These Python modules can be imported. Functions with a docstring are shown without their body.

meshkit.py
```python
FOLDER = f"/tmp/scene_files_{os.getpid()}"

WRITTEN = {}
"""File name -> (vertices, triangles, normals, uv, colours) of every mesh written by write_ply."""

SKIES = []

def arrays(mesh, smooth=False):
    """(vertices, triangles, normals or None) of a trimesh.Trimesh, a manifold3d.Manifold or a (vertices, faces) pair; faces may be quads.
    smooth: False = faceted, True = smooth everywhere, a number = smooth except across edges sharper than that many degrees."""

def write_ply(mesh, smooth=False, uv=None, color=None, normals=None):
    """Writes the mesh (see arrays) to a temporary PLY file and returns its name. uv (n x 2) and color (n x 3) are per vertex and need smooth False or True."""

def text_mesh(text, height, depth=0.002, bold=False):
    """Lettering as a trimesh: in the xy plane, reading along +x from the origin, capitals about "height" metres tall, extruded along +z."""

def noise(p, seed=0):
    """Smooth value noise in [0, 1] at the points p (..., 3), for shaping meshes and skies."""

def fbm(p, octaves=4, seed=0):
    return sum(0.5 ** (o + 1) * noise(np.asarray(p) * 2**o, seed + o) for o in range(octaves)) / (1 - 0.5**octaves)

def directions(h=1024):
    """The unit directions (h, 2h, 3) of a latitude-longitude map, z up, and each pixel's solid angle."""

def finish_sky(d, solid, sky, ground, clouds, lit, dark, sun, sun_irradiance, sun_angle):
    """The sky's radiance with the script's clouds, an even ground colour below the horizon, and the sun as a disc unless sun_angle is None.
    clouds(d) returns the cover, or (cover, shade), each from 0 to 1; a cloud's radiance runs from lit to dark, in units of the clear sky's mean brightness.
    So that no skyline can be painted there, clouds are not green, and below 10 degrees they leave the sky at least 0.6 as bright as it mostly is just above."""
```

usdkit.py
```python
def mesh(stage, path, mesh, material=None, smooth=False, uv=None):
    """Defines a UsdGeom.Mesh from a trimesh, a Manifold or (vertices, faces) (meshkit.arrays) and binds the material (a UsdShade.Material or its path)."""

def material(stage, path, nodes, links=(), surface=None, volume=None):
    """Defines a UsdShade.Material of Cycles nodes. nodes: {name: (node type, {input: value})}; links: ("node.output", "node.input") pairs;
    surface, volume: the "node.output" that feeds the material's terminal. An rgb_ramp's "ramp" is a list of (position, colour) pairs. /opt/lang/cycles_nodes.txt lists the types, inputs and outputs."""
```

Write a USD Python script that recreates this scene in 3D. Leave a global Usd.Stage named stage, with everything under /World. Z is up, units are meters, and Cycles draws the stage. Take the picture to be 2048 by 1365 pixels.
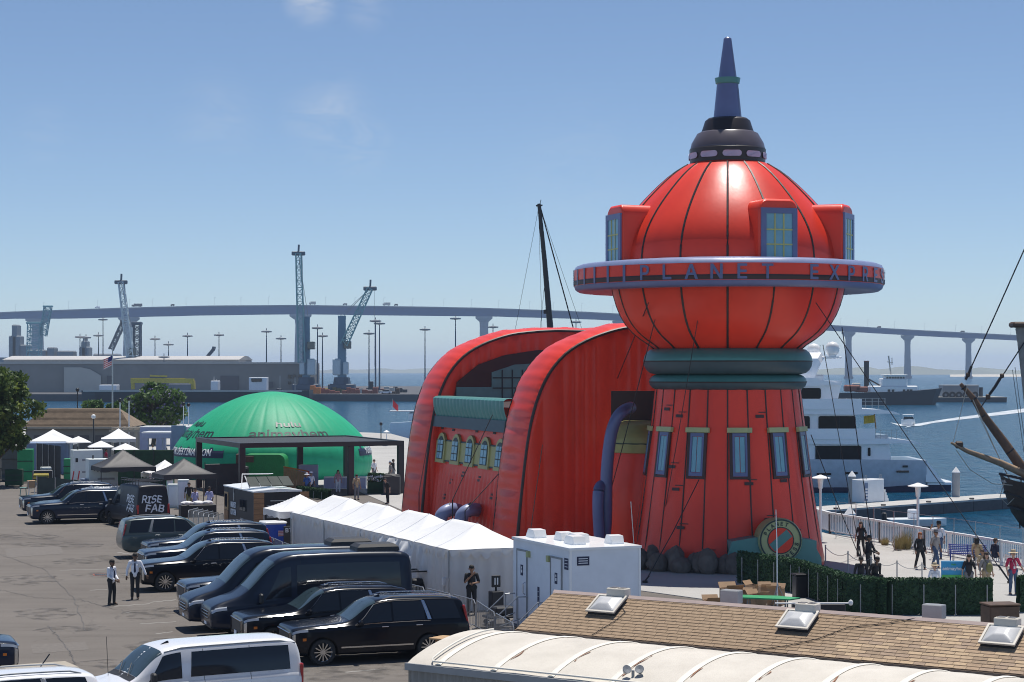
import math, random, numpy as np, trimesh, usdkit, meshkit
import manifold3d as m3
from pxr import Usd, UsdGeom, UsdLux, UsdShade, Gf, Sdf, Vt
from shapely.geometry import Polygon, LineString, Point
PI = math.pi
rng = np.random.default_rng(7)
stage = Usd.Stage.CreateInMemory()
UsdGeom.SetStageUpAxis(stage, UsdGeom.Tokens.z); UsdGeom.SetStageMetersPerUnit(stage, 1.0)
UsdGeom.Xform.Define(stage, '/World'); UsdGeom.Scope.Define(stage, '/World/Looks')
stage.SetDefaultPrim(stage.GetPrimAtPath('/World'))
# ---------------------------------------------------------------- camera, sky, sun, exposure
H, F, V0, CX = 9.0, 3900.0, 740.0, 1024.0          # eye height (m); focal length, horizon row and centre column in photo pixels
cam = UsdGeom.Camera.Define(stage, '/World/camera')
cam.AddTranslateOp().Set((0, 0, H)); cam.AddRotateXOp().Set(90.0)
cam.CreateHorizontalApertureAttr(36.0); cam.CreateVerticalApertureAttr(36.0 * 682 / 1024)
cam.CreateFocalLengthAttr(36.0 * F / 2048)
cam.CreateVerticalApertureOffsetAttr(36.0 * (V0 - 682.5) / 2048)
cam.CreateClippingRangeAttr((0.5, 60000)); cam.CreateExposureAttr(EXPOSURE := 0.10)
HAZE = 0.00011
SUN_EL = math.radians(74); sh = np.array([0.32, 0.93]); sh /= np.linalg.norm(sh)
SUN = np.array([sh[0] * math.cos(SUN_EL), sh[1] * math.cos(SUN_EL), math.sin(SUN_EL)])
sun = UsdLux.DistantLight.Define(stage, '/World/sun_light')
sun.CreateIntensityAttr(1.25); sun.CreateAngleAttr(0.53); sun.CreateColorAttr((1.0, 0.96, 0.9)); sun.GetPrim().CreateAttribute('inputs:normalize', Sdf.ValueTypeNames.Bool).Set(True)
sun.AddRotateZOp().Set(math.degrees(math.atan2(SUN[0], -SUN[1]))); sun.AddRotateXOp().Set(90 - math.degrees(SUN_EL))
sky = UsdLux.DomeLight.Define(stage, '/World/sky')
SKY_STRENGTH, AIR, AERO, OZ = 0.100, 0.66, 0.16, 3.5
WISPS = [((655, 228), .030, .34), ((718, 285), .022, .42), ((622, 2), .017, .75), ((735, 15), .016, .3), ((430, 235), .03, .18), ((90, 268), .02, .15), ((1150, 330), .05, .10)]
nod = {'sky': ('sky_texture', {'sky_type': 'single_scattering', 'sun_disc': False, 'sun_elevation': SUN_EL, 'sun_rotation': math.atan2(SUN[0], SUN[1]), 'altitude': 10.0, 'air_density': AIR, 'aerosol_density': AERO, 'ozone_density': OZ}),
    'tc': ('texture_coordinate', {}), 'mp': ('mapping', {'scale': (24, 24, 85), 'rotation': (0, .08, 0)}), 'nz': ('vector_math', {'math_type': 'normalize'}),
    'n': ('noise_texture', {'scale': 1.0, 'detail': 8.0, 'roughness': .62, 'distortion': .8}), 'r': ('rgb_ramp', {'ramp': [(0, (0, 0, 0)), (.38, (0, 0, 0)), (.72, (1, 1, 1))]}),
    'm': ('math', {'math_type': 'multiply'}), 'mx': ('mix', {'color2': (6.4, 6.7, 7.2)}), 'bg': ('background_shader', {'strength': SKY_STRENGTH})}
lnk = [('tc.generated', 'nz.vector1'), ('nz.vector', 'mp.vector'), ('mp.vector', 'n.vector'), ('n.fac', 'r.fac')]
prev = None
for i, ((u, v), rad, amt) in enumerate(WISPS):       # thin cloud wisps, each around its own place in the sky
    d = np.array([(u - CX) / F, 1, (V0 - v) / F]); d /= np.linalg.norm(d)
    nod.update({f'd{i}': ('vector_math', {'math_type': 'distance', 'vector2': d}), f'q{i}': ('map_range', {'range_type': 'smoothstep', 'from_min': 0.0, 'from_max': rad, 'to_min': amt, 'to_max': 0.0}), f'a{i}': ('math', {'math_type': 'maximum', 'value1': 0.0})})
    lnk += [('nz.vector', f'd{i}.vector1'), (f'd{i}.value', f'q{i}.value'), (f'q{i}.result', f'a{i}.value2')]
    if prev: lnk.append((prev, f'a{i}.value1'))
    prev = f'a{i}.value'
lnk += [(prev, 'm.value1'), ('r.color', 'm.value2'), ('m.value', 'mx.fac'), ('sky.color', 'mx.color1'), ('mx.color', 'bg.color')]
skym = usdkit.material(stage, '/World/Looks/sky_air', nod, lnk, surface='bg.background')
UsdShade.MaterialBindingAPI.Apply(sky.GetPrim()).Bind(skym)

# ---------------------------------------------------------------- helpers
def gp(u, v, z=0.0):
    """The point at height z seen in the photograph's pixel (u, v): layout measured once from the photograph."""
    Y = (H - z) * F / (v - V0)
    return np.array([(u - CX) * Y / F, Y, z])
def dp(u, v, Y):
    return np.array([(u - CX) * Y / F, Y, H - (v - V0) * Y / F])
used = {}
def path_for(name, parent='/World'):
    k = (str(parent), name); used[k] = used.get(k, -1) + 1
    return f'{parent}/{name}' + (f'_{used[k]:03d}' if used[k] else '')
def tag(p, label=None, cat=None, group=None, kind=None):
    p = p.GetPrim() if hasattr(p, 'GetPrim') else p
    for k, val in (('label', label), ('category', cat), ('group', group), ('kind', kind)):
        if val: p.SetCustomDataByKey(k, val)
    return p
def thing(name, label, cat, loc=(0, 0, 0), rz=0.0, group=None):
    x = UsdGeom.Xform.Define(stage, path_for(name))
    x.AddTranslateOp().Set(Gf.Vec3d(*map(float, loc))); x.AddRotateZOp().Set(math.degrees(rz))
    return tag(x, label, cat, group)
def obj(name, mesh, material, parent=None, smooth=False, label=None, cat=None, group=None, kind=None):
    pp = '/World' if parent is None else str(parent.GetPath())
    m = usdkit.mesh(stage, path_for(name, pp), mesh, MAT(material), smooth)
    return tag(m, label, cat, group, kind)
def struct(name, mesh, material, smooth=False):
    return obj(name, mesh, material, None, smooth, kind='structure')
def copy(root, loc, rz, label=None, group=None):
    was = root.GetCustomData()
    nm = root.GetName()
    r = thing(nm if nm[-4:-3] != '_' else nm[:-4], label or was.get('label'), was.get('category'), loc, rz, group or was.get('group'))
    r.GetReferences().AddInternalReference(root.GetPath()); r.SetInstanceable(True)
    return r
# --- mesh makers: (vertices, faces) pairs
def tm(v, f): return (np.asarray(v, float), np.asarray(f, int))
def tri(f):
    f = np.asarray(f, int)
    return np.vstack([f[:, [0, 1, 2]], f[:, [0, 2, 3]]]) if f.shape[1] == 4 else f
def cat(*ms):
    ms = [m for m in (ms[0] if len(ms) == 1 and isinstance(ms[0], list) else ms)]
    V, Fs, o = [], [], 0
    for m in ms:
        v, f = (m.vertices, m.faces) if hasattr(m, 'vertices') else m
        V.append(np.asarray(v, float)); Fs.append(tri(f) + o); o += len(v)
    return np.vstack(V), np.vstack(Fs)
def mv(m, t=(0, 0, 0), rz=0.0, s=1.0, rx=0.0, ry=0.0):
    v = np.asarray(m[0], float) * s
    for a, (i, j) in ((rx, (1, 2)), (ry, (2, 0)), (rz, (0, 1))):
        if a:
            c, n = math.cos(a), math.sin(a); w = v.copy()
            w[:, i] = c * v[:, i] - n * v[:, j]; w[:, j] = n * v[:, i] + c * v[:, j]; v = w
    return v + np.asarray(t, float), np.asarray(m[1])
BF = np.array([[0, 2, 3, 1], [4, 5, 7, 6], [0, 1, 5, 4], [2, 6, 7, 3], [0, 4, 6, 2], [1, 3, 7, 5]])
def box(c, s, rz=0.0, rx=0.0, ry=0.0):
    v = np.array([[x, y, z] for z in (-.5, .5) for y in (-.5, .5) for x in (-.5, .5)]) * np.asarray(s, float)
    return mv((v, tri(BF)), c, rz, 1.0, rx, ry)
def bbox(x0, x1, y0, y1, z0, z1): return box(((x0 + x1) / 2, (y0 + y1) / 2, (z0 + z1) / 2), (x1 - x0, y1 - y0, z1 - z0))
def rbox(c, s, b=0.03, rz=0.0):
    """A box with chamfered edges."""
    s = np.asarray(s, float); b = min(b, s.min() * .45); pts = []
    for sx in (-1, 1):
        for sy in (-1, 1):
            for sz in (-1, 1):
                h = s / 2 * (sx, sy, sz)
                for k in range(3):
                    q = h - np.array((sx, sy, sz)) * b; q[k] = h[k]; pts.append(q)
    hl = trimesh.convex.convex_hull(np.array(pts))
    return mv((hl.vertices, hl.faces), c, rz)
def frame_of(d):
    d = np.asarray(d, float); d = d / max(np.linalg.norm(d), 1e-9)
    a = np.cross(d, (0, 0, 1) if abs(d[2]) < .95 else (1, 0, 0)); a /= np.linalg.norm(a)
    return d, a, np.cross(d, a)
def tube(path, r, n=6, closed=False, caps=True):
    P = np.asarray(path, float); k = len(P); R = np.broadcast_to(np.asarray(r, float), (k,)); V = []
    for i in range(k):
        t = P[(i + 1) % k] - P[i - 1] if closed else P[min(i + 1, k - 1)] - P[max(i - 1, 0)]
        _, a, b = frame_of(t)
        if i and np.dot(a, pa) < 0: a, b = -a, -b
        pa = a
        th = np.arange(n) * 2 * PI / n + PI / n
        V.append(P[i] + R[i] * (np.cos(th)[:, None] * a + np.sin(th)[:, None] * b))
    Fs = []
    for i in range(k if closed else k - 1):
        j = (i + 1) % k
        for q in range(n):
            Fs.append([i * n + q, i * n + (q + 1) % n, j * n + (q + 1) % n, j * n + q])
    V = np.vstack(V); Fs = tri(Fs)[:, ::-1]
    if caps and not closed:
        c0 = [[0, q, q + 1] for q in range(1, n - 1)]; o = (k - 1) * n
        Fs = np.vstack([Fs, c0, [[o, o + q + 1, o + q] for q in range(1, n - 1)]])
    return V, Fs
def bar(p, q, w, h=None):
    """Square bar from p to q."""
    d, a, b = frame_of(np.asarray(q, float) - p); h = h or w
    pts = [np.asarray(e, float) + a * sx * w / 2 + b * sy * h / 2 for e in (p, q) for sy in (-1, 1) for sx in (-1, 1)]
    return np.array(pts), tri(BF)[:, ::-1]
def lathe(prof, n=24, c=(0, 0, 0), a0=0.0, a1=2 * PI, rfun=None):
    prof = np.asarray(prof, float); full = abs(a1 - a0 - 2 * PI) < 1e-6; m = n if full else n + 1
    th = a0 + (a1 - a0) * np.arange(m) / n
    V = [np.stack([(r if rfun is None else r * rfun(th, z)) * np.cos(th), (r if rfun is None else r * rfun(th, z)) * np.sin(th), np.full(m, z)], 1) for r, z in prof]
    Fs = [[i * m + q, i * m + (q + 1) % m, (i + 1) * m + (q + 1) % m, (i + 1) * m + q] for i in range(len(prof) - 1) for q in range(n)]
    return np.vstack(V) + np.asarray(c, float), tri(Fs)
def cyl(c, r, h, n=12, r2=None):
    """Upright cylinder standing on c."""
    r2 = r if r2 is None else r2
    return lathe([(0.0001, 0), (r, 0), (r2, h), (0.0001, h)], n, c)
def poly(pts, h, z=0.0):
    P = Polygon(pts) if not isinstance(pts, Polygon) else pts
    m = trimesh.creation.extrude_polygon(P, h, engine='earcut'); return np.array(m.vertices) + (0, 0, z), np.array(m.faces)
def grid(fn, nu, nv):
    u, v = np.meshgrid(np.linspace(0, 1, nu), np.linspace(0, 1, nv), indexing='ij')
    P = fn(u, v).reshape(-1, 3); i = np.arange((nu - 1) * (nv - 1)); a = (i // (nv - 1)) * nv + i % (nv - 1)
    return P, tri(np.stack([a, a + nv, a + nv + 1, a + 1], 1))
def loft(secs, closed=True, caps=True):
    S = np.asarray(secs, float); k, n = S.shape[:2]
    Fs = [[i * n + q, i * n + (q + 1) % n, (i + 1) * n + (q + 1) % n, (i + 1) * n + q] for i in range(k - 1) for q in range(n if closed else n - 1)]
    Fs = list(map(list, tri(Fs)))
    if caps:
        o = (k - 1) * n
        Fs += [[0, q + 1, q] for q in range(1, n - 1)] + [[o, o + q, o + q + 1] for q in range(1, n - 1)]
    return S.reshape(-1, 3), np.array(Fs)
def blob(c, s, seed=0, amp=.2, sub=2, fr=1.5):
    m = trimesh.creation.icosphere(subdivisions=sub); v = np.array(m.vertices)
    v = v * (1 + amp * (meshkit.fbm(v * fr + seed * 7.3, 3, seed)[:, None] - .5) * 2)
    return v * np.asarray(s) + np.asarray(c), np.array(m.faces)
def leaves(c, n, size, seed=0, flat=.5):
    """n leaf-sized quads at the points c."""
    r = np.random.default_rng(seed); c = np.asarray(c)[:n]; n = len(c)
    d = r.normal(size=(n, 3)); d /= np.linalg.norm(d, axis=1)[:, None]
    e = np.cross(d, r.normal(size=(n, 3))); e /= np.linalg.norm(e, axis=1)[:, None]
    s = size * r.uniform(.6, 1.3, (n, 1))
    V = np.stack([c - d * s, c + e * s * flat, c + d * s, c - e * s * flat], 1).reshape(-1, 3)
    i = np.arange(n)[:, None] * 4
    return V, np.vstack([i + [0, 1, 2], i + [0, 2, 3]])
def text(s, h, depth=.01, bold=False):
    m = meshkit.text_mesh(s, h, depth, bold); return np.array(m.vertices), np.array(m.faces)
def stand(m, center=True):
    """Lettering turned upright: reads along +x, faces -y."""
    v, f = m; w = np.stack([v[:, 0], -v[:, 2], v[:, 1]], 1)
    if center: w[:, 0] -= (w[:, 0].min() + w[:, 0].max()) / 2
    return w, f
# --- materials
MATS = {}
def MAT(m):
    return MATS[m] if isinstance(m, str) else m
def mat(name, col, rough=.6, metal=0.0, var=.12, scale=2.0, bump=0.0, bscale=25.0, spec=.5, coat=0.0, stretch=(1, 1, 1), trans=0.0, rand=0.0, col2=None):
    col = np.asarray(col, float); lo = col * (1 - var); hi = np.asarray(col2, float) if col2 is not None else np.minimum(col * (1 + var), .95)
    N = {'g': ('geometry', {}), 'mp': ('mapping', {'scale': stretch}), 'n': ('noise_texture', {'scale': scale, 'detail': 5.0, 'roughness': .6}),
         'r': ('rgb_ramp', {'ramp': [(.25, lo), (.75, hi)]}),
         'p': ('principled_bsdf', {'roughness': rough, 'metallic': metal, 'specular_ior_level': spec, 'coat_weight': coat, 'coat_roughness': .04})}
    L = [('g.position', 'mp.vector'), ('mp.vector', 'n.vector'), ('n.fac', 'r.fac')]
    out = 'r.color'
    if rand:
        N.update(oi=('object_info', {}), mr=('map_range', {'to_min': 1 - rand, 'to_max': 1 + rand}), hv=('hsv', {}))
        L += [('oi.random', 'mr.value'), ('mr.result', 'hv.value'), (out, 'hv.color')]; out = 'hv.color'
    L.append((out, 'p.base_color'))
    if bump:
        N.update(bn=('noise_texture', {'scale': bscale, 'detail': 4.0}), b=('bump', {'strength': bump, 'distance': .03}))
        L += [('mp.vector', 'bn.vector'), ('bn.fac', 'b.height'), ('b.normal', 'p.normal')]
    surf = 'p.BSDF'
    if trans:
        N.update(t=('translucent_bsdf', {}), mc=('mix_closure', {'fac': trans}))
        L += [(out, 't.color'), ('p.BSDF', 'mc.closure1'), ('t.BSDF', 'mc.closure2')]; surf = 'mc.closure'
    MATS[name] = usdkit.material(stage, f'/World/Looks/{name}', N, L, surface=surf)
D2 = np.array([.385, -.923]); E2 = np.array([.923, .385])      # the two directions of the car park's grid
D3, E3 = np.array([*D2, 0]), np.array([*E2, 0]); EA = math.atan2(.385, .923)
# ---------------------------------------------------------------- materials
mat('canvas_grey', (.24, .23, .21), .85, var=.2, scale=2, bump=.4, bscale=8); mat('faded_line', (.30, .29, .27), .9, var=.35, scale=3)
mat('red_vinyl', (.73, .040, .018), .36, var=.12, scale=.6, bump=.26, bscale=1.8, stretch=(1, 1, .45), spec=.38, col2=(.79, .052, .024))
mat('seam_dark', (.03, .018, .016), .5)
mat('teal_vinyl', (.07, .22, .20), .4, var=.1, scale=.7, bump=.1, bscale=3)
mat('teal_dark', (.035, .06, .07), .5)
mat('band_yellow', (.36, .34, .13), .5, var=.1); mat('spar_wood', (.13, .075, .045), .7, var=.4, scale=2, bump=.5, bscale=14); mat('spar_pale', (.30, .20, .12), .7, var=.3, scale=3)
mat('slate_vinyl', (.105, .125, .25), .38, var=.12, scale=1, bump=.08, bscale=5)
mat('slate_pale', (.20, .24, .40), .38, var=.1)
mat('cap_dark', (.022, .016, .018), .4); mat('cap_grey', (.10, .085, .10), .3, var=.1); mat('cap_window', (.42, .36, .47), .4)
mat('cream_vinyl', (.36, .38, .18), .45, var=.1); mat('olive_vinyl', (.30, .28, .09), .5, var=.12); mat('yellow_vinyl', (.45, .42, .14), .5)
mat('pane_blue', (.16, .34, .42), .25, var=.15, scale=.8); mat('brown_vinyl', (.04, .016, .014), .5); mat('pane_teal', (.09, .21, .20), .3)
mat('green_dome', (.012, .33, .165), .55, spec=.3, var=.08, scale=.5, bump=.3, bscale=1.6); mat('green_deep', (.01, .20, .05), .45)
mat('ink', (.012, .03, .03), .5); mat('navy_ink', (.012, .016, .05), .5)
mat('white_tent', (.80, .80, .80), .55, var=.05, scale=1.3, bump=.25, bscale=2.5, trans=.12)
mat('white_paint', (.78, .78, .77), .35, var=.05, coat=.3); mat('white_panel', (.68, .70, .74), .45, var=.06)
mat('black_cloth', (.028, .027, .030), .6, var=.2, bump=.2, bscale=4); mat('black_metal', (.012, .012, .016), .4)
mat('dark_plastic', (.02, .02, .022), .55); mat('steel', (.42, .43, .44), .35, metal=.8, var=.15); mat('grey_metal', (.26, .27, .28), .5, metal=.3)
mat('rail_white', (.72, .73, .74), .5, var=.06); mat('rubber', (.014, .014, .014), .75); mat('chrome', (.62, .63, .65), .16, metal=1.0)
mat('wood', (.30, .16, .075), .65, var=.3, scale=1.2, stretch=(1, 1, 9)); mat('wood_dark', (.075, .04, .022), .65, var=.35, scale=3); mat('wood_pale', (.40, .25, .12), .6, var=.25, scale=3)
mat('box_card', (.36, .23, .13), .75, var=.15); mat('rope', (.015, .015, .018), .7); mat('rope_pale', (.45, .40, .32), .8)
mat('concrete', (.36, .35, .33), .85, var=.12, scale=.25, bump=.15, bscale=9); mat('dock', (.40, .39, .37), .85, var=.15, scale=.7); mat('dark_concrete', (.07, .07, .075), .85, var=.25)
mat('sky_blue_sign', (.03, .30, .55), .45); mat('sign_green', (.08, .42, .10), .45)
mat('bridge_blue', (.010, .08, .20), .55, var=.08, scale=.02); mat('bridge_pier', (.22, .24, .28), .7, var=.1, scale=.05)
mat('crane_blue', (.10, .21, .30), .5, var=.12); mat('crane_teal', (.16, .34, .36), .5, var=.12); mat('crane_pale', (.42, .52, .58), .5); mat('crane_dark', (.05, .08, .12), .5)
mat('navy_grey', (.16, .18, .20), .6, var=.15, scale=.1); mat('shed', (.20, .195, .185), .75, var=.12, scale=.12); mat('shed_pale', (.40, .39, .36), .75, var=.08, scale=.1); mat('shed_roof', (.42, .41, .40), .7)
mat('shed_dark', (.10, .095, .10), .7); mat('hull_dark', (.018, .024, .032), .45, var=.2); mat('yellow_paint', (.52, .40, .04), .5, var=.15); mat('rust', (.24, .07, .045), .7, var=.3, scale=.4); mat('orange_paint', (.55, .18, .03), .6)
mat('red_paint', (.48, .03, .03), .45); mat('blue_paint', (.015, .07, .42), .45); mat('blue_bench', (.03, .05, .28), .45)
mat('glass_dark', (.008, .010, .014), .06, var=.1, spec=.6); mat('skylight_dome', (.50, .50, .50), .35, var=.1); mat('window_black', (.012, .013, .016), .12, var=.3, spec=.15); mat('glass_tint', (.03, .05, .06), .06, var=.2, spec=.7)
mat('yacht_white', (.84, .84, .85), .25, var=.03, coat=.4); mat('yacht_grey', (.46, .49, .54), .3, coat=.3)
mat('pink_stucco', (.42, .33, .30), .8, var=.1); mat('roof_edge', (.30, .21, .145), .8, var=.3, scale=2, stretch=(1, 1, 3)); mat('tan_wall', (.34, .30, .24), .8, var=.12)
mat('cream_roof', (.54, .495, .425), .6, var=.14, scale=.9, bump=.2, bscale=6, col2=(.62, .575, .50)); mat('cream_rib', (.70, .66, .58), .6, var=.1); mat('grey_siding', (.22, .215, .205), .7, var=.15, scale=1, stretch=(6, 6, 1)); mat('rust_streak', (.28, .13, .07), .8)
for i, c in enumerate([(.37, .265, .175), (.43, .315, .205), (.32, .232, .155), (.47, .345, .22), (.35, .255, .18)]):
    mat(f'shingle_{"abcde"[i]}', c, .95, var=.16, scale=9, bump=.5, bscale=60)
mat('shingle_far', (.19, .14, .095), .9, var=.3, scale=1.5)
mat('far_land', (.16, .18, .15), .9, var=.3, scale=.004); mat('far_sand', (.45, .42, .36), .9)
mat('bark', (.10, .075, .05), .9, var=.3, scale=4, bump=.5)
mat('leaf_dark', (.055, .095, .018), .6, var=.45, scale=.9, trans=.3, col2=(.12, .185, .035)); mat('leaf_mid', (.065, .14, .03), .6, var=.4, scale=.7, trans=.3, col2=(.12, .22, .05)); mat('leaf_lime', (.17, .22, .035), .6, var=.35, scale=.8, trans=.3)
mat('jacaranda', (.15, .13, .26), .7, var=.3)
mat('hedge', (.012, .042, .018), .8, var=.4, scale=5, bump=.6, bscale=40); mat('hedge_tuft', (.025, .075, .028), .8, var=.4, scale=6, trans=.15)
mat('dry_grass', (.30, .24, .10), .8, var=.3, trans=.2); mat('turf', (.05, .10, .03), .9, var=.3, scale=3, bump=.6, bscale=50)
mat('stone_wrap', (.12, .10, .085), .8, var=.25, scale=1.5, bump=.5, bscale=5); mat('flag_red', (.5, .03, .04), .7); mat('flag_blue', (.02, .03, .16), .7); mat('flag_white', (.75, .75, .75), .7)
mat('blue_container', (.16, .22, .33), .6, var=.12); mat('gen_white', (.58, .62, .60), .5, var=.06); mat('mesh_screen', (.03, .04, .035), .8, var=.3)
mat('grass_wall', (.012, .045, .02), .85, var=.35, scale=2, bump=.6, bscale=20); mat('purple_grey', (.36, .37, .52), .6, var=.08); mat('cone_green', (.02, .28, .11), .5)
# ---------------------------------------------------------------- ground, promenade, water, far land
N = {'g': ('geometry', {}), 'n1': ('noise_texture', {'scale': .16, 'detail': 6.0, 'roughness': .65}), 'r1': ('rgb_ramp', {'ramp': [(.25, (.108, .094, .083)), (.45, (.142, .126, .111)), (.6, (.154, .137, .121)), (.8, (.19, .17, .15))]}),
     'mp': ('mapping', {'rotation': (0, 0, EA), 'scale': (.12, 1.5, 1)}), 'n2': ('noise_texture', {'scale': .9, 'detail': 4.0}), 'r2': ('rgb_ramp', {'ramp': [(.3, (.88, .88, .88)), (.55, (1, 1, 1)), (.8, (1.05, 1.05, 1.05))]}),
     'n3': ('noise_texture', {'scale': 60.0, 'detail': 3.0}), 'r3': ('rgb_ramp', {'ramp': [(.3, (.8, .8, .8)), (.7, (1.1, 1.1, 1.1))]}),
     'v': ('voronoi_texture', {'feature': 'distance_to_edge', 'scale': .09}), 'nd': ('noise_texture', {'scale': .8, 'detail': 5.0}), 'vm': ('vector_math', {'math_type': 'multiply_add', 'vector2': (2.2, 2.2, 2.2)}),
     'rc': ('rgb_ramp', {'ramp': [(0, (.7, .7, .7)), (.0018, (.82, .82, .82)), (.004, (1, 1, 1)), (1, (1, 1, 1))]}),
     'm1': ('mix', {'mix_type': 'multiply', 'fac': 1.0}), 'm2': ('mix', {'mix_type': 'multiply', 'fac': 1.0}), 'm3': ('mix', {'mix_type': 'multiply', 'fac': .8}),
     'b': ('bump', {'strength': .25, 'distance': .01}), 'p': ('principled_bsdf', {'roughness': .9, 'specular_ior_level': .3})}
L = [('g.position', 'n1.vector'), ('g.position', 'mp.vector'), ('mp.vector', 'n2.vector'), ('g.position', 'n3.vector'), ('n1.fac', 'r1.fac'), ('n2.fac', 'r2.fac'), ('n3.fac', 'r3.fac'),
     ('g.position', 'nd.vector'), ('nd.color', 'vm.vector1'), ('g.position', 'vm.vector3'), ('vm.vector', 'v.vector'), ('v.distance', 'rc.fac'),
     ('r1.color', 'm1.color1'), ('r2.color', 'm1.color2'), ('m1.color', 'm2.color1'), ('r3.color', 'm2.color2'), ('m2.color', 'm3.color1'), ('rc.color', 'm3.color2'), ('m3.color', 'p.base_color'), ('n3.fac', 'b.height'), ('b.normal', 'p.normal')]
MATS['asphalt'] = usdkit.material(stage, '/World/Looks/asphalt', N, L, surface='p.BSDF')
sN = {'tc': ('geometry', {}), 'n': ('noise_texture', {'scale': 1.6, 'detail': 5.0}), 'r': ('rgb_ramp', {'ramp': [(.45, (0, 0, 0)), (.75, (.32, .32, .32))]}), 't': ('transparent_bsdf', {}), 'd': ('principled_bsdf', {'base_color': (.045, .04, .036), 'roughness': .8}), 'm': ('mix_closure', {})}
MATS['stain'] = usdkit.material(stage, '/World/Looks/stain', sN, [('tc.position', 'n.vector'), ('n.fac', 'r.fac'), ('r.color', 'm.fac'), ('t.BSDF', 'm.closure1'), ('d.BSDF', 'm.closure2')], surface='m.closure')
mat('tar_seal', (.075, .068, .062), .6, var=.3); mat('patch_asphalt', (.135, .12, .106), .9, var=.2, scale=6)
N = {'g': ('geometry', {}), 'mp': ('mapping', {'scale': (1, .55, 1)}), 'n1': ('noise_texture', {'scale': .55, 'detail': 6.0, 'roughness': .6, 'distortion': .4}), 'n2': ('noise_texture', {'scale': .45, 'detail': 6.0, 'roughness': .7}),
     'r': ('rgb_ramp', {'ramp': [(.35, (.001, .034, .078)), (.65, (.004, .066, .125))]}), 'b': ('bump', {'strength': 1.0, 'distance': 1.6}),
     'p': ('principled_bsdf', {'roughness': .16, 'ior': 1.33, 'specular_ior_level': .07})}
L = [('g.position', 'mp.vector'), ('mp.vector', 'n1.vector'), ('mp.vector', 'n2.vector'), ('n2.fac', 'r.fac'), ('r.color', 'p.base_color'), ('n1.fac', 'b.height'), ('b.normal', 'p.normal')]
MATS['water'] = usdkit.material(stage, '/World/Looks/water', N, L, surface='p.BSDF')
WZ = -2.5
SHORE = [(36, 74), (24.0, 92.5), (17.0, 108), (6, 150), (-17, 274), (-60, 330), (-140, 370)]
land = [(60, -60)] + [(46, 60)] + SHORE + [(-400, 420), (-400, -60)]
struct('ground', poly(land, 5.0, -5.0), 'asphalt')
sl = LineString([(46, 60)] + SHORE)
walk = Polygon(list(sl.coords) + [(-140, 330), (-60, 225), (-34, 205), (-31, 176), (-12, 147), (-6.5, 122), (-1, 112), (5.0, 79.5), (9.2, 74), (16, 66), (20, 55)]).buffer(0)
struct('promenade', poly(walk.intersection(Polygon(land)).buffer(-.05), .06, -.03), 'concrete')
struct('water', tm([[-7000, 40, WZ], [7000, 40, WZ], [7000, 14000, WZ], [-7000, 14000, WZ]], [[0, 1, 2, 3]]), 'water')
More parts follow.
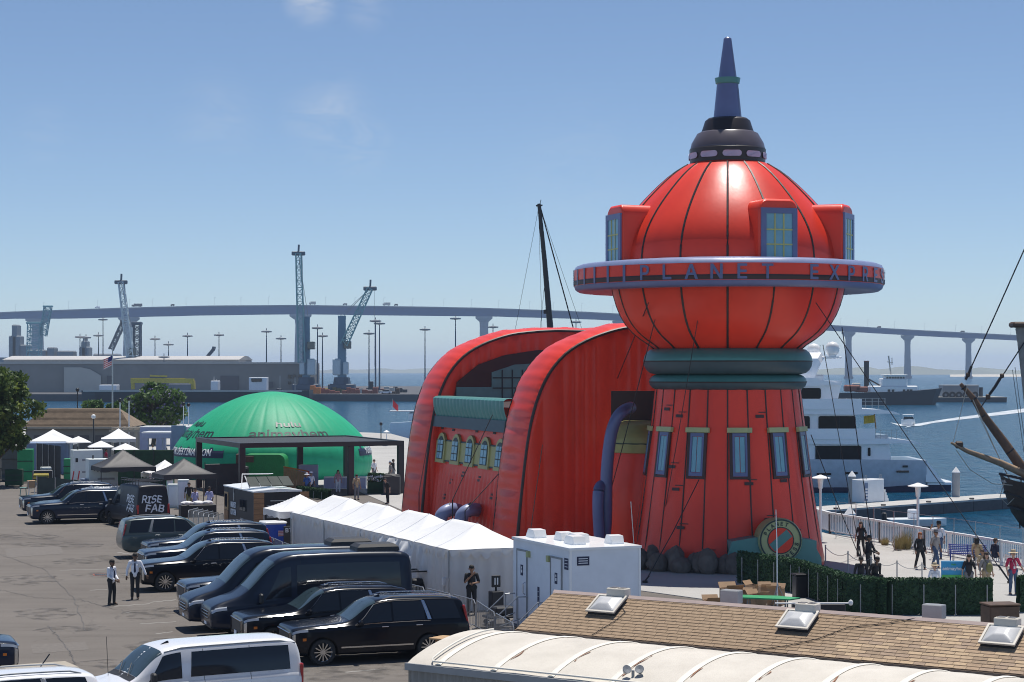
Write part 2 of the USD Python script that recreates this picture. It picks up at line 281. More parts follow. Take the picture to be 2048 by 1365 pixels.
# far shore on the right: low sand, roofs and trees along the bay, faded by the air
def hills(name, u0, u1, Y, zmax, seed, m='far_land', base=0.0, n=60):
    us = np.linspace(u0, u1, n); x = (us - CX) * Y / F
    env = np.sin(np.clip((us - u0) / (u1 - u0), 0, 1) * PI) ** .5
    h = base + zmax * env * (0.25 + .75 * meshkit.fbm(np.stack([us / 40, us * 0, us * 0], 1), 4, seed))
    V, k = [], len(us)
    for yy, hh in ((Y - 150, WZ - 1 + 0 * h), (Y - 60, WZ + 2 + 0 * h), (Y, h), (Y + 300, h * .8), (Y + 500, WZ - 1 + 0 * h)):
        V.append(np.stack([x * (yy / Y), np.full(k, yy), hh], 1))
    Fs = [[i * k + q, i * k + q + 1, (i + 1) * k + q + 1, (i + 1) * k + q] for i in range(4) for q in range(k - 1)]
    struct(name, tm(np.vstack(V), tri(Fs)), m, smooth=True)
hills('far_shore', 1300, 2300, 4600, 22, 3); hills('far_beach', 1900, 2260, 3300, 2, 5, 'far_sand'); hills('far_hill', 560, 1100, 6500, 18, 9)
# ---------------------------------------------------------------- the long bridge across the bay
br = thing('road_bridge', 'long blue girder bridge on tall concrete piers spanning the whole bay', 'bridge')
BR = [(-260, 643, 10, 2750), (-120, 634, 11, 2650), (0, 625, 13, 2550), (120, 620, 18, 2480), (255, 615, 20, 2430), (420, 611, 20, 2400), (600, 610, 19, 2380), (830, 613, 19, 2380), (968, 616, 17, 2390), (1150, 623, 15, 2410), (1400, 637, 12, 2450), (1697, 653, 11, 2520), (1850, 662, 11, 2580), (2048, 672, 10, 2650), (2300, 686, 10, 2750), (2500, 699, 10, 2850)]
def br_at(u):
    B = np.array(BR, float); return [np.interp(u, B[:, 0], B[:, k]) for k in (1, 2, 3)]
secs = []
for u in np.linspace(-250, 2480, 60):
    v, t, Y = br_at(u); p = dp(u, v, Y); h = t * Y / F
    secs.append([(p[0], p[1] - 6, p[2] - .15 * h), (p[0], p[1] + 6, p[2] - .15 * h), (p[0], p[1] + 4, p[2] - h), (p[0], p[1] - 4, p[2] - h)])
obj('girder', loft(secs), 'bridge_blue', br)
secs = [[(s[0][0], s[0][1] - 1.2, s[0][2] + .15 * 9), (s[0][0], s[1][1] + 1.2, s[0][2] + .15 * 9), (s[0][0], s[1][1] + 1.2, s[0][2] + .02), (s[0][0], s[0][1] - 1.2, s[0][2] + .02)] for s in secs]
obj('deck', loft(secs), 'bridge_pier', br)
for u, w, cap in ((75, 26, 44), (258, 24, 40), (601, 24, 42), (968, 20, 34), (1240, 18, 30), (1480, 16, 28), (1697, 14, 26), (1815, 13, 25), (1937, 12, 24), (2075, 12, 24)):
    v, t, Y = br_at(u); s = Y / F; p = dp(u, v + t, Y); w *= s / 2; cap *= s / 2; z1 = p[2]
    prof = [(w * 1.25, WZ - 1), (w * 1.25, WZ + 3), (w * 1.02, WZ + 3.2), (w * .82, z1 - 14), (w * .9, z1 - 7), (cap, z1 - 2.5), (cap, z1)]
    obj('pier', loft([[(p[0] - a, Y - a * .45, z), (p[0] + a, Y - a * .45, z), (p[0] + a, Y + a * .45, z), (p[0] - a, Y + a * .45, z)] for a, z in prof]), 'bridge_pier', br)
for i, u in enumerate(np.arange(-30, 2100, 57.0)):
    u += rng.uniform(-6, 6); v, t, Y = br_at(u); p = dp(u, v, Y) + (0, -3, 0)
    obj('lamp_pole', cat(tube([p, p + (0, 0, 9.5)], .12, 4), bar(p + (-.1, 0, 9.5), p + (1.8, 0, 9.8), .2)), 'grey_metal', br)
TR = [(274, 22, 'dark box truck', 'black_metal'), (625, 14, 'pale box truck', 'shed_pale'), (690, 9, 'small grey van', 'navy_grey'), (773, 16, 'pale long truck', 'shed_pale'), (345, 8, 'dark car', 'black_metal'), (792, 8, 'dark small car', 'black_metal'), (1758, 8, 'dark car', 'black_metal'), (1925, 9, 'dark van', 'black_metal'), (195, 10, 'white van', 'white_panel')]
for u, wpx, nm, mm in TR:
    v, t, Y = br_at(u); p = dp(u, v, Y); w = wpx * Y / F; h = 3.6 if 'truck' in nm else 2.0; big = 'truck' in nm
    o = thing('truck' if big else 'car', f'{nm} crossing the bridge ' + ({274: 'behind the white lattice crane', 625: 'right of the tall crane boom', 690: 'between two pale trucks', 773: 'right of the leaning crane boom', 345: 'well left of the tall crane', 792: 'just right of the long truck', 1758: 'on its right-hand spans', 1925: 'over the rightmost pier', 195: 'left of the white lattice crane'}[u]), 'truck' if big else 'car', (p[0], p[1], p[2] + .02))
    obj('body', rbox((w * .1, 0, h / 2 + .6), (w * .75, 2.4, h), .2), mm, o); obj('cab', rbox((-w * .38, 0, h * .33 + .6), (w * .2, 2.2, h * .66), .25), mm, o)
    for sx in (-.3, .3): obj('wheel', mv(cyl((0, 0, -1.1), .55, 2.2, 8), (w * sx, 0, .55), rx=PI / 2), 'rubber', o)
# ---------------------------------------------------------------- the cargo pier with its shed, cranes and light poles
PY = 712.0
pierpoly = [dp(-300, 790, PY)[:2], dp(640, 790, PY)[:2], dp(860, 792, PY - 8)[:2], dp(1000, 792, PY)[:2], dp(1060, 780, 1050)[:2], dp(-600, 780, 1100)[:2]]
struct('cargo_pier', poly(pierpoly, 5.0, -4.9), 'dark_concrete')
def lattice(p, q, w, n, r, taper=1.0, up=(0, 0, 1)):
    """Square lattice boom from p to q: four chords with cross bracing."""
    p, q = np.asarray(p, float), np.asarray(q, float); d, a, b = frame_of(q - p); out = []
    c = lambda t, sx, sy: p + (q - p) * t + (a * sx + b * sy) * (w / 2) * (1 + (taper - 1) * t)
    cs = [(-1, -1), (1, -1), (1, 1), (-1, 1)]
    for sx, sy in cs: out.append(bar(c(0, sx, sy), c(1, sx, sy), r * 1.6))
    for i in range(n):
        for k in range(4):
            s0, s1 = cs[k], cs[(k + 1) % 4]
            A, B = (s0, s1) if i % 2 else (s1, s0)
            out.append(bar(c(i / n, *A), c((i + 1) / n, *B), r)); out.append(bar(c((i + 1) / n, *s0), c((i + 1) / n, *s1), r))
    return cat(out)
def harbour_crane(label, ubase, vbase, vtop, wt, boom0, boom1, Y, mt, mb, cabside):
    b = dp(ubase, vbase, Y); b[2] = .1; s = Y / F
    o = thing('harbour_crane', label, 'crane', b); o_ = lambda u, v: dp(u, v, Y) - b
    obj('undercarriage', cat(rbox((0, 0, 2.2), (53 * s, 8, 2.4), .3), *[rbox((sx * 20 * s, 0, .9), (9 * s, 9, 1.6), .3) for sx in (-1, 1)], lathe([(3.5, 3.4), (3.0, 6)], 10)), 'crane_dark', o)
    top = o_(ubase, vtop)[2]; w = wt * s / 2
    obj('tower', loft([[(sx * w * k, sy * w * k, z) for sx, sy in ((-1, -1), (1, -1), (1, 1), (-1, 1))] for z, k in ((6, 1.15), (top - 2, .95), (top, 1.0))]), mt, o)
    obj('machinery_house', cat(rbox((cabside * 10 * s, 1, 10), (16 * s, 7, 6.5), .4), rbox((-cabside * 8 * s, 0, 9.5), (10 * s, 5, 5), .3)), 'crane_pale' if mt != 'crane_pale' else 'grey_metal', o)
    obj('cabin', rbox((w * 1.6, -w * 1.4, top * .62), (3, 3, 3), .3), 'glass_tint', o)
    p, q = o_(*boom0) + (0, -w * 1.6, 0), o_(*boom1) + (0, -w * 1.6, 0)
    obj('boom', lattice(p, q, 2.7, 16, .24, .75), mb, o)
    obj('boom_head', cat(rbox(q, (5.2, 2, 1.6), .3), bar(q, q + (.2, 0, 3.4), .7)), 'crane_dark', o)
    obj('stay_cable', cat(tube([(w * .5, 0, top), q], .12, 4), tube([(-w * .4, 0, top), q], .12, 4)), 'grey_metal', o)
    obj('hoist_rope', tube([q + (1.6, 0, 0), q + (1.6, 0, -(q[2] * .75))], .09, 4), 'grey_metal', o)
    return o
harbour_crane('blue tower crane whose tall lattice boom points almost straight up', 613, 758, 634, 13, (605, 726), (598, 508), 760, 'crane_blue', 'crane_teal', 1)
harbour_crane('blue tower crane with its lattice boom leaning out to the right', 684, 760, 632, 15, (689, 690), (741, 578), 760, 'crane_blue', 'crane_teal', -1)
harbour_crane('pale lattice crane with white boom left of the grey shed', 262, 745, 655, 6, (263, 722), (243, 565), 800, 'crane_pale', 'crane_pale', 1)
def crane_tower(label, u0, v0, u1, v1, wpx, Y, m, nm='crane_mast'):
    o = thing(nm, label, 'crane', dp(u0, v0, Y)); d = dp(u1, v1, Y) - dp(u0, v0, Y)
    obj('lattice', lattice((0, 0, 0), d, wpx * Y / F, 9, .35), m, o); obj('top_platform', rbox(d + (0, 0, .6), (wpx * Y / F * 1.4, 4, 1.2), .2), m, o)
crane_tower('grey lattice tower standing right beside the pale crane', 274, 722, 274, 650, 14, 805, 'crane_dark'); crane_tower('leaning grey lattice boom left of the pale crane', 222, 700, 247, 645, 8, 900, 'navy_grey', 'crane_boom')
crane_tower('pale green shipyard crane tower rising left of the bridge pier', 68, 720, 70, 648, 24, 1300, 'crane_teal'); crane_tower('thin inclined crane boom above the naval ship', 86, 672, 96, 615, 13, 1300, 'crane_teal', 'crane_boom')
crane_tower('small distant crane boom over the shed roof', 408, 722, 428, 698, 4, 1000, 'crane_dark', 'crane_boom')
# grey naval ship far behind the shed
ns = thing('naval_ship', 'hazy grey naval ship with block superstructures at the far left', 'ship', dp(60, 756, 1450))
q = lambda u, v: dp(u, v, 1450) - dp(60, 756, 1450)
obj('hull', loft([[(q(u, 0)[0], -11, q(u, vt)[2]), (q(u, 0)[0], 11, q(u, vt)[2]), (q(u, 0)[0], 8, -.5), (q(u, 0)[0], -8, -.5)] for u, vt in ((-80, 715), (120, 716), (245, 722), (262, 718))]), 'navy_grey', ns)
for (a, b, vt) in ((22, 44, 672), (28, 38, 650), (44, 60, 690), (60, 95, 700), (118, 150, 702), (162, 181, 694), (166, 176, 682), (170, 172, 674), (190, 240, 708), (98, 112, 695)):
    obj('superstructure', rbox(((q(a, 0)[0] + q(b, 0)[0]) / 2, 0, (q(0, vt)[2] + 8) / 2), (q(b, 0)[0] - q(a, 0)[0], 14, q(0, vt)[2] - 8), .8), 'navy_grey', ns)
# long grey transit shed
sx0, sx1 = dp(-60, 0, 770)[0], dp(618, 0, 770)[0]
sd = thing('transit_shed', 'long low grey cargo shed with pale roof strip on the far pier', 'warehouse', (0, 0, .1))
obj('wall', bbox(sx0, sx1, 770, 812, 0, 11.6), 'shed', sd)
obj('parapet', bbox(sx0 - .3, sx1 + .3, 769.6, 770, 11.2, 11.9), 'shed_pale', sd)
obj('upper_roof', cat(bbox(dp(20, 0, 800)[0], dp(484, 0, 800)[0], 790, 830, 11.6, 13.0), loft([[(x, 789, 13), (x, 831, 13), (x, 815, 14.6), (x, 805, 14.6)] for x in (dp(18, 0, 800)[0], dp(486, 0, 800)[0])])), 'shed_roof', sd)
xa = [(dp(u, 0, 769)[0], dp(u, v, 769)[2] - .1) for u, v in ((128, 786), (128, 735), (160, 735), (180, 739), (196, 748), (202, 752), (202, 786))]
m = poly(xa, .5); obj('arch_end', (np.stack([m[0][:, 0], 769.4 - m[0][:, 2], m[0][:, 1]], 1), m[1]), 'shed_pale', sd)
for u0, u1, v0, v1, mm in ((441, 477, 752, 782, 'shed_dark'), (214, 224, 752, 786, 'shed_dark'), (536, 546, 764, 776, 'shed_dark'), (576, 582, 750, 757, 'glass_dark'), (586, 591, 750, 757, 'glass_dark'), (597, 603, 750, 757, 'glass_dark'), (607, 613, 750, 757, 'glass_dark'), (576, 582, 763, 769, 'glass_dark'), (586, 591, 766, 774, 'shed_dark'), (597, 603, 763, 769, 'glass_dark'), (300, 330, 752, 780, 'shed_dark')):
    A, B = dp(u0, v0, 769.7), dp(u1, v1, 769.7)
    obj('door' if v1 - v0 > 10 else 'window', bbox(A[0], B[0], 769.55, 769.9, B[2] - .1, A[2] - .1), mm, sd)
# floodlight poles on the pier
for i, (u, vt, Y) in enumerate(((160, 675, 820), (172, 676, 840), (197, 672, 820), (206, 640, 900), (310, 679, 820), (337, 690, 820), (375, 673, 850), (438, 671, 850), (533, 664, 815), (562, 678, 815), (635, 657, 760), (645, 673, 790), (738, 668, 760), (751, 643, 740), (759, 648, 760), (850, 660, 800), (911, 638, 790), (986, 655, 800), (1152, 645, 800), (328, 715, 780))):
    b = dp(u, 760, Y); b[2] = .1; hgt = dp(u, vt, Y)[2]
    where = ('left of the grey lattice tower', 'second from the left edge group', 'near the leaning grey boom', 'tall and thin behind the naval ship', 'right of the grey lattice tower', 'short, above the shed roof strip', 'standing alone above the shed roof', 'above the middle of the shed', 'left of the tall crane', 'lowest one left of the tall crane', 'right beside the tall crane tower', 'shorter one right of the tall crane', 'shortest of three right of the leaning boom', 'tallest of three right of the leaning boom', 'rightmost of three right of the leaning boom', 'left of the red inflatable hall', 'in front of the bridge above the hall', 'just left of the black mast', 'right of the black mast', 'small twin one on the shed roof')[i]
    o = thing('floodlight_pole', 'slender steel floodlight pole on the cargo pier, ' + where, 'light pole', b, 0, 'floodlight poles on the cargo pier')
    obj('pole', lathe([(.34, 0), (.17, hgt)], 6), 'crane_dark', o); obj('lamp_head', cat(lathe([(.3, hgt - .5), (2.2, hgt - .3), (2.2, hgt + .2), (.2, hgt + .5)], 8), bar((0, 0, hgt), (0, 0, hgt + 1.4), .3)), 'grey_metal', o)
# moored barge with its deckhouses and a yellow gantry
bg = thing('moored_barge', 'long dark barge moored along the far pier, with pale deckhouses', 'barge', (0, 0, WZ))
bx0, bx1 = dp(170, 0, 700)[0], dp(622, 0, 700)[0]
obj('hull', loft([[(x, 690 + k, -.3), (x, 706, -.3), (x, 708, h), (x, 688 + k, h)] for x, k, h in ((bx0, 6, 4.2), (bx0 + 6, 0, 3.9), (bx1 - 5, 0, 3.9), (bx1, 5, 4.3))]), 'hull_dark', bg)
obj('rub_rail', bbox(bx0 + 2, bx1 - 2, 687.6, 688, 3.7, 4.3), 'shed_pale', bg)
for u0, u1, v0, v1, mm in ((424, 438, 762, 781, 'white_panel'), (500, 535, 755, 781, 'white_panel'), (505, 526, 757, 764, 'glass_dark'), (202, 236, 770, 781, 'white_panel'), (340, 384, 768, 781, 'navy_grey')):
    A, B = dp(u0, v0, 697), dp(u1, v1, 697); y = 693.5 if mm == 'glass_dark' else 694
    obj('deckhouse' if mm != 'glass_dark' else 'window', rbox(((A[0] + B[0]) / 2, (y + 700) / 2, (A[2] + B[2]) / 2 - WZ), (B[0] - A[0], 700 - y, A[2] - B[2]), .15), mm, bg)
for u in (428, 433, 515, 522, 530, 560, 590, 300): obj('mast', tube([dp(u, 781, 697) - (0, 0, WZ), dp(u, 752 + (u % 7) * 1.2, 697) - (0, 0, WZ)], .16, 4), 'shed_pale', bg)
A = lambda u, v: dp(u, v, 696) - (0, 0, WZ)
obj('gantry', cat(bar(A(262, 762), A(388, 762), 1.6), bar(A(384, 762), A(385, 779), 2.0), bar(A(266, 762), A(266, 779), 1.2), bar(A(262, 758), A(370, 758), .5), bar(A(300, 752), A(334, 753), .6)), 'yellow_paint', bg)
# cargo stacked on the open quay
ci = 0
for u0, u1, v0, v1, mm, nm in ((646, 668, 762, 770, 'yellow_paint', 'yellow machinery'), (668, 700, 766, 772, 'rust', 'red steel'), (702, 732, 764, 771, 'rust', 'red steel'), (732, 747, 761, 775, 'hull_dark', 'dark green'), (747, 770, 762, 772, 'rust', 'red machinery'), (786, 815, 764, 773, 'hull_dark', 'dark'), (640, 680, 779, 786, 'rust', 'rusty pipe'), (684, 720, 778, 786, 'rust', 'rusty beam'), (724, 756, 778, 786, 'rust', 'red frame'), (765, 800, 781, 788, 'wood_dark', 'brown timber'), (620, 642, 778, 788, 'orange_paint', 'orange'), (757, 790, 772, 780, 'shed_pale', 'pale block'), (700, 745, 772, 778, 'shed_pale', 'pale block'), (640, 690, 770, 777, 'dry_grass', 'straw coloured')):
    Y = 716 + (790 - v1) * 3; A, B = dp(u0, v0, Y), dp(u1, v0, Y); h = (v1 - v0) * Y / F
    o = thing('cargo_stack', f'{nm} cargo stack on the open quay ' + ('at the crane foot', 'below the leaning crane', 'right of the leaning crane', 'standing tall by the light poles', 'behind the light poles', 'beside the parked white car', 'at the water edge by the shed end', 'at the water edge below the crane', 'at the water edge right of the crane', 'at the edge near the red hall', 'by the end of the barge', 'in a long row near the red hall', 'in a long row below the crane', 'left of the pale block row')[ci], 'cargo', ((A[0] + B[0]) / 2, Y, .1)); ci += 1
    w = B[0] - A[0]; k = max(2, int(w / 1.6))
    for j in range(k): obj('crate', rbox((-w / 2 + (j + .5) * w / k, 0, h * (.35 + .15 * ((j * 7 + ci) % 4)) / 1), (w / k * .9, 3, h * 2 * (.35 + .15 * ((j * 7 + ci) % 4))), .06), mm, o)

for u, v, Y, l in ((772, 790, 716, 'small white car parked at the quay edge left of the red hall'), (800, 770, 772, 'small white car beside the dark cargo stack on the quay'), (430, 787, 760, 'pale car by the cargo shed doors'), (556, 787, 760, 'white car before the cargo shed windows')):
    p = dp(u, v, Y); o = thing('car', l, 'car', (p[0], p[1], .1)); obj('body', loft([[(x, -.85, .3), (x, .85, .3), (x, .88, z), (x, -.88, z)] for x, z in ((-2.1, .7), (-1.9, .85), (-.9, .95), (1.8, .95), (2.1, .75))]), 'white_panel', o, smooth=30)
    obj('cabin', loft([[(x0, -.8, .94), (x1, -.8, .94), (x1, .8, .94), (x0, .8, .94)] if z == 0 else [(x0, -.65, 1.45), (x1, -.65, 1.45), (x1, .65, 1.45), (x0, .65, 1.45)] for x0, x1, z in ((-1.0, 1.7, 0), (-.4, 1.2, 1))]), 'glass_dark', o); obj('roof', rbox((.4, 0, 1.48), (1.7, 1.3, .06), .02), 'white_panel', o)
    for x in (-1.3, 1.3):
        for y in (-.8, .8): obj('wheel', mv(lathe([(.001, -.1), (.32, -.1), (.32, .1), (.001, .1)], 12), (x, y, .32), rx=PI / 2), 'rubber', o)
# ---------------------------------------------------------------- surfaces of revolution with lettering on them
def wrap(m, prof, th0, z0, off=.03):
    """Lays flat lettering (x along the girth, y up) on a surface of revolution given by (r, z) points."""
    P = np.asarray(prof, float); s = np.r_[0, np.cumsum(np.hypot(np.diff(P[:, 0]), np.diff(P[:, 1])))]
    v, f = m; s0 = np.interp(z0, P[:, 1], s); sv = s0 + v[:, 1]
    r = np.interp(sv, s, P[:, 0]); z = np.interp(sv, s, P[:, 1]); rm = np.interp(s0, s, P[:, 0])
    dr, dz = np.interp(sv + .1, s, P[:, 0]) - np.interp(sv - .1, s, P[:, 0]), np.interp(sv + .1, s, P[:, 1]) - np.interp(sv - .1, s, P[:, 1])
    ln = np.hypot(dr, dz); o = off + v[:, 2]; r = r + o * dz / ln; z = z - o * dr / ln
    th = th0 + v[:, 0] / rm
    return np.stack([r * np.cos(th), r * np.sin(th), z], 1), f
def fine(m, step):
    v, f = trimesh.remesh.subdivide_to_size(np.asarray(m[0]), np.asarray(m[1]), step); return v, f
def ctext(s, h, d=.01, bold=False, wide=1.0):
    v, f = text(s, h, d, bold); v = v.copy(); v[:, 0] -= (v[:, 0].min() + v[:, 0].max()) / 2; v[:, 0] *= wide; v[:, 1] -= h / 2
    return v, f
def meridian(prof, th, w=.05, off=.012):
    P = np.asarray(prof, float); return tube(np.stack([(P[:, 0] + off) * math.cos(th), (P[:, 0] + off) * math.sin(th), P[:, 1]], 1), w, 5)
# ---------------------------------------------------------------- red inflatable tower: tapered round body, collar, red globe with a round gallery, cap and spire
TX, TY = 10.06, 91.0
AV = math.atan2(-TY, -TX)                        # direction from the tower towards the viewer
tw = thing('inflatable_tower', 'giant red inflatable tower with round globe top and blue grey spire', 'inflatable', (TX, TY, 0))
body = [(4.42, -.02), (4.44, .3), (4.22, 1.5), (4.02, 2.9), (3.84, 4.2), (3.66, 5.6), (3.48, 7.0), (3.36, 8.1)]
bs = np.interp(np.linspace(0, 8.1, 25), [b[1] for b in body], [b[0] for b in body])
bprof = list(zip(bs, np.linspace(0, 8.1, 25)))
puff = lambda th, z: 1 + .007 * np.abs(np.sin((th - AV) * 12)) + .0025 * np.sin(th * 31 + z * 1.3)
obj('tower_wall', lathe(bprof, 192, rfun=puff), 'red_vinyl', tw, smooth=40)
for k in range(24):
    th = AV + k * PI / 12
    if math.cos(th - AV) > -.25: obj('seam', meridian(bprof[::4], th, .035, .005), 'seam_dark', tw)
def on_tower(th, z):
    r = np.interp(z, [b[1] for b in body], [b[0] for b in body]) * 1.004; return r
for k in range(-4, 5):
    th = AV + (k + .03) * PI / 6 + PI / 24 * 1.0
    if abs(th - AV) > 1.65: continue
    r0, r1 = on_tower(th, 4.0), on_tower(th, 6.5); tilt = math.atan2(r0 - r1, 2.5)
    def place(m, z=5.2):
        m = (m[0] * (1, 1, .82), m[1]); return mv(mv(m, rx=-tilt), (on_tower(th, z) * math.cos(th), on_tower(th, z) * math.sin(th), z), rz=0) if 0 else mv((mv(mv(m, rx=-tilt), (0, -on_tower(th, z), z))), rz=th + PI / 2)
    wnd = obj('window', place(cat(bbox(-.50, .50, -.10, .05, 1.18, 1.42), bbox(-.46, -.33, -.06, .05, -1.22, 1.18), bbox(.33, .46, -.06, .05, -1.22, 1.18), bbox(-.46, .46, -.06, .05, -1.36, -1.22))), 'brown_vinyl', tw)
    obj('lintel', place(bbox(-.56, .56, -.13, .02, 1.19, 1.46)), 'cream_vinyl', wnd)
    obj('frame', place(cat(bbox(-.33, -.24, -.07, .05, -1.2, 1.17), bbox(.24, .33, -.07, .05, -1.2, 1.17), bbox(-.24, .24, -.07, .05, .98, 1.17), bbox(-.24, .24, -.07, .05, -1.2, -1.0))), 'slate_vinyl', wnd)
    for sx in (-.12, .12): obj('pane', place(bbox(sx - .105, sx + .105, -.045, .05, -.98, .96)), 'pane_blue', wnd)
for dth, z in ((-52, 7.2), (-38, 6.9), (-50, 5.3), (-36, 3.6), (-20, 5.3), (-41, 4.6), (24, 6.9), (14, 3.9), (40, 4.0), (26, 2.3), (-12, .8), (-30, 1.9), (46, 1.6)):
    obj('brick_mark', wrap(cat(bbox(-.2, .2, -.07, .07, 0, .012), bbox(-.05, .38, .16, .2, 0, .01)), body, AV + math.radians(dth), z, .045), 'brown_vinyl', tw)
def ringp(r, z0, z1, bulge, n=9):
    a = np.linspace(-PI / 2, PI / 2, n); zc, h = (z0 + z1) / 2, (z1 - z0) / 2
    return [(r - bulge + bulge * math.cos(t), zc + h * math.sin(t)) for t in a]
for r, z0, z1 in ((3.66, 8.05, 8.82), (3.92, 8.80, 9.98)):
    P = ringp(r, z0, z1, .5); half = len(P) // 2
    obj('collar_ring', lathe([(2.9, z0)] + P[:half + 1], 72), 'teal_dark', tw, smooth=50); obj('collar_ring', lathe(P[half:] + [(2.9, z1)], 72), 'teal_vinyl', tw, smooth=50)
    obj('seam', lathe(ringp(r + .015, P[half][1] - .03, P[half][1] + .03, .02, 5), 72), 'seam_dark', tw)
gl = [(3.25, 9.85), (3.6, 10.15), (4.25, 10.6), (4.85, 11.3), (5.2, 12.1), (5.40, 13.0), (5.42, 13.9), (5.28, 14.8), (4.85, 15.7), (4.25, 16.5), (3.5, 17.3), (2.6, 18.1), (1.75, 18.62)]
from scipy.interpolate import PchipInterpolator, CubicSpline
t_ = np.r_[0, np.cumsum(np.hypot(*np.diff(np.array(gl), axis=0).T))]; cs = CubicSpline(t_, np.array(gl)); gprof = cs(np.linspace(0, t_[-1], 46))
obj('globe', lathe(gprof, 120, rfun=lambda th, z: 1 + .004 * np.abs(np.sin((th - AV) * 8))), 'red_vinyl', tw, smooth=40)
for k in range(16):
    th = AV + k * PI / 8
    if math.cos(th - AV) > -.3: obj('seam', meridian(gprof[::2], th, .055, .0), 'seam_dark', tw)
# plain rectangular window bays on the globe
for dth in (-64, 23, 72):
    th = AV + math.radians(dth); w = .95
    P = lambda m: mv(m, rz=th + PI / 2)
    secs = []
    for y, k in ((-5.0, 1.0), (-5.62, 1.0), (-5.72, .93)):
        secs.append([(-w * k, y, 13.9), (w * k, y, 13.9), *[(w * k * (.6 + .4 * math.cos(a)), y, 15.95 - (1 - k) * 2 + .55 * math.sin(a)) for a in np.linspace(0, PI / 2, 6)], *[(-w * k * (.6 + .4 * math.sin(a)), y, 15.95 - (1 - k) * 2 + .55 * math.cos(a)) for a in np.linspace(0, PI / 2, 6)]])
    bay = obj('window_bay', P(loft([[(x, -3.4 if i == 0 else y, z) for x, y, z in s] for i, s in enumerate(secs)])), 'red_vinyl', tw, smooth=35)
    obj('frame', P(cat(bbox(-.86, -.62, -5.80, -5.70, 13.9, 16.1), bbox(.62, .86, -5.80, -5.70, 13.9, 16.1), bbox(-.62, .62, -5.80, -5.70, 15.85, 16.1))), 'slate_vinyl', bay)
    obj('pane', P(bbox(-.62, .62, -5.765, -5.70, 13.9, 15.85)), 'pane_blue', bay)
    obj('glazing_bar', P(cat(*[bbox(x - .03, x + .03, -5.79, -5.76, 13.9, 15.85) for x in (-.21, .21)], *[bbox(-.62, .62, -5.792, -5.762, z - .03, z + .03) for z in (14.5, 15.15)])), 'yellow_vinyl', bay)
# gallery ring with its lettering
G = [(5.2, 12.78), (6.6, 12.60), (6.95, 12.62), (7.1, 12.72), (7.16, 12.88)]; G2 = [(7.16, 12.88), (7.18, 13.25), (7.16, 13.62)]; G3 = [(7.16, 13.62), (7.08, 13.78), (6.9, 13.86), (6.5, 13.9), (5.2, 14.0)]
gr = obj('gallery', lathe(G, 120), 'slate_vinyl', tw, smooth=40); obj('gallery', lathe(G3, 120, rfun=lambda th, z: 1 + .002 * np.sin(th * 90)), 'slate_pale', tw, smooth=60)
bd = obj('gallery_band', lathe(G2, 120), 'red_vinyl', tw, smooth=60)
obj('lower_stripe', lathe([(7.19, 12.9), (7.205, 13.05), (7.19, 13.12)], 120), 'brown_vinyl', bd)
GB = [(7.16, 12.5), (7.17, 14.0)]
for k, ch in enumerate('PLANET EXPRESS'):
    if ch != ' ':
        obj('letter', wrap(fine(ctext(ch, .62, .02, True), .15), GB, AV + math.radians(-30 + 8.75 * k), 13.25, .035), 'slate_vinyl', bd)
for k in range(6): obj('bar', wrap(bbox(-.07, .07, -.37, .37, 0, .02), GB, AV + math.radians(-39 - 8.3 * k), 13.25, .03), 'slate_vinyl', bd)
obj('cap', lathe([(1.74, 18.55), (1.78, 19.25), (1.74, 19.3)], 48), 'cap_dark', tw, smooth=40)
for k in range(10):
    th = AV + .12 + k * PI / 5; obj('cap_window', wrap(poly(LineString([(-.3, 0), (.3, 0)]).buffer(.14), .02), [(1.79, 18), (1.79, 20)], th, 18.93, .0), 'cap_window', tw)
obj('cap', lathe([(1.74, 19.3), (1.68, 19.55), (1.42, 20.0), (1.25, 20.08)], 48), 'cap_grey', tw, smooth=40)
obj('cap', lathe([(1.27, 20.02), (1.2, 20.15), (1.05, 20.6), (.9, 20.72), (.4, 20.74)], 48), 'cap_dark', tw, smooth=40)
obj('spire', lathe([(.66, 20.7), (.5, 22.3), (.43, 22.6), (.18, 24.45), (.1, 24.52), (.001, 24.52)], 32), 'slate_vinyl', tw, smooth=40)
obj('spire_ring', lathe([(.44, 22.28), (.56, 22.36), (.6, 22.6), (.44, 22.62)], 32), 'teal_vinyl', tw, smooth=40)
# round sign on its teal stand at the tower foot
sg = thing('round_sign', 'round cream inflatable sign on teal stand at the tower foot', 'sign', (TX + 1.5, TY - 5.1, 0), EA * .25)
obj('stand', loft([[(x, y, 0), (x, y, h * .75), (x + (.3 if x < 0 else -.3) * (abs(x) > 2), y, h), (x + (.3 if x < 0 else -.3) * (abs(x) > 2), y + 1.2, h), (x, y + 1.3, h * .7), (x, y + 1.3, 0)] for x, y, h in ((-2.15, .1, .9), (-1.9, 0, 1.45), (-.9, -.05, 1.62), (.9, -.05, 1.62), (1.9, 0, 1.45), (2.15, .1, .9))]), 'teal_vinyl', sg, smooth=35)
rot = lambda m: mv(m, (.22, -.25, 1.5), rx=PI / 2, s=.82)
dr = obj('drum', rot(lathe([(.001, -1.5), (1.0, -1.5), (1.15, -1.35), (1.2, -.1), (1.14, 0), (.001, 0)], 48)), 'cream_vinyl', sg, smooth=40)
obj('rim', rot(lathe([(1.06, .0), (1.06, .03), (1.14, .03), (1.14, .0)], 48)), 'ink', dr); obj('disc', rot(lathe([(.001, .02), (.68, .02), (.68, 0)], 40)), 'red_vinyl', dr); obj('rim', rot(lathe([(.68, 0), (.68, .03), (.73, .03), (.73, 0)], 40)), 'ink', dr)
obj('stripe', rot(mv(bbox(-.62, .62, -.24, .24, .02, .035), rz=.7)), 'teal_vinyl', dr)
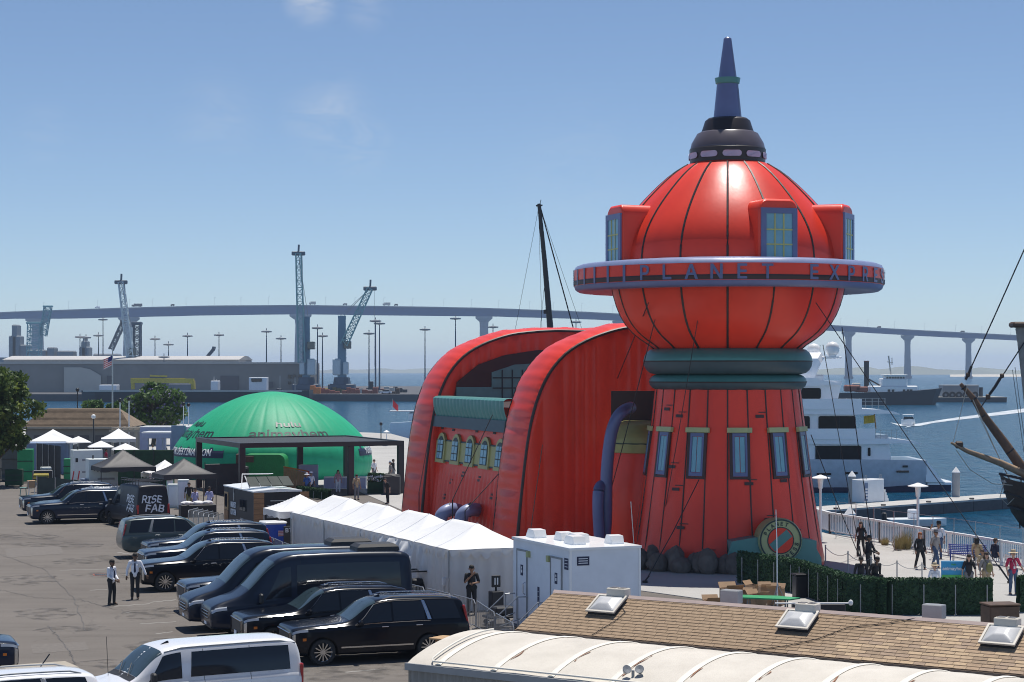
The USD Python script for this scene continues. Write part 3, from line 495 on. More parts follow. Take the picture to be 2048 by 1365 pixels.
for word, mid, sgn in (('PLANET', PI * .62, -1), ('EXPRESS', -PI * .36, 1)):
    for k, ch in enumerate(word):
        a = mid + sgn * (k - (len(word) - 1) / 2) * .30
        obj('letter', rot(mv(ctext(ch, .2, .03, True), (.895 * math.cos(a), .895 * math.sin(a), 0), rz=a - PI / 2 if sgn < 0 else a + PI / 2)), 'ink', dr)
# ---------------------------------------------------------------- red inflatable hall: two high arched side walls with a windowed front between
hd = np.array([.329, -.944]); hn = np.array([.944, .329])          # along the front (towards the viewer), into the depth
HB = np.array([-1.0, 100.2]); HA = np.array([-5.25, 112.2]); TNEAR, TFAR = 3.7, 4.0
hall = thing('inflatable_hall', 'red inflatable hall with two high curved side walls and blue arched windows', 'inflatable', (0, 0, 0))
FP = np.array([(0, 0), (.3, 3), (.75, 6.2), (1.5, 8.4), (2.7, 9.85), (4.35, 10.7), (6, 11.12), (8.5, 11.3), (11, 11.25), (14, 11.2)])
fpz = PchipInterpolator(FP[:, 0], FP[:, 1])
def hp(o, s, t, z): return np.stack(np.broadcast_arrays(o[0] + hn[0] * s + hd[0] * t, o[1] + hn[1] * s + hd[1] * t, z), -1)
def fin(o, T):
    s_ = lambda u: 14 * u ** 1.5
    def side(t, sgn):
        def fn(u, v):
            s = s_(u); z = fpz(s) * v * .995; edge = np.minimum(1, np.minimum(s / .4, (fpz(s) - z) / .5).clip(0, 1) + .0)
            return hp(o, s, t + sgn * (.075 * np.abs(np.sin((s + .22 * np.sin(s * 1.9)) * PI / .74)) ** .8 + .16 * meshkit.fbm(np.stack([s * .9, z * .45, s * 0], -1), 3, 4)) * edge * np.minimum(1, s / .6), z)
        return grid(fn, 150, 40)
    u = np.linspace(0, 1, 80); L_ = np.r_[0, np.cumsum(np.hypot(np.diff(FP[:, 0]), np.diff(FP[:, 1])))]
    sp = PchipInterpolator(L_, FP)
    def rim(u, v):
        p = sp(u * L_[-1]); q = sp(np.clip(u * L_[-1] + .05, 0, L_[-1])) - sp(np.clip(u * L_[-1] - .05, 0, L_[-1])); q /= np.linalg.norm(q, axis=-1, keepdims=True)
        b = .26 * np.sin(v * PI) ** .6 + (.012 * np.sin(u * L_[-1] * 2 * PI / .62) + .10 * (meshkit.noise(np.stack([u * L_[-1] * 1.3, v * 2, u * 0], -1), 8) - .5)) * np.sin(v * PI) ** .4 + .018 * np.sin(u * L_[-1] * 2 * PI / .31) * (np.exp(-v / .08) + np.exp(-(1 - v) / .08))
        return hp(o, p[..., 0] - q[..., 1] * b, v * T, p[..., 1] + q[..., 0] * b)
    w = cat(side(0, -1), side(T, 1), grid(rim, 220, 16))
    return w, [hp(o, *( (sp(x)[0], T, sp(x)[1]) )) for x in np.linspace(0, L_[-1], 50)], [hp(o, sp(x)[0], 0, sp(x)[1]) for x in np.linspace(0, L_[-1], 50)]
for o, T in ((HB, TNEAR), (HA - hd * TFAR, TFAR)):
    w, e1, e0 = fin(o, T); fw = obj('side_wall', w, 'red_vinyl', hall, smooth=50)
    obj('edge_seam', tube(np.array(e1), .085, 6), 'seam_dark', fw); obj('edge_seam', tube(np.array(e0), .06, 6), 'seam_dark', fw)
FL = np.linalg.norm(HB - HA)                                      # width of the front between the walls
def fr(s, t, z): return hp(HA, s, t, z)
def front(u, v):
    t = u * FL; z = v * 6.3; return fr(.45 + .11 * z + .04 * np.sin(t * 2 * PI / .62) * np.minimum(1, v * 5) * (z < 3), t, z)
obj('front_wall', grid(front, 140, 20), 'red_vinyl', hall, smooth=50)
fz = lambda z: .45 + .11 * z
def slab(t0, t1, z0, z1, d0, d1):
    V = [fr(fz(z) - d, t, z) for d in (d0, d1) for z in (z0, z1) for t in (t0, t1)]; return np.array(V), tri(BF)
aw = obj('awning', grid(lambda u, v: fr(fz(6.0) - .42 * np.sin(np.minimum(v * 1.25, 1) * PI / 2) * (1 - .6 * np.clip(v - .5, 0, 1)) - .07 * np.abs(np.sin(u * FL * PI / .62)) + np.clip(v - .72, 0, 1) * 3.2, u * FL, 5.9 + 1.6 * np.minimum(v * 1.3, 1)), 160, 22), 'teal_vinyl', hall, smooth=50)
obj('awning_band', grid(lambda u, v: fr(fz(6.0) - .42 + .1 * v, .1 + u * (FL - .2), 5.75 + .62 * v), 2, 2), 'teal_dark', aw)
bandp = obj('window_band', slab(.05, FL - .05, 3.9, 4.95, .0, .08), 'band_yellow', hall)
obj('band_line', cat(slab(.05, FL - .05, 4.95, 5.03, 0, .09), slab(.05, FL - .05, 3.81, 3.9, 0, .09)), 'ink', bandp)
def arch(t, z0, z1, w, d0, d1, m):
    pts = [(w * math.cos(a), z1 - w + w * math.sin(a)) for a in np.linspace(0, PI, 11)] + [(-w, z0), (w, z0)]
    pm = poly(pts, 1.0); V = np.array([fr(fz(z) - (d0 + (d1 - d0) * q), t + x, z) for x, z, q in pm[0]]); return V, pm[1][:, ::-1]
for t in (1.25, 4.0, 6.55, 9.15, 11.65):
    wd = obj('window', arch(t, 3.72, 5.42, .80, .02, .16, 0), 'band_yellow', hall)
    obj('frame', arch(t, 3.92, 5.22, .58, .1, .18, 0), 'ink', wd)
    for k, (a, b) in enumerate(((-.48, -.05), (.05, .48))):
        for z0, z1 in ((3.97, 4.3), (4.36, 4.72), (4.78, 5.0)): obj('pane', slab(t + a, t + b, z0, z1, .1, .2), 'pane_blue', wd)
for t, z in ((.6, 5.6), (2.7, 5.55), (5.2, 3.1), (8.1, 3.0), (10.4, 2.2), (3.2, 2.6), (6.9, 5.6), (9.9, 5.6), (2.2, 1.7), (7.6, 1.3), (11.6, 2.9), (4.6, 1.2)):
    obj('brick_mark', cat(slab(t, t + .42, z, z + .12, 0, .03), slab(t + .15, t + .5, z + .2, z + .3, 0, .03)), 'brown_vinyl', hall)
# dark inner panel with a glazed part, on the inside of the far wall and behind the awning
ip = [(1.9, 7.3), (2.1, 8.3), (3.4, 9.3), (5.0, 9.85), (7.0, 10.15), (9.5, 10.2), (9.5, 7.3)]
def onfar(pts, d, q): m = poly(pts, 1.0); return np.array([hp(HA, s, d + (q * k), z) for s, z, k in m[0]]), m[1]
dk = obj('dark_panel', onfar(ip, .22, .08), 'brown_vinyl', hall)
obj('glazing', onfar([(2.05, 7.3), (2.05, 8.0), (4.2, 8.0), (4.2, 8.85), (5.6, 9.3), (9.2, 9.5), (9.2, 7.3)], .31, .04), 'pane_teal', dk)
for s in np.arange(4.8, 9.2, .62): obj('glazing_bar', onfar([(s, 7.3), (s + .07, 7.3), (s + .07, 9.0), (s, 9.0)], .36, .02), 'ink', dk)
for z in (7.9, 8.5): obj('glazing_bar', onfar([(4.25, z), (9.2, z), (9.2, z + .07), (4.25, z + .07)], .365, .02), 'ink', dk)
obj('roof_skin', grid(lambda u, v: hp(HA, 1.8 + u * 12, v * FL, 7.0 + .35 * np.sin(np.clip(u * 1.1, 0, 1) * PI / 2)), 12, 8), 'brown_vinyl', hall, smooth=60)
# pipes of the hall
def pipe(pts, r, m='slate_vinyl', n=10, k=8):
    P = np.asarray(pts, float); t = np.arange(len(P)); c = PchipInterpolator(t, P); return tube(c(np.linspace(0, len(P) - 1, (len(P) - 1) * k)), r, n)
P2 = lambda u, v, Y: dp(u, v, Y)
for u0 in (892, 933):
    Y = 104.2 if u0 < 900 else 102.9
    A = P2(u0 - 12, 1055, Y); B = P2(u0 - 8, 1030, Y); C = P2(u0 + 8, 1020, Y + .3); D = P2(u0 + 24, 1021, Y + 1.4)
    el = obj('elbow_pipe', pipe([A, B, C, D], .36, k=6), 'slate_pale', hall, smooth=60); obj('seam', tube([C + (.05 * math.cos(a), .37 * math.cos(a), .37 * math.sin(a)) for a in np.linspace(0, 2 * PI, 12)], .04, 4), 'ink', el)
obj('side_annex', lathe([(1.72, 0), (1.95, .9), (2.05, 2.2), (1.95, 3.8), (1.74, 5.0)], 40, (6.55, 95.3, 0), rfun=lambda th, z: 1 + .01 * np.abs(np.sin(th * 9))), 'red_vinyl', hall, smooth=60)
an = obj('annex_roof', lathe([(1.80, 4.98), (1.86, 5.0), (1.86, 5.42), (1.80, 5.44), (1.72, 5.9), (1.5, 6.3), (1.1, 6.5), (.01, 6.52)], 40, (6.55, 95.3, 0), rfun=lambda th, z: 1 + .012 * np.abs(np.sin(th * 8))), 'olive_vinyl', hall, smooth=50)
obj('roof_line', lathe([(1.87, 5.40), (1.885, 5.43), (1.87, 5.46)], 40, (6.55, 95.3, 0)), 'ink', an)
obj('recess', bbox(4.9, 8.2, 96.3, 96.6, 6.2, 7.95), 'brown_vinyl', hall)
for pts, r in (([P2(1206, 1085, 92.4), P2(1212, 1040, 92.4), P2(1213, 960, 92.4), P2(1222, 870, 92.4), P2(1240, 828, 92.5), P2(1262, 816, 93.4)], .29), ([P2(1200, 1085, 92.0), P2(1196, 1010, 92.0), P2(1198, 978, 92.1), P2(1207, 970, 92.6)], .27)):
    pp = obj('vent_pipe', pipe(pts, r), 'slate_vinyl', hall, smooth=60)
# stone-look wrapped ballast blocks around the tower foot
k = 0
for i in range(16):
    a = AV - .95 + i * .072; rr = 5.0 + .5 * (i % 3) * .5; hh = .40 + .13 * ((i * 5) % 4) / 1.5
    o = obj('ballast_block', blob((TX + rr * math.cos(a), TY + rr * math.sin(a), hh * .8), (.36 + .05 * (i % 3), .34, hh), i, .22, 1, 2.2), 'stone_wrap')
    tag(o, 'brown wrapped ballast block in the row at the tower foot, ' + ('leftmost of all' if i == 0 else f'{["second", "third", "fourth", "fifth", "sixth", "seventh", "eighth", "ninth", "tenth", "eleventh", "twelfth", "thirteenth", "fourteenth", "fifteenth"][i - 1]} from the left' if i < 15 else 'rightmost, beside the round sign'), 'ballast', 'ballast blocks around the tower foot')
# ---------------------------------------------------------------- guy ropes
RP = [((1297, 606), 12.1, (1128, 1010), 'from globe left down past the hall side wall'), ((1310, 640), 11.4, (1190, 1100), 'from low globe left to behind the white trailer'), ((1402, 602), 12.2, (1310, 1132), 'from the globe front down to the tower foot'), ((1632, 606), 12.2, (2020, 1166), 'from globe right to beside the red-shirted man'),
      ((1684, 655), 11.0, (1752, 1140), 'from globe right edge to the seated dark pair'), ((1646, 690), 10.4, (1722, 1118), 'from under the globe to the walking woman in black'), ((1398, 960), 4.2, (1290, 1165), 'short, across the left of the tower front'), ((1622, 870), 6.0, (1718, 1112), 'from the tower right flank window to the promenade')]
for (ua, va), z, (ug, vg), w in RP:
    A = gp(ua, va, z) if False else dp(ua, va, TY - 4.6); G_ = gp(ug, vg, .05)
    if ua in (1684, 1646): A = dp(ua, va, TY)
    o = thing('guy_rope', 'thin black guy rope running ' + w, 'rope', G_); obj('line', tube([(0, 0, 0), (A - G_) * .5 + (0, 0, -.12), A - G_], .022, 4), 'rope', o); obj('ground_anchor', cat(cyl((0, 0, -.05), .12, .12, 8), tube([(0, 0, .05), (A - G_) * .06 + (.03, 0, 0)], .035, 5)), 'black_metal', o)
for (ua, va, s), (ug, vg), w in (((868, 815, 0), (838, 985), 'crossing the awning end by the far wall'), ((985, 830, 0), (905, 1000), 'crossing the middle arched windows'), ((1000, 945, 0), (930, 1022), 'short, low across the hall front'), ((1085, 890, 0), (1060, 1070), 'down the near side wall of the hall')):
    Y = 111 if ua < 900 else 100.5 if ua < 1050 else 96
    A = dp(ua, va, Y); G_ = gp(ug, max(vg, 1062), .05) if False else dp(ug, vg, Y - 2.2); G_[2] = max(G_[2], .05)
    o = thing('guy_rope', 'thin dark tether on the red hall, ' + w, 'rope', G_); obj('line', tube([(0, 0, 0), A - G_], .022, 4), 'rope', o); obj('ground_anchor', cyl((0, 0, -G_[2]), .03, G_[2], 5), 'rope', o)
# ---------------------------------------------------------------- green inflatable dome
DX, DY = -20.4, 166.0; DA = math.atan2(-DY, -DX)
dpf = np.array([(8.15, 0), (8.5, 1.1), (8.35, 2.2), (7.75, 3.2), (6.75, 4.3), (5.4, 5.35), (3.7, 6.3), (1.9, 6.92), (.05, 7.15)])
td = np.r_[0, np.cumsum(np.hypot(*np.diff(dpf, axis=0).T))]; dprof = PchipInterpolator(td, dpf)(np.linspace(0, td[-1], 40))
dm = thing('inflatable_dome', 'big green inflatable dome printed with white and dark lettering', 'inflatable', (DX, DY, 0))
def dpuff(th, z):
    k = np.exp(-((z - 5.4) / 1.6) ** 2)
    return 1 - (.003 + .007 * k * (.4 + .6 * meshkit.noise(np.stack([th * 3, th * 0, th * 0], -1), 2))) * np.abs(np.cos(th * 18)) ** 12
obj('shell', lathe(dprof, 360, rfun=dpuff), 'green_dome', dm, smooth=60)
D_ = lambda m, th, z, st=.25: wrap(fine(m, st), dpf, th, z, .03)
for th in (DA + .20, DA - 1.18):
    obj('lettering', D_(ctext('hulu', .62, .01, True, 1.25), th, 4.5), 'ink', dm)
    obj('lettering', D_(ctext('animayhem', .9, .01, True, 1.02), th, 3.72), 'ink', dm)
for th in (DA - 1.32, DA + 1.86):
    b = obj('banner', D_(bbox(-6.9, 6.9, -.45, .45, 0, .012), th, 2.25, .4), 'navy_ink', dm)
    obj('lettering', D_(mv(ctext('YOUR ANIMATION DESTINATION', .56, .012, True, .9), (0, 0, .02)), th, 2.25), 'white_paint', b)
ar = thing('arch_entrance', 'green rounded arch tunnel with wooden sides at the front of the dome', 'entrance', dp(526, 966, 155.2) * (1, 1, 0), 0)
w = 1.75
pts = [(-w, 0), (w, 0), (w, 1.75)] + [(w - .5 + .5 * math.cos(a), 1.75 + .5 * math.sin(a)) for a in np.linspace(0, PI / 2, 6)] + [(-w + .5 - .5 * math.sin(a), 1.75 + .5 * math.cos(a)) for a in np.linspace(0, PI / 2, 6)]
m = poly(pts, 2.6); obj('tunnel', (np.stack([m[0][:, 0], m[0][:, 2] - .2, m[0][:, 1]], 1), m[1]), 'green_deep', ar)
for x in (-1.95,): obj('wood_panel', rbox((x, .2, 1.15), (.32, 1.2, 2.3), .03), 'wood_dark', ar)
obj('wood_panel', rbox((-1.2, -.3, 1.9), (1.0, .1, .5), .02), 'wood_dark', ar)
# ---------------------------------------------------------------- vehicles
mat('paint_black', (.003, .004, .007), .2, var=.1, coat=.3, spec=.2); mat('paint_navy', (.005, .011, .026), .22, var=.1, coat=.35, spec=.25); mat('paint_grey', (.055, .075, .075), .28, metal=.2, var=.08, coat=.5, spec=.3)
mat('paint_matte', (.010, .010, .014), .42, var=.15); mat('paint_van', (.008, .013, .026), .28, var=.1, coat=.3, spec=.25); mat('paint_white', (.78, .78, .79), .3, var=.03, coat=.8)
mat('lamp_red', (.35, .01, .015), .25, coat=.6); mat('lamp_clear', (.45, .48, .52), .15, coat=.8); mat('lamp_amber', (.6, .15, .01), .3); mat('grille_dark', (.012, .012, .014), .5)
CAR = math.radians(20); CE = np.array([math.cos(CAR), math.sin(CAR)]); CD = np.array([math.sin(CAR), -math.cos(CAR)])
class Body:
    def __init__(s, st):
        st = np.array(st, float); s.x = st[:, 0]; s.f = PchipInterpolator(st[:, 0], st[:, 1:]); s.L = s.x[-1]
    def half(s, x):
        zb, w, zs, zt, wt = np.moveaxis(s.f(x), -1, 0); o = np.zeros_like(w)
        g = np.stack([zs + .02, w * .945], 0)
        return np.stack([np.stack(p, -1) for p in ((o, zb), (w * .86, zb), (w * .965, zb + .07), (w, zb + .24), (w * 1.003, zb + (zs - zb) * .55), (w * .995, zs - .10), (w * .965, zs), (w * .94, zs + .025 * (zt - zs)),
                (w * .94 + (wt - w * .94) * .5 + .018, zs + (zt - zs) * .47), (wt + .012, zt - .13 * (zt - zs) - .005), (wt - .05, zt - .035 * np.minimum(1, (zt - zs) * 2)), (wt * .7, zt - .004), (o, zt + .012))], -2)
    def P(s, x, t, sgn=-1):
        """Surface point: t runs along the section (6 belt, 9 roof edge, 12 centre line)."""
        x = np.asarray(x, float); t = np.asarray(t, float); h = s.half(x); i = np.clip(t.astype(int), 0, 11); k = (t - i)[..., None]
        a = np.take_along_axis(h, i[..., None, None].repeat(2, -1), -2)[..., 0, :]; b = np.take_along_axis(h, (i + 1)[..., None, None].repeat(2, -1), -2)[..., 0, :]
        p = a + (b - a) * k; return np.stack([x, sgn * p[..., 0], p[..., 1]], -1)
    def solid(s, xs, wells):
        h = s.half(xs); full = np.concatenate([h, h[:, -2:0:-1] * (-1, 1)], 1); V = np.concatenate([np.broadcast_to(xs[:, None, None], full.shape[:2] + (1,)), full], -1)
        v, f = loft(V); m = m3.Manifold(m3.Mesh(v.astype(np.float32), f.astype(np.uint32)))
        if m.volume() < 0: m = m3.Manifold(m3.Mesh(v.astype(np.float32), f[:, ::-1].astype(np.uint32)))
        for x, r in wells:
            for sg in (-1, 1):
                c = m3.Manifold.cylinder(.5, r, r, 28).rotate((90, 0, 0)).translate((x, sg * (1.0) + .25 + (.0 if sg < 0 else .0), r * .84)); m = m - c
        o = m.to_mesh(); return np.array(o.vert_properties[:, :3]), np.array(o.tri_verts)
    def patch(s, x0, x1, t0, t1, sgn, off=.007, nu=8, nv=5, sl0=0.0, sl1=0.0):
        """Piece of the skin between stations x0..x1 and t0..t1, standing off by off; sl slants the ends."""
        def fn(u, v):
            t = t0 + (t1 - t0) * v; x = (x0 + sl0 * v) * (1 - u) + (x1 + sl1 * v) * u; p = s.P(x, t, sgn)
            e = 1e-3; du = s.P(x + e, t, sgn) - s.P(x - e, t, sgn); dv = s.P(x, np.clip(t + .01, 0, 11.99), sgn) - s.P(x, t - .01, sgn)
            n = np.cross(du, dv); n /= np.maximum(np.linalg.norm(n, axis=-1, keepdims=True), 1e-9); n *= np.sign(n[..., 1:2] * sgn + n[..., 2:3] * .6 + 1e-9)
            return p + n * off
        return grid(fn, nu, nv)
    def outline(s, x0, x1, t0, t1, sgn, off=.008, sl0=0., sl1=0., r=.011, open_bottom=False):
        v, _ = s.patch(x0, x1, t0, t1, sgn, off, 9, 5, sl0, sl1); G = v.reshape(9, 5, 3)
        ring = np.vstack([G[:, 0], G[-1, 1:], G[-2::-1, -1], G[0, -2:0:-1]]); return tube(ring, r, 4, closed=True)
def wheel_parts(parent, x, y, r, wd, rim='chrome', spokes=12):
    sg = -1 if y < 0 else 1
    turn = lambda m: mv(m, (x, y, r), rx=PI / 2 * (1 if sg < 0 else -1))
    w = obj('wheel', turn(lathe([(r * .70, -wd / 2), (r * .93, -wd / 2), (r, -wd * .36), (r, wd * .36), (r * .94, wd / 2), (r * .70, wd / 2), (r * .68, wd * .3), (.001, wd * .2)], 28)), 'rubber', parent, smooth=40)
    R = r * .70; ms = [lathe([(R * .93, wd * .42), (R, wd * .53), (R, wd * .50), (R * 1.0, wd * .3)], 28), lathe([(.001, wd * .47), (R * .2, wd * .47), (R * .26, wd * .3)], 12)]
    for k in range(spokes): ms.append(mv(loft([[(q, -hw, zt - .03), (q, hw, zt - .03), (q, hw * .7, zt), (q, -hw * .7, zt)] for q, hw, zt in ((R * .15, R * .07, wd * .45), (R * .95, R * .09, wd * .48))]), rz=k * 2 * PI / spokes))
    obj('rim', turn(cat(ms)), rim, w)
def rail(B, x0, x1, t, sgn, h=.05):
    xs = np.linspace(x0, x1, 9); P = B.P(xs, np.full(9, t), sgn) + (0, 0, h); P[0, 2] -= h; P[-1, 2] -= h; return tube(P, .022, 5)
def suv(label, paint, loc, rz, trim='chrome', group=None):
    B = Body([(0, .50, .90, .90, .97, .70), (.025, .40, .95, 1.0, 1.07, .76), (.1, .33, .985, 1.07, 1.13, .80), (.45, .29, 1.015, 1.11, 1.18, .82), (.95, .28, 1.025, 1.12, 1.215, .84), (1.6, .28, 1.03, 1.15, 1.26, .84), (1.78, .28, 1.03, 1.16, 1.29, .83), (2.55, .28, 1.03, 1.17, 1.80, .74), (2.85, .28, 1.03, 1.175, 1.90, .72), (3.4, .28, 1.03, 1.18, 1.945, .715), (4.6, .28, 1.03, 1.19, 1.925, .71), (5.3, .30, 1.02, 1.19, 1.875, .70), (5.52, .36, 1.00, 1.18, 1.80, .70), (5.66, .46, .965, 1.12, 1.36, .76), (5.72, .56, .92, 1.02, 1.12, .74), (5.74, .62, .88, .95, 1.0, .7)])
    c = thing('parked_suv', label, 'SUV', loc, rz, group)
    xs = np.unique(np.r_[np.linspace(0, .2, 7), np.linspace(.2, 1.75, 20), np.linspace(1.75, 3, 18), np.linspace(3, 5.3, 24), np.linspace(5.3, 5.74, 12)])
    obj('body', B.solid(xs, ((.98, .47), (4.38, .47))), paint, c, smooth=32)
    obj('windshield', B.patch(1.86, 2.72, 9.4, 12, -1, nu=10), 'glass_tint', c, True); obj('windshield', B.patch(1.86, 2.72, 9.4, 12, 1, nu=10), 'glass_tint', c, True)
    for sg in (-1, 1):
        for x0, x1, s0, s1 in ((2.06, 3.18, .62, 0), (3.24, 4.25, 0, -.02), (4.52, 5.42, -.22, -.16)):
            obj('window', B.patch(x0, x1, 7.15, 8.98, sg, sl0=s0, sl1=s1), 'glass_dark', c, True)
        obj('window_trim', B.outline(2.0, 4.42, 7.05, 9.05, sg, sl0=.64, sl1=-.2), trim, c); obj('pillar_trim', B.patch(4.34, 4.46, 7.15, 8.98, sg, .012, 3, 4, -.16, -.18), trim, c)
        obj('side_strip', B.patch(1.55, 3.85, 2.9, 3.1, sg, .012, 6, 3), trim, c)
        for x in (2.95, 4.05): obj('handle', mv(rbox((0, 0, 0), (.22, .035, .035), .01), B.P(x, 5.2, sg) + (0, .02 * sg, 0)), trim, c)
        obj('roof_rail', rail(B, 2.95, 5.2, 10.3, sg), 'chrome' if trim == 'chrome' else 'grey_metal', c)
        mr = obj('mirror', rbox(B.P(2.15, 6.7, sg) + (0, .14 * sg, .07), (.16, .26, .19), .05), paint, c)
        obj('headlight', B.patch(.05, .52, 5.2, 5.95, sg, .012, 5, 3), 'lamp_clear', c); obj('running_light', B.patch(.045, .13, 2.6, 5.0, sg, .014, 3, 5), 'chrome', c)
        obj('marker_light', B.patch(.35, .46, 4.1, 4.4, sg, .012, 3, 3), 'lamp_amber', c)
        obj('tail_light', mv(rbox((0, 0, 0), (.07, .12, .75), .02), (5.62, .86 * sg, 1.28), ry=-.22), 'lamp_red', c)
        wheel_parts(c, .98, .90 * sg, .405, .28); wheel_parts(c, 4.38, .90 * sg, .405, .28)
    obj('number_plate', rbox((-.03, 0, .56), (.015, .34, .16), .004), 'white_panel', c)
    gr = obj('grille', rbox((.03, 0, .78), (.08, 1.25, .42), .03), 'grille_dark', c); obj('grille_bar', rbox((.0, 0, 1.0), (.06, 1.5, .04), .01), trim, gr)
    obj('bumper', rbox((.12, 0, .42), (.14, 1.5, .14), .03), 'grille_dark', c); obj('rear_window', mv(rbox((0, 0, 0), (.03, 1.2, .48), .01), (5.575, 0, 1.52), ry=-.30), 'glass_dark', c)
    obj('roof_antenna', mv(loft([[(-.1, -.03, 0), (.1, -.03, 0), (.1, .03, 0), (-.1, .03, 0)], [(.06, -.005, .07), (.1, -.005, .07), (.1, .005, .07), (.06, .005, .07)]]), (2.95, -.0, 1.91)), 'paint_black', c)
    return c
def van(label, paint, loc, rz, L, st, wins, wind, wh, nm='parked_van', catg='van', rimm='grey_metal', lights=True, ac=False, group=None, trim='dark_plastic', tall=2.75, rearwin=False):
    B = Body(st); c = thing(nm, label, catg, loc, rz, group)
    xs = np.unique(np.r_[np.linspace(0, .3, 8), np.linspace(.3, 3, 40), np.linspace(3, L - .4, 16), np.linspace(L - .4, L, 12)])
    obj('body', B.solid(xs, tuple((x, wh[2] + .07) for x in wh[:2])), paint, c, smooth=32)
    for sg in (-1, 1):
        obj('windshield', B.patch(wind[0], wind[1], 9.45, 12, sg, nu=10), 'glass_tint', c, True)
        for x0, x1, s0, s1, t0, t1 in wins: obj('window', B.patch(x0, x1, t0, t1, sg, sl0=s0, sl1=s1), 'glass_dark', c, True)
        obj('mirror', cat(rbox(B.P(wind[0] + .35, 6.7, sg) + (0, .2 * sg, .15), (.14, .2, .32), .04), bar(B.P(wind[0] + .35, 6.7, sg), B.P(wind[0] + .35, 6.7, sg) + (0, .2 * sg, .12), .05)), 'dark_plastic', c)
        obj('headlight', B.patch(.05, .55, 5.0, 6.6, sg, .012, 5, 3), 'lamp_clear', c)
        obj('tail_light', rbox((L - .03, sg * .90, 1.15), (.08, .16, .55), .03), 'lamp_red', c)
        obj('side_moulding', B.patch(wh[0] + .55, wh[1] - .55, 3.3, 3.75, sg, .014, 8, 3), trim, c)
        for x in (wind[0] + 1.55,): obj('handle', mv(rbox((0, 0, 0), (.2, .04, .05), .01), B.P(x, 5.3, sg) + (0, .02 * sg, 0)), 'dark_plastic', c)
        for x in (wind[0] + 1.75, wind[0] + 3.0): obj('door_gap', B.patch(x, x + .012, 2.6, 9.0, sg, .004, 2, 10), 'rubber', c)
        for x in wh[:2]: wheel_parts(c, x, sg * .87, wh[2], .24, rimm, 8)
    obj('number_plate', rbox((.02, 0, .56), (.02, .34, .16), .004), 'white_panel', c)
    g = obj('grille', rbox((.05, 0, .84), (.1, 1.1, .34), .03), 'grille_dark', c)
    for z in (.74, .84, .94): obj('grille_bar', rbox((-.005, 0, z), (.03, 1.05, .025), .008), 'chrome' if lights else 'grey_metal', g)
    obj('bumper', rbox((.12, 0, .5), (.16, 1.65, .24), .05), trim, c)
    if ac: obj('roof_unit', loft([[(x, y, z) for x, y in ((-.75, -.5), (.75, -.5), (.75, .5), (-.75, .5))] if k == 0 else [(x * k, y * k, z) for x, y in ((-.75, -.5), (.75, -.5), (.75, .5), (-.75, .5))] for z, k in ((tall - .02, 1), (tall + .12, 1), (tall + .22, .82))]) if False else mv(loft([[(x * k, y * k, z) for x, y in ((-.75, -.5), (.75, -.5), (.75, .5), (-.75, .5))] for z, k in ((0, 1), (.14, .98), (.24, .8))]), (ac, 0, tall - .01)), 'dark_plastic', c)
    if rearwin:
        for y in (-.45, .45): obj('rear_window', rbox((L - .1, y, 1.6), (.2, .7, .5), .02), 'glass_dark', c)
    return c, B
def place(u, v, z, lx, ly, rz):
    """Where the nose stands when the local point (lx, ly) is seen at pixel (u, v) at height z."""
    p = gp(u, v, z)[:2]; c, s = math.cos(rz), math.sin(rz); return (p[0] - c * lx + s * ly, p[1] - s * lx - c * ly, 0)
n1 = place(645, 1331, 0, .98, -.95, CAR)
S1 = suv('nearest black SUV with chrome wheels, parked just behind the white passenger van', 'paint_black', n1, CAR)
copy(S1, np.array(n1) + (-1.85, 2.75, 0), CAR, 'black SUV between the nearest SUV and the two tall dark vans')
n4 = place(330, 1184, 0, .98, -.95, CAR)
copy(S1, n4, CAR, 'black SUV with chrome wheels beside the man in a tie')
SN = suv('dark navy SUV whose hood just shows in front of the farther tall van', 'paint_navy', place(360, 1170, .95, .1, .7, CAR), CAR)
copy(SN, place(280, 1104, 1.02, .1, .7, CAR), CAR, 'dark navy SUV parked next beyond the one beside the man in a tie')
copy(SN, place(287, 1086, 1.02, .1, .7, CAR), CAR, 'dark navy SUV parked right against the grey-green SUV')
suv('grey-green SUV with its tail to the open lot, beside the black lettered van', 'paint_grey', place(250, 1100, .45, 5.6, 1.0, CAR + PI), CAR + PI, trim='grey_metal')
copy(SN, place(110, 1045, 0, .98, -.95, CAR), CAR, 'nearest of three dark SUVs parked left of the black lettered van')
copy(SN, place(57, 1018, .8, .1, .85, CAR), CAR, 'middle one of three dark SUVs parked left of the black lettered van')
copy(SN, place(41, 1003, .8, .1, .85, CAR), CAR, 'farthest of three dark SUVs parked left of the black lettered van')
copy(SN, place(30, 1300, .9, .1, .8, CAR + PI), CAR + PI, 'dark vehicle nose poking in at the left picture edge, low down')
SPR = [(0, .62, .86, .86, .95, .70), (.04, .46, .94, 1.0, 1.08, .76), (.2, .38, .985, 1.08, 1.19, .79), (.6, .35, 1.0, 1.12, 1.33, .80), (1.0, .34, 1.01, 1.16, 1.46, .82), (1.2, .34, 1.01, 1.18, 1.58, .82), (2.05, .34, 1.01, 1.24, 2.42, .80), (2.4, .34, 1.01, 1.26, 2.66, .80), (2.9, .34, 1.01, 1.28, 2.77, .81), (4.5, .34, 1.01, 1.28, 2.80, .82), (6.5, .36, 1.01, 1.28, 2.77, .82), (6.85, .42, 1.0, 1.27, 2.70, .81), (6.98, .5, .98, 1.24, 2.45, .80), (7.02, .6, .95, 1.2, 1.6, .8)]
spw = ((1.85, 2.75, .55, 0, 7.1, 8.7), (2.95, 6.6, 0, -.05, 7.2, 8.75))
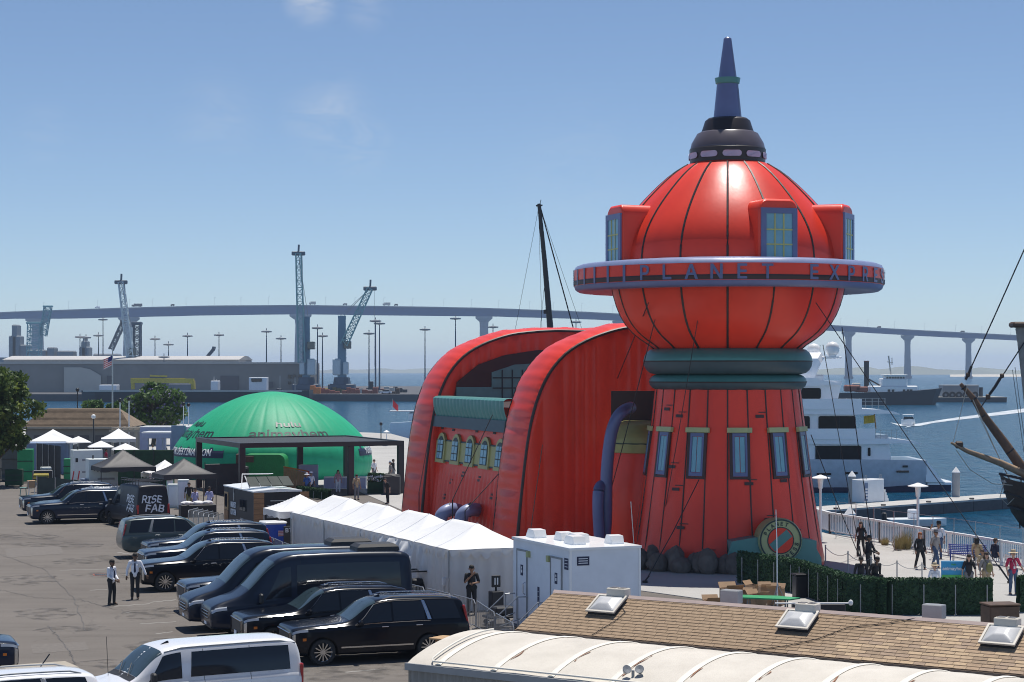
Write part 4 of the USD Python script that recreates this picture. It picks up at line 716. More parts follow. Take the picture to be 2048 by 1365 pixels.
V1, _ = van('nearer of two tall dark passenger vans with a roof unit', 'paint_van', place(425, 1257, .42, .1, -.8, CAR), CAR, 7.02, SPR, spw, (1.32, 2.2), (1.1, 5.4, .38), ac=5.9, rimm='grey_metal', tall=2.78)
copy(V1, place(380, 1241, .42, .1, -.8, CAR), CAR, 'farther of two tall dark passenger vans with a roof unit')
EXP = [(0, .62, .86, .86, .93, .72), (.05, .44, .94, 1.02, 1.09, .80), (.2, .36, .98, 1.10, 1.15, .84), (.6, .33, 1.0, 1.14, 1.20, .86), (1.15, .32, 1.0, 1.16, 1.26, .86), (1.35, .32, 1.0, 1.17, 1.34, .85), (2.0, .32, 1.0, 1.19, 1.90, .80), (2.25, .32, 1.0, 1.20, 2.02, .79), (2.8, .32, 1.0, 1.20, 2.085, .79), (4.5, .32, 1.0, 1.20, 2.09, .79), (5.5, .34, 1.0, 1.20, 2.07, .79), (5.75, .42, .99, 1.19, 2.0, .78), (5.86, .5, .97, 1.16, 1.75, .78), (5.9, .58, .95, 1.1, 1.4, .78)]
WA = math.radians(30)
ex, EB = van('white passenger van with long dark side windows, front of the lot', 'paint_white', place(588, 1281, 2.0, 5.72, -.77, WA), WA, 5.9, EXP, ((1.72, 2.62, .42, 0, 7.15, 8.9), (2.85, 5.55, .05, -.02, 7.2, 8.85)), (1.45, 2.14), (1.0, 4.4, .37), trim='paint_white', tall=2.08)
for sg in (-1, 1): obj('gutter', rail(EB, 2.2, 5.75, 9.6, sg, .01), 'grey_metal', ex)
obj('antenna', tube([(1.2, .55, 1.2), (1.15, .55, 2.25)], .008, 4), 'black_metal', ex); obj('roof_marker', mv(loft([[(-.1, -.03, 0), (.12, -.03, 0), (.12, .03, 0), (-.1, .03, 0)], [(.06, -.005, .08), (.1, -.005, .08), (.1, .005, .08), (.06, .005, .08)]]), (2.45, -.1, 2.05)), 'black_metal', ex)
obj('cowl', EB.patch(1.28, 1.44, 9.6, 12, -1, .01, 4, 5), 'dark_plastic', ex); obj('cowl', EB.patch(1.28, 1.44, 9.6, 12, 1, .01, 4, 5), 'dark_plastic', ex)
for k, y in enumerate((-.45, .2)): obj('wiper', tube([(1.36, y, 1.36), (1.62, y + .45, 1.62)], .012, 4), 'black_metal', ex)
obj('dash_paper', mv(rbox((0, 0, 0), (.2, .3, .004), .001), (1.60, -.2, 1.53), ry=-.65), 'white_panel', ex)
hv = np.array([.507, -.862]); ra = math.atan2(hv[1], hv[0])
TR_ = [(0, .62, .86, .86, .95, .70), (.04, .46, .94, 1.0, 1.08, .76), (.2, .38, .985, 1.08, 1.19, .79), (.6, .35, 1.0, 1.12, 1.30, .80), (1.0, .34, 1.02, 1.16, 1.40, .82), (1.2, .34, 1.02, 1.18, 1.52, .82), (1.95, .34, 1.02, 1.24, 2.2, .82), (2.3, .34, 1.02, 1.26, 2.42, .82), (2.8, .34, 1.02, 1.28, 2.5, .83), (4.5, .34, 1.02, 1.28, 2.52, .83), (5.3, .36, 1.02, 1.28, 2.5, .83), (5.5, .42, 1.01, 1.27, 2.44, .82), (5.57, .5, 1.0, 1.24, 2.2, .82), (5.6, .56, .98, 1.2, 1.6, .82)]
rv, RB = van('matte black van lettered RISE FAB with a roof rack', 'paint_matte', place(272, 1050, .3, 5.55, -1.0, ra), ra, 5.6, TR_, ((1.8, 2.65, .5, 0, 7.1, 8.6),), (1.3, 2.1), (1.0, 4.5, .37), rimm='dark_plastic', tall=2.5)
rk = [tube([(x, -.72, 2.68), (x, .72, 2.68)], .022, 5) for x in np.linspace(2.4, 5.2, 7)] + [tube([(2.3, y, z), (5.3, y, z)], .022, 5) for y in (-.74, .74) for z in (2.68, 2.80)] + [tube([(x, y, 2.45), (x, y, 2.8)], .02, 4) for x in np.linspace(2.4, 5.2, 7) for y in (-.74, .74)]
obj('roof_rack', cat(rk), 'black_metal', rv)
for i, (wd, z, ind) in enumerate((('RISE', 1.70, -.08), ('FAB', 1.2, .1))):
    # tall slanted hand-drawn letters on the rear doors and on the side
    m = ctext(wd, .40, .006, True, .95 if i == 0 else 1.1); v = m[0].copy(); v[:, 0] += v[:, 1] * .18 + ind; v[:, 1] += .04 * np.sin(v[:, 0] * 9)
    obj('lettering', (np.stack([5.61 + v[:, 2] - np.maximum(v[:, 1] + z - 1.55, 0) * .055, v[:, 0], v[:, 1] + z], 1), m[1]), 'white_panel', rv)
    v2 = fine((v, m[1]), .12); tt = np.interp(v2[0][:, 1] + z, RB.half(np.array(4.6))[3:10, 1], np.arange(3, 10))
    s_ = RB.P(np.full(len(tt), 4.6), tt, -1); obj('lettering', (np.stack([4.55 + v2[0][:, 0], s_[:, 1] - .012 - v2[0][:, 2], v2[0][:, 1] + z], 1), v2[1]), 'white_panel', rv)
wc = copy(S1, (0, -200, 0), 0) if False else None
WS = suv('white car roof cut by the bottom picture edge, left of the white van', 'paint_white', place(112, 1352, 1.85, 4.6, -.6, WA), WA, trim='grey_metal')
tb = thing('pickup_bed_cover', 'tan covered cargo box between the two white vehicle roofs at bottom left', 'cargo box', place(40, 1334, 1.2, 0, 0, WA), WA)
obj('cover', rbox((.6, .3, 1.02), (1.9, 1.3, .22), .08), 'tan_wall', tb); obj('box', rbox((.6, .3, .45), (1.7, 1.2, .9), .05), 'grey_metal', tb); obj('aerial', tube([(.6, .2, 1.12), (.85, .2, 1.45)], .02, 4), 'black_metal', tb)
# ---------------------------------------------------------------- long white frame tent
C0 = np.array([*gp(583, 1025, 2.3)[:2]]); TL, TWD = 20.9, 3.3
tent = thing('marquee_tent', 'long white frame tent with four hipped roofs and scalloped edge', 'tent', (*C0, 0), 0)
def tp(a, b, z): return np.stack(np.broadcast_arrays(D2[0] * a + E2[0] * b, D2[1] * a + E2[1] * b, z), -1)      # a along the tent, b across it
ML = TL / 4
for k in range(4):
    def roof(u, v, k=k):
        a, b = u * ML, v * TWD; qa = np.minimum(np.where(k == 0, a / 1.35, .5 + .5 * a / 1.35), np.where(k == 3, (ML - a) / 1.35, .5 + .5 * (ML - a) / 1.35)); q = np.minimum(qa, np.minimum(b, TWD - b) / (TWD / 2)).clip(0, 1)
        sag = -.06 * np.sin(q * PI) + .02 * meshkit.noise(np.stack([a * 1.5, b * 1.5, a * 0 + k], -1), 3)
        return tp(k * ML + a, b, 2.3 + .86 * q + sag)
    rf = obj('roof', grid(roof, 40, 26), 'white_tent', tent, smooth=30)
    for a in (1.35, ML - 1.35): obj('seam', tube([tp(k * ML + a, b, 2.3 + .86 * min(1, b / (TWD / 2)) + .012 - .06 * math.sin(PI * min(1, b / (TWD / 2)))) for b in np.linspace(0, TWD / 2, 7)], .012, 4), 'white_panel', rf)
def val(fn, n, L_):
    def g(u, v):
        s = u * L_; sc = np.abs(np.sin(s * PI / .42)) ** .6
        return fn(s, -(.10 + .24 * sc) * v + .04 * np.sin(s * 3.1) * v, .03 * np.sin(s * 9 + v) * v + .03)
    return grid(g, n, 5)
obj('valance', cat(val(lambda s, dz, o: tp(s, -o, 2.3 + dz), 420, TL), val(lambda s, dz, o: tp(TL + o, s, 2.3 + dz), 80, TWD)), 'white_tent', tent, smooth=50)
def wall(u, v):
    a = u * TL; fold = .035 * np.sin(a * 7.3) + .03 * np.sin(a * 17.1 + v * 2) + .05 * meshkit.noise(np.stack([a * .8, v * 3, a * 0], -1), 5)
    drape = np.exp(-((a - 15.2) / 2.4) ** 2) * np.sin(v * PI * .9) * (.55 + .25 * np.sin(a * 4.1 + v * 5) + .12 * np.sin(a * 9.7 - v * 8))
    return tp(a, .06 + fold * (1 - v * .6) - drape * .8, 2.26 * v)
obj('side_curtain', grid(wall, 300, 24), 'white_tent', tent, smooth=60)
obj('end_curtain', grid(lambda u, v: tp(TL - .05 + .025 * np.sin(u * 40) + .04 * np.sin(u * 9 + v * 2), u * TWD, 2.26 * v), 80, 12), 'white_tent', tent, smooth=60)
obj('back_curtain', grid(lambda u, v: tp(u * TL, TWD - .05 + .03 * np.sin(u * 90), 2.26 * v), 120, 4), 'white_tent', tent, smooth=60)
obj('far_curtain', grid(lambda u, v: tp(0.05, u * TWD, 2.26 * v), 8, 4), 'white_tent', tent)
for a in np.linspace(0, TL, 5):
    obj('pole', tube([tp(a, -.02, 0), tp(a, -.02, 2.28)], .035, 6), 'steel', tent)
# ---------------------------------------------------------------- white toilet trailer
T0 = gp(1140, 1098, 3.4)[:2]
tl = thing('toilet_trailer', 'white restroom trailer with two side doors and roof vents', 'trailer', (*T0, 0), 0)
q3 = lambda s, w, z: np.stack(np.broadcast_arrays(-D2[0] * s + E2[0] * w, -D2[1] * s + E2[1] * w, z), -1)          # s backwards along the door side, w across the front
def qbox(s0, s1, w0, w1, z0, z1): return np.array([q3(s, w, z) for z in (z0, z1) for w in (w0, w1) for s in (s0, s1)]), tri(BF)[:, ::-1]
SL, SW = 4.6, 2.45
obj('body', qbox(0, SL, 0, SW, .55, 3.34), 'white_panel', tl); obj('roof', qbox(-.04, SL + .04, -.04, SW + .04, 3.34, 3.42), 'white_paint', tl)
obj('corner_trim', cat(qbox(-.015, .06, -.015, .06, .55, 3.34), qbox(-.015, .06, SW - .06, SW + .015, .55, 3.34), qbox(-.02, SL + .02, -.02, -.002, .5, .62)), 'white_paint', tl)
for s0, s1 in ((.62, 1.42), (3.42, 4.2)):
    d = obj('door', qbox(s0, s1, -.025, 0, .75, 3.0), 'white_panel', tl)
    obj('frame', cat(qbox(s0 - .05, s0, -.04, 0, .7, 3.06), qbox(s1, s1 + .05, -.04, 0, .7, 3.06), qbox(s0, s1, -.04, 0, 3.0, 3.06)), 'grey_metal', d)
    obj('handle', tube([q3(s0 + .1, -.03, 1.6), q3(s0 + .1, -.1, 1.65), q3(s0 + .1, -.1, 1.95), q3(s0 + .1, -.03, 2.0)], .018, 5), 'chrome', d)
    sgn = obj('sign', qbox((s0 + s1) / 2 - .1, (s0 + s1) / 2 + .1, -.032, -.02, 2.2, 2.55), 'navy_ink', d)
    for dz, r in ((.26, .035), (.14, .05)): obj('pictogram', qbox((s0 + s1) / 2 - r, (s0 + s1) / 2 + r, -.036, -.03, 2.2 + dz - r, 2.2 + dz + r), 'white_paint', sgn)
    obj('porch_light', qbox(s0 - .28 if s0 > 2 else s1 + .08, s0 - .12 if s0 > 2 else s1 + .24, -.1, 0, 2.85, 3.05), 'cream_vinyl', tl)
for s0, s1, w0, w1, z0, z1 in ((2.4, 2.55, -.012, 0, 1.4, 1.95), (.12, .42, -.012, 0, 2.72, 3.08)):
    g = obj('notice', qbox(s0, s1, w0, w1, z0, z1), 'navy_ink', tl)
    for k in range(3): obj('print_line', qbox(s0 + .04, s1 - .04, w0 - .004, w0, z0 + .08 + k * (z1 - z0) * .28, z0 + .1 + k * (z1 - z0) * .28), 'white_panel', g)
g = obj('notice', qbox(-.012, 0, .24, .66, 2.86, 3.14), 'navy_ink', tl)
for k in range(3): obj('print_line', qbox(-.016, -.012, .29, .61, 2.92 + k * .07, 2.945 + k * .07), 'white_panel', g)
for s, w, L_ in ((.9, .75, .75), (1.6, 1.2, .85), (2.4, 1.0, .6), (3.7, .6, .7), (.7, 2.0, .55)):
    secs = [[q3(s + a, w - .25 * k, 3.42), q3(s + a, w + .25 * k, 3.42), q3(s + a, w + .22 * k, 3.42 + h), q3(s + a, w - .22 * k, 3.42 + h)] for a, h, k in ((0, .08, .9), (.08, .26, 1), (L_ * .75, .28, 1), (L_, .1, .95))]
    obj('roof_vent', loft(secs), 'white_paint', tl, smooth=20)
for s in (2.2, 3.1): obj('wheel', np.array(mv(lathe([(.001, -.1), (.3, -.1), (.33, 0), (.3, .1), (.001, .1)], 16), rx=PI / 2)[0]) @ np.array([[-D2[0], -D2[1], 0], [E2[0], E2[1], 0], [0, 0, 1]]) + q3(s, .15, .33) if False else mv(lathe([(.001, -.1), (.3, -.1), (.33, 0), (.3, .1), (.001, .1)], 16), q3(s, .15, .33), rz=EA, ry=PI / 2)[0], 'rubber', tl) if False else obj('wheel', mv(mv(lathe([(.001, -.1), (.3, -.1), (.33, 0), (.3, .1), (.001, .1)], 16), ry=PI / 2), q3(s, .15, .33), rz=EA), 'rubber', tl)
for s0, s1 in ((.5, 1.6), (3.3, 4.35)):
    st = obj('steps', cat(*[qbox(s0, s1, -.35 - .28 * k, -.06 - .28 * k + .0, .52 - .17 * k, .56 - .17 * k) for k in range(3)]), 'black_metal', tl)
    for s in (s0, s1): obj('handrail', cat(tube([q3(s, -.05, 1.55), q3(s, -.4, 1.55), q3(s, -1.05, 1.0), q3(s, -1.05, 0)], .022, 6), tube([q3(s, -.05, .9), q3(s, -1.05, .62)], .018, 5), tube([q3(s, -.38, .5), q3(s, -.38, 1.55)], .018, 5)), 'steel', tl)
po = thing('timber_post', 'thin brown post in front of the white trailer end wall', 'post', gp(1180, 1215, .2) * (1, 1, 0)); obj('shaft', cyl((0, 0, 0), .04, 1.95, 8), 'wood', po); obj('cap', cyl((0, 0, 1.95), .045, .03, 8), 'wood_dark', po)
po = thing('tripod_pole', 'thin dark pole with clamp at the trailer far corner', 'pole', gp(1273, 1190, .3) * (1, 1, 0)); obj('shaft', tube([(0, 0, 0), (-.05, 0, 1.6)], .035, 6), 'black_metal', po); obj('mast', tube([(-.05, 0, 1.55), (-.22, 0, 3.9)], .016, 5), 'steel', po); obj('clamp', rbox((-.05, 0, 1.58), (.14, .1, .1), .02), 'dark_plastic', po)
# black things beside the trailer
ws = thing('black_cabinet', 'tall black cabinet with a framed light panel between guard and steps', 'cabinet', gp(992, 1228, 0), EA)
obj('cabinet', rbox((0, 0, .42), (.46, .4, .84), .02), 'black_metal', ws); obj('stem', cyl((0, 0, .84), .04, .16, 8), 'black_metal', ws); fr_ = obj('panel', rbox((0, 0, 1.2), (.36, .05, .44), .02), 'black_metal', ws); obj('light_tube', cat(*[rbox((x, -.03, 1.2), (.05, .02, .26), .01) for x in (-.05, .05)]), 'white_paint', fr_)
gc = thing('equipment_cage', 'black steel cage holding a generator beside the tent curtain', 'cage', gp(828, 1208, 0), EA)
ed = []
for x in (-.6, .6):
    for y in (-.45, .45): ed.append(bbox(x - .025, x + .025, y - .025, y + .025, 0, 1.3))
for z in (.05, 1.28):
    for y in (-.45, .45): ed.append(bbox(-.58, .58, y - .025, y + .025, z - .025, z + .025))
    for x in (-.6, .6): ed.append(bbox(x - .025, x + .025, -.42, .42, z - .025, z + .025))
obj('frame', cat(ed), 'black_metal', gc); obj('engine', cat(rbox((0, 0, .45), (.85, .55, .6), .08), rbox((.1, 0, .85), (.5, .4, .25), .06), cyl((-.3, -.2, .7), .1, .3, 10)), 'dark_plastic', gc); obj('top_mesh', cat(*[bbox(x - .008, x + .008, -.42, .42, 1.25, 1.27) for x in np.linspace(-.5, .5, 9)]), 'black_metal', gc); obj('badge', lathe([(.06, 0), (.09, 0), (.09, .02), (.06, .02), (.06, 0)], 14, (0, 0, 0)), 'white_panel', gc)
sp = thing('grease_stand', 'slim white dispenser stand in front of the tent corner curtain', 'stand', gp(888, 1222, 0), EA); obj('stem', cyl((0, 0, 0), .025, .95, 6), 'steel', sp); obj('dispenser', rbox((0, 0, 1.08), (.14, .14, .32), .03), 'white_paint', sp); obj('foot', cyl((0, 0, 0), .18, .03, 12), 'grey_metal', sp)
# crowd barriers
def barrier(p, q, label, group='crowd barriers along the parked cars'):
    p, q = np.asarray(p)[:2], np.asarray(q)[:2]; L_ = np.linalg.norm(q - p); rz = math.atan2(*(q - p)[::-1])
    o = thing('crowd_barrier', label, 'barrier', (*p, 0), rz, group); b = .06
    ring = [(b, 0, .2), (b, 0, .95), (b + .12, 0, 1.07), (L_ - b - .12, 0, 1.07), (L_ - b, 0, .95), (L_ - b, 0, .2)]
    obj('frame', tube(ring, .021, 6, closed=True), 'steel', o)
    n = max(3, int(L_ / .13)); obj('bar', cat(*[tube([(x, 0, .2), (x, 0, 1.07)], .008, 4) for x in np.linspace(b, L_ - b, n + 2)[1:-1]]), 'steel', o, kind='stuff')
    for x in (.3, L_ - .3): obj('foot', tube([(x, -.3, .02), (x, -.25, .06), (x, 0, .2), (x, .25, .06), (x, .3, .02)], .018, 5), 'steel', o)
bp = [gp(u, v, 1.07) for u, v in ((760, 1152), (795, 1163), (850, 1176), (903, 1189), (952, 1201), (990, 1226), (1028, 1248))]
for (a, b), w in zip(zip(bp, bp[1:]), ('by the rear of the nearer tall van', 'in front of the equipment cage, left piece', 'in front of the equipment cage, right piece', 'before the tent corner, left of the guard', 'across the legs of the guard in black', 'right of the guard, before the cabinet')): barrier(a, b, 'steel crowd barrier ' + w)
bp = [gp(u, v, 1.07) for u, v in ((528, 1071), (548, 1077), (566, 1085), (590, 1093), (625, 1100))]
for (a, b), w in zip(zip(bp, bp[1:]), ('behind the dark SUV tails, leftmost by the blue bin', 'in front of the blue bin', 'right of the blue bin by the tent end', 'along the tent curtain behind the tall vans')): barrier(a, b, 'steel crowd barrier ' + w)
for k in range(6):
    a = gp(376 + k * 10, 1024 + k * 2.2, 1.0); barrier(a, a[:2] + np.array([.25, 2.2]), f'steel crowd barrier in the stacked row left of the black kiosk, {["first", "second", "third", "fourth", "fifth", "last"][k]} from the left', 'barriers stacked left of the kiosk')
cb = thing('cable_pile', 'tangle of dark cables on the ground behind the barriers', 'cables', gp(1002, 1262, 0)); r_ = np.random.default_rng(3)
for k in range(5): obj('cable', tube([(1.0 * math.cos(t * 1.3 + k) * r_.uniform(.6, 1), .6 * math.sin(t * 1.1 + k * 2) * r_.uniform(.5, 1), .03 + .05 * r_.random()) for t in np.linspace(0, 7, 22)], .018, 4), 'rubber', cb)
lc = thing('equipment_dolly', 'flat black equipment trolley by the trailer steps', 'trolley', gp(1000, 1250, 0), EA); obj('deck', rbox((0, 0, .3), (1.1, .7, .08), .02), 'black_metal', lc); obj('load', rbox((.1, 0, .5), (.7, .5, .3), .05), 'dark_plastic', lc); [obj('wheel', mv(lathe([(.001, -.04), (.1, -.04), (.1, .04), (.001, .04)], 10), (x, y, .1), rx=PI / 2), 'rubber', lc) for x in (-.4, .4) for y in (-.3, .3)]
# ---------------------------------------------------------------- brown shingled roof with skylights
RA = np.array([.828, -.56]); RP_ = np.array([.56, .828]); E0 = gp(1034, 1258, 2.6)[:2]; RL, RUN, RISE = 15.5, 1.48, .80
SLOPE = math.hypot(RUN, RISE); pa = math.atan2(RISE, RUN)
def rp(a, s, n=0.0):
    """A point a metres along the eave, s metres up the slope, n metres off it."""
    r = s * math.cos(pa) - n * math.sin(pa); return np.stack(np.broadcast_arrays(RA[0] * a + RP_[0] * r, RA[1] * a + RP_[1] * r, 2.6 + s * math.sin(pa) + n * math.cos(pa)), -1)
hs = thing('shingled_shed', 'low shed with brown shingle roof, three skylights and wooden fascia', 'shed', (*E0, 0))
def rbx(a0, a1, s0, s1, n0, n1, sk=0.0): return np.array([rp(a + sk * s, s, n) for n in (n0, n1) for s in (s0, s1) for a in (a0, a1)]), tri(BF)
left = lambda s: .15 + .12 * s
roof = obj('roof', np.array([rp(a, s, n) for n in (-.08, -.012) for a, s in ((-.02, 0), (RL, 0), (RL, SLOPE), (left(SLOPE) - .1, SLOPE))]) if False else loft([[rp(left(s) - .18, s, -.09), rp(RL, s, -.09), rp(RL, s, -.015), rp(left(s) - .18, s, -.015)] for s in (0, SLOPE)]), 'roof_edge', hs)
islN = {'g': ('geometry', {}), 'r': ('rgb_ramp', {'ramp': [(0, (.32, .232, .155)), (.2, (.32, .232, .155)), (.4, (.36, .26, .175)), (.6, (.42, .305, .20)), (.8, (.44, .325, .21)), (1, (.47, .345, .22))]}), 'n': ('noise_texture', {'scale': 9.0, 'detail': 4.0}), 'r2': ('rgb_ramp', {'ramp': [(.3, (.82, .82, .82)), (.7, (1.1, 1.1, 1.1))]}), 'm': ('mix', {'mix_type': 'multiply', 'fac': 1.0}), 'p': ('principled_bsdf', {'roughness': .95, 'specular_ior_level': .2})}
MATS['shingle_mixed'] = usdkit.material(stage, '/World/Looks/shingle_mixed', islN, [('g.random_per_island', 'r.fac'), ('g.position', 'n.vector'), ('n.fac', 'r2.fac'), ('r.color', 'm.color1'), ('r2.color', 'm.color2'), ('m.color', 'p.base_color')], surface='p.BSDF')
ROWS = 14; ex_ = SLOPE / ROWS; sh_ = []; r_ = np.random.default_rng(11)
for j in range(ROWS):
    a = left(j * ex_) - .15 + (j % 2) * -.16 - r_.uniform(0, .08)
    while a < RL - .1:
        w = r_.uniform(.26, .36); a0 = max(a, left(j * ex_) - .17); a1 = a + w - .008
        if a1 - a0 > .05:
            s0 = j * ex_ - .02; n = r_.uniform(.0, .004)
            V = np.array([rp(x, s, z) for x, s, z in ((a0, s0, -.006), (a1, s0, -.006), (a1, s0 + ex_ + .03, -.012), (a0, s0 + ex_ + .03, -.012), (a0, s0 + r_.uniform(-.005, .005), .012 + n), (a1, s0 + r_.uniform(-.005, .005), .012 + n), (a1, s0 + ex_ + .02, .000), (a0, s0 + ex_ + .02, .000))])
            sh_.append((np.linalg.norm(rp((a0 + a1) / 2, s0)[:2] + E0), (V, np.array([[0, 2, 1], [0, 3, 2], [4, 5, 6], [4, 6, 7], [0, 1, 5], [0, 5, 4], [1, 2, 6], [1, 6, 5], [2, 3, 7], [2, 7, 6], [3, 0, 4], [3, 4, 7]]))))
        a += w
sh_.sort(key=lambda t: t[0]); vis = [t for t in sh_]
for i, (_, m) in enumerate(vis[:300]): obj('shingle', m, f'shingle_{"abcde"[int(r_.integers(5))]}', roof)
obj('shingle_field', cat([m for _, m in vis[300:]]), 'shingle_mixed', roof, kind='stuff')
obj('ridge_cap', loft([[rp(left(SLOPE) - .2 if k == 0 else RL, SLOPE - .1, .02), rp(left(SLOPE) - .2 if k == 0 else RL, SLOPE, .045), rp(left(SLOPE) - .2 if k == 0 else RL, SLOPE, .045) + np.array([*(RP_ * .55), -.10]), rp(left(SLOPE) - .2 if k == 0 else RL, SLOPE, 0) + np.array([*(RP_ * .55), -.14])] for k in (0, 1)]), 'pink_stucco', hs)
obj('back_slope', loft([[rp(a, SLOPE, -.02) + np.array([*(RP_ * .5), -.12]), rp(a, SLOPE, -.02) + np.array([*(RP_ * 2.6), -.42]), rp(a, SLOPE, -.1) + np.array([*(RP_ * 2.6), -.5]), rp(a, SLOPE, -.1) + np.array([*(RP_ * .5), -.2])] for a in (left(SLOPE) - .1, RL)]), 'pink_stucco', hs)
for k in range(5):
    a0, a1 = -.05 + k * RL / 5, -.05 + (k + 1) * RL / 5 - .01
    obj('fascia_board', np.array([[RA[0] * a + RP_[0] * r, RA[1] * a + RP_[1] * r, z] for z in (2.2, 2.575) for r in (-.05, 0.0) for a in (a0, a1)]) if False else (np.array([[RA[0] * a + RP_[0] * r, RA[1] * a + RP_[1] * r, z] for z in (2.2, 2.575) for r in (-.05, 0.0) for a in (a0, a1)]), tri(BF)), 'roof_edge', hs)
obj('wall', poly([tuple(RA * a + RP_ * r) for a, r in ((.2, .3), (RL, .3), (RL, 3.8), (.5, 3.8))], 2.3), 'tan_wall', hs)
for u, v, vu, vv in ((1213, 1209, 1233, 1183), (1595, 1240, 1612, 1214), (2003, 1271, 2012, 1243)):
    # position on the slope found from the picture: solve for (a, s)
    A = None
    from scipy.optimize import fsolve
    def err(x, u=u, v=v): p = rp(x[0], x[1], .1) + np.array([*E0, 0]); return [CX + F * p[0] / p[1] - u, V0 + F * (H - p[2]) / p[1] - v]
    a, s = fsolve(err, (3.0, .8)); B_ = lambda a0, a1, s0, s1, n0, n1: np.array([rp(aa, ss, nn) for nn in (n0, n1) for ss in (s0, s1) for aa in (a0, a1)])
    c = obj('skylight', (B_(a - .38, a + .38, s - .33, s + .33, 0, .10), tri(BF)), 'dark_plastic', hs)
    fr4 = [B_(a - .41, a + .41, s - .36, s - .31, .10, .14), B_(a - .41, a + .41, s + .31, s + .36, .10, .14), B_(a - .41, a - .36, s - .31, s + .31, .10, .14), B_(a + .36, a + .41, s - .31, s + .31, .10, .14)]
    obj('frame', cat(*[(x, tri(BF)) for x in fr4]), 'cream_roof', c)
    obj('dome', grid(lambda p, q: rp(a - .36 + .72 * p, s - .31 + .62 * q, .11 + .11 * np.minimum(1, 1.6 * np.minimum(np.minimum(p, 1 - p), np.minimum(q, 1 - q)) / .5) ** .8), 17, 17), 'skylight_dome', c, smooth=30)
    def err2(x, u=vu, v=vv): p = rp(x[0], x[1], .2) + np.array([*E0, 0]); return [CX + F * p[0] / p[1] - u, V0 + F * (H - p[2]) / p[1] - v]
    a2, s2 = fsolve(err2, (a, 1.5)); z0 = rp(a2, s2)
    vb = obj('vent_box', mv(rbox((0, 0, .1), (.52, .32, .3), .02), z0, rz=math.atan2(*RA[::-1])), 'cream_roof', hs)
    for x in (-.12, .12): obj('louvre', mv(rbox((x, 0, .255), (.17, .2, .012), .003), z0, rz=math.atan2(*RA[::-1])), 'shed_dark', vb)
for u, v in ((1463, 1200), (1868, 1230)):
    p = gp(u, v, 3.2) - np.array([*E0, 0]); obj('vent_box', mv(rbox((0, 0, .08), (.5, .3, .34), .02), p, rz=math.atan2(*RA[::-1])), 'grey_metal', hs)
wr = obj('roof_cable', tube([rp(a, s, .03) for a, s in ((2.2, SLOPE), (2.35, 1.25), (2.6, 1.0), (2.5, .6), (2.3, .2), (2.2, -.02))], .009, 4), 'rope', hs)
obj('roof_cable', tube([rp(a, s, .03) for a, s in ((9.9, SLOPE), (9.3, 1.4), (8.4, 1.1), (7.9, .6), (7.3, .25), (6.6, -.02))], .010, 4), 'rope', hs)
# ---------------------------------------------------------------- cream barrel-roofed trailer in front
G0 = gp(815, 1326, 3.0)[:2]; BL, BW = 14.0, 4.2
cr = thing('barrel_roof_trailer', 'long cream trailer with curved ribbed roof and grey corrugated side', 'trailer', (*G0, 0))
def cp(a, b, dz=0.0):
    z = 3.0 + .42 * np.sin(np.clip(b / BW, 0, 1) * PI) ** .8 + dz; return np.stack(np.broadcast_arrays(RA[0] * a + RP_[0] * b, RA[1] * a + RP_[1] * b, z), -1)
obj('roof', grid(lambda u, v: cp(u * BL, v * BW, -.012 * np.sin(u * BL * PI / 1.35) ** 2), 90, 24), 'cream_roof', cr, smooth=40)
obj('side_wall', grid(lambda u, v: np.stack([RA[0] * u * BL + RP_[0] * (.03 + .018 * np.sin(u * BL * 2 * PI / .16)), RA[1] * u * BL + RP_[1] * (.03 + .018 * np.sin(u * BL * 2 * PI / .16)), 2.99 * v], -1), 900, 2), 'grey_siding', cr)
obj('end_wall', loft([[(RA[0] * .02 + RP_[0] * b, RA[1] * .02 + RP_[1] * b, z) for b in np.linspace(.02, BW - .02, 11) for z in [0 if k == 0 else float(cp(0, b)[2]) - .01]] for k in (0, 1)], closed=False, caps=False), 'cream_roof', cr)
obj('gutter', loft([[(RA[0] * a - RP_[0] * x, RA[1] * a - RP_[1] * x, z) for x, z in ((.06, 2.86), (0, 2.86), (0, 3.0), (.06, 3.0))] for a in (-.03, BL)]), 'grey_metal', cr)
for k in range(10):
    a = .75 + k * 1.36; w = .045
    obj('roof_rib', loft([[cp(a - w * 1.6, b, .003), cp(a - w * .6, b, .018), cp(a + w * .6, b, .018), cp(a + w * 1.6, b, .003)] for b in np.linspace(.02, BW - .02, 18)]), 'cream_rib', cr, smooth=50)
    if k: obj('rust_streak', loft([[cp(a + .10 + .02 * math.sin(b * 9 + k), b, .004), cp(a + .10 + .02 * math.sin(b * 9 + k) + .035 * abs(math.sin(b * 5 + k)) + .004, b, .008)] for b in np.linspace(.3 + .2 * (k % 3), 1.0 + .15 * (k % 4), 10)], closed=False, caps=False), 'rust_streak', cr)
obj('conduit', tube(np.vstack([[cp(a, .03, .06) for a in np.linspace(BL, .62, 20)], [cp(.55, b, .06) for b in np.linspace(.12, 2.3, 14)]]), .022, 6), 'cream_rib', cr)
obj('roof_hatch', mv(rbox((0, 0, 0), (.55, .8, .16), .03), cp(.55, 1.25, .03), rz=math.atan2(*RA[::-1])), 'cream_roof', cr) if False else None
fl = thing('floodlight_pair', 'pair of small floodlights on the cream roof edge, bottom centre', 'lamp', gp(1266, 1362, 3.05))
obj('stem', cyl((0, 0, -.02), .03, .22, 8), 'grey_metal', fl)
for x, t in ((-.13, .5), (.13, -.3)):
    m = cat(mv(lathe([(.001, -.06), (.05, -.06), (.09, .05), (.085, .06), (.001, .05)], 14), ry=t, rx=.9)); obj('lamp_head', mv(m, (x, 0, .2)), 'grey_metal', fl)
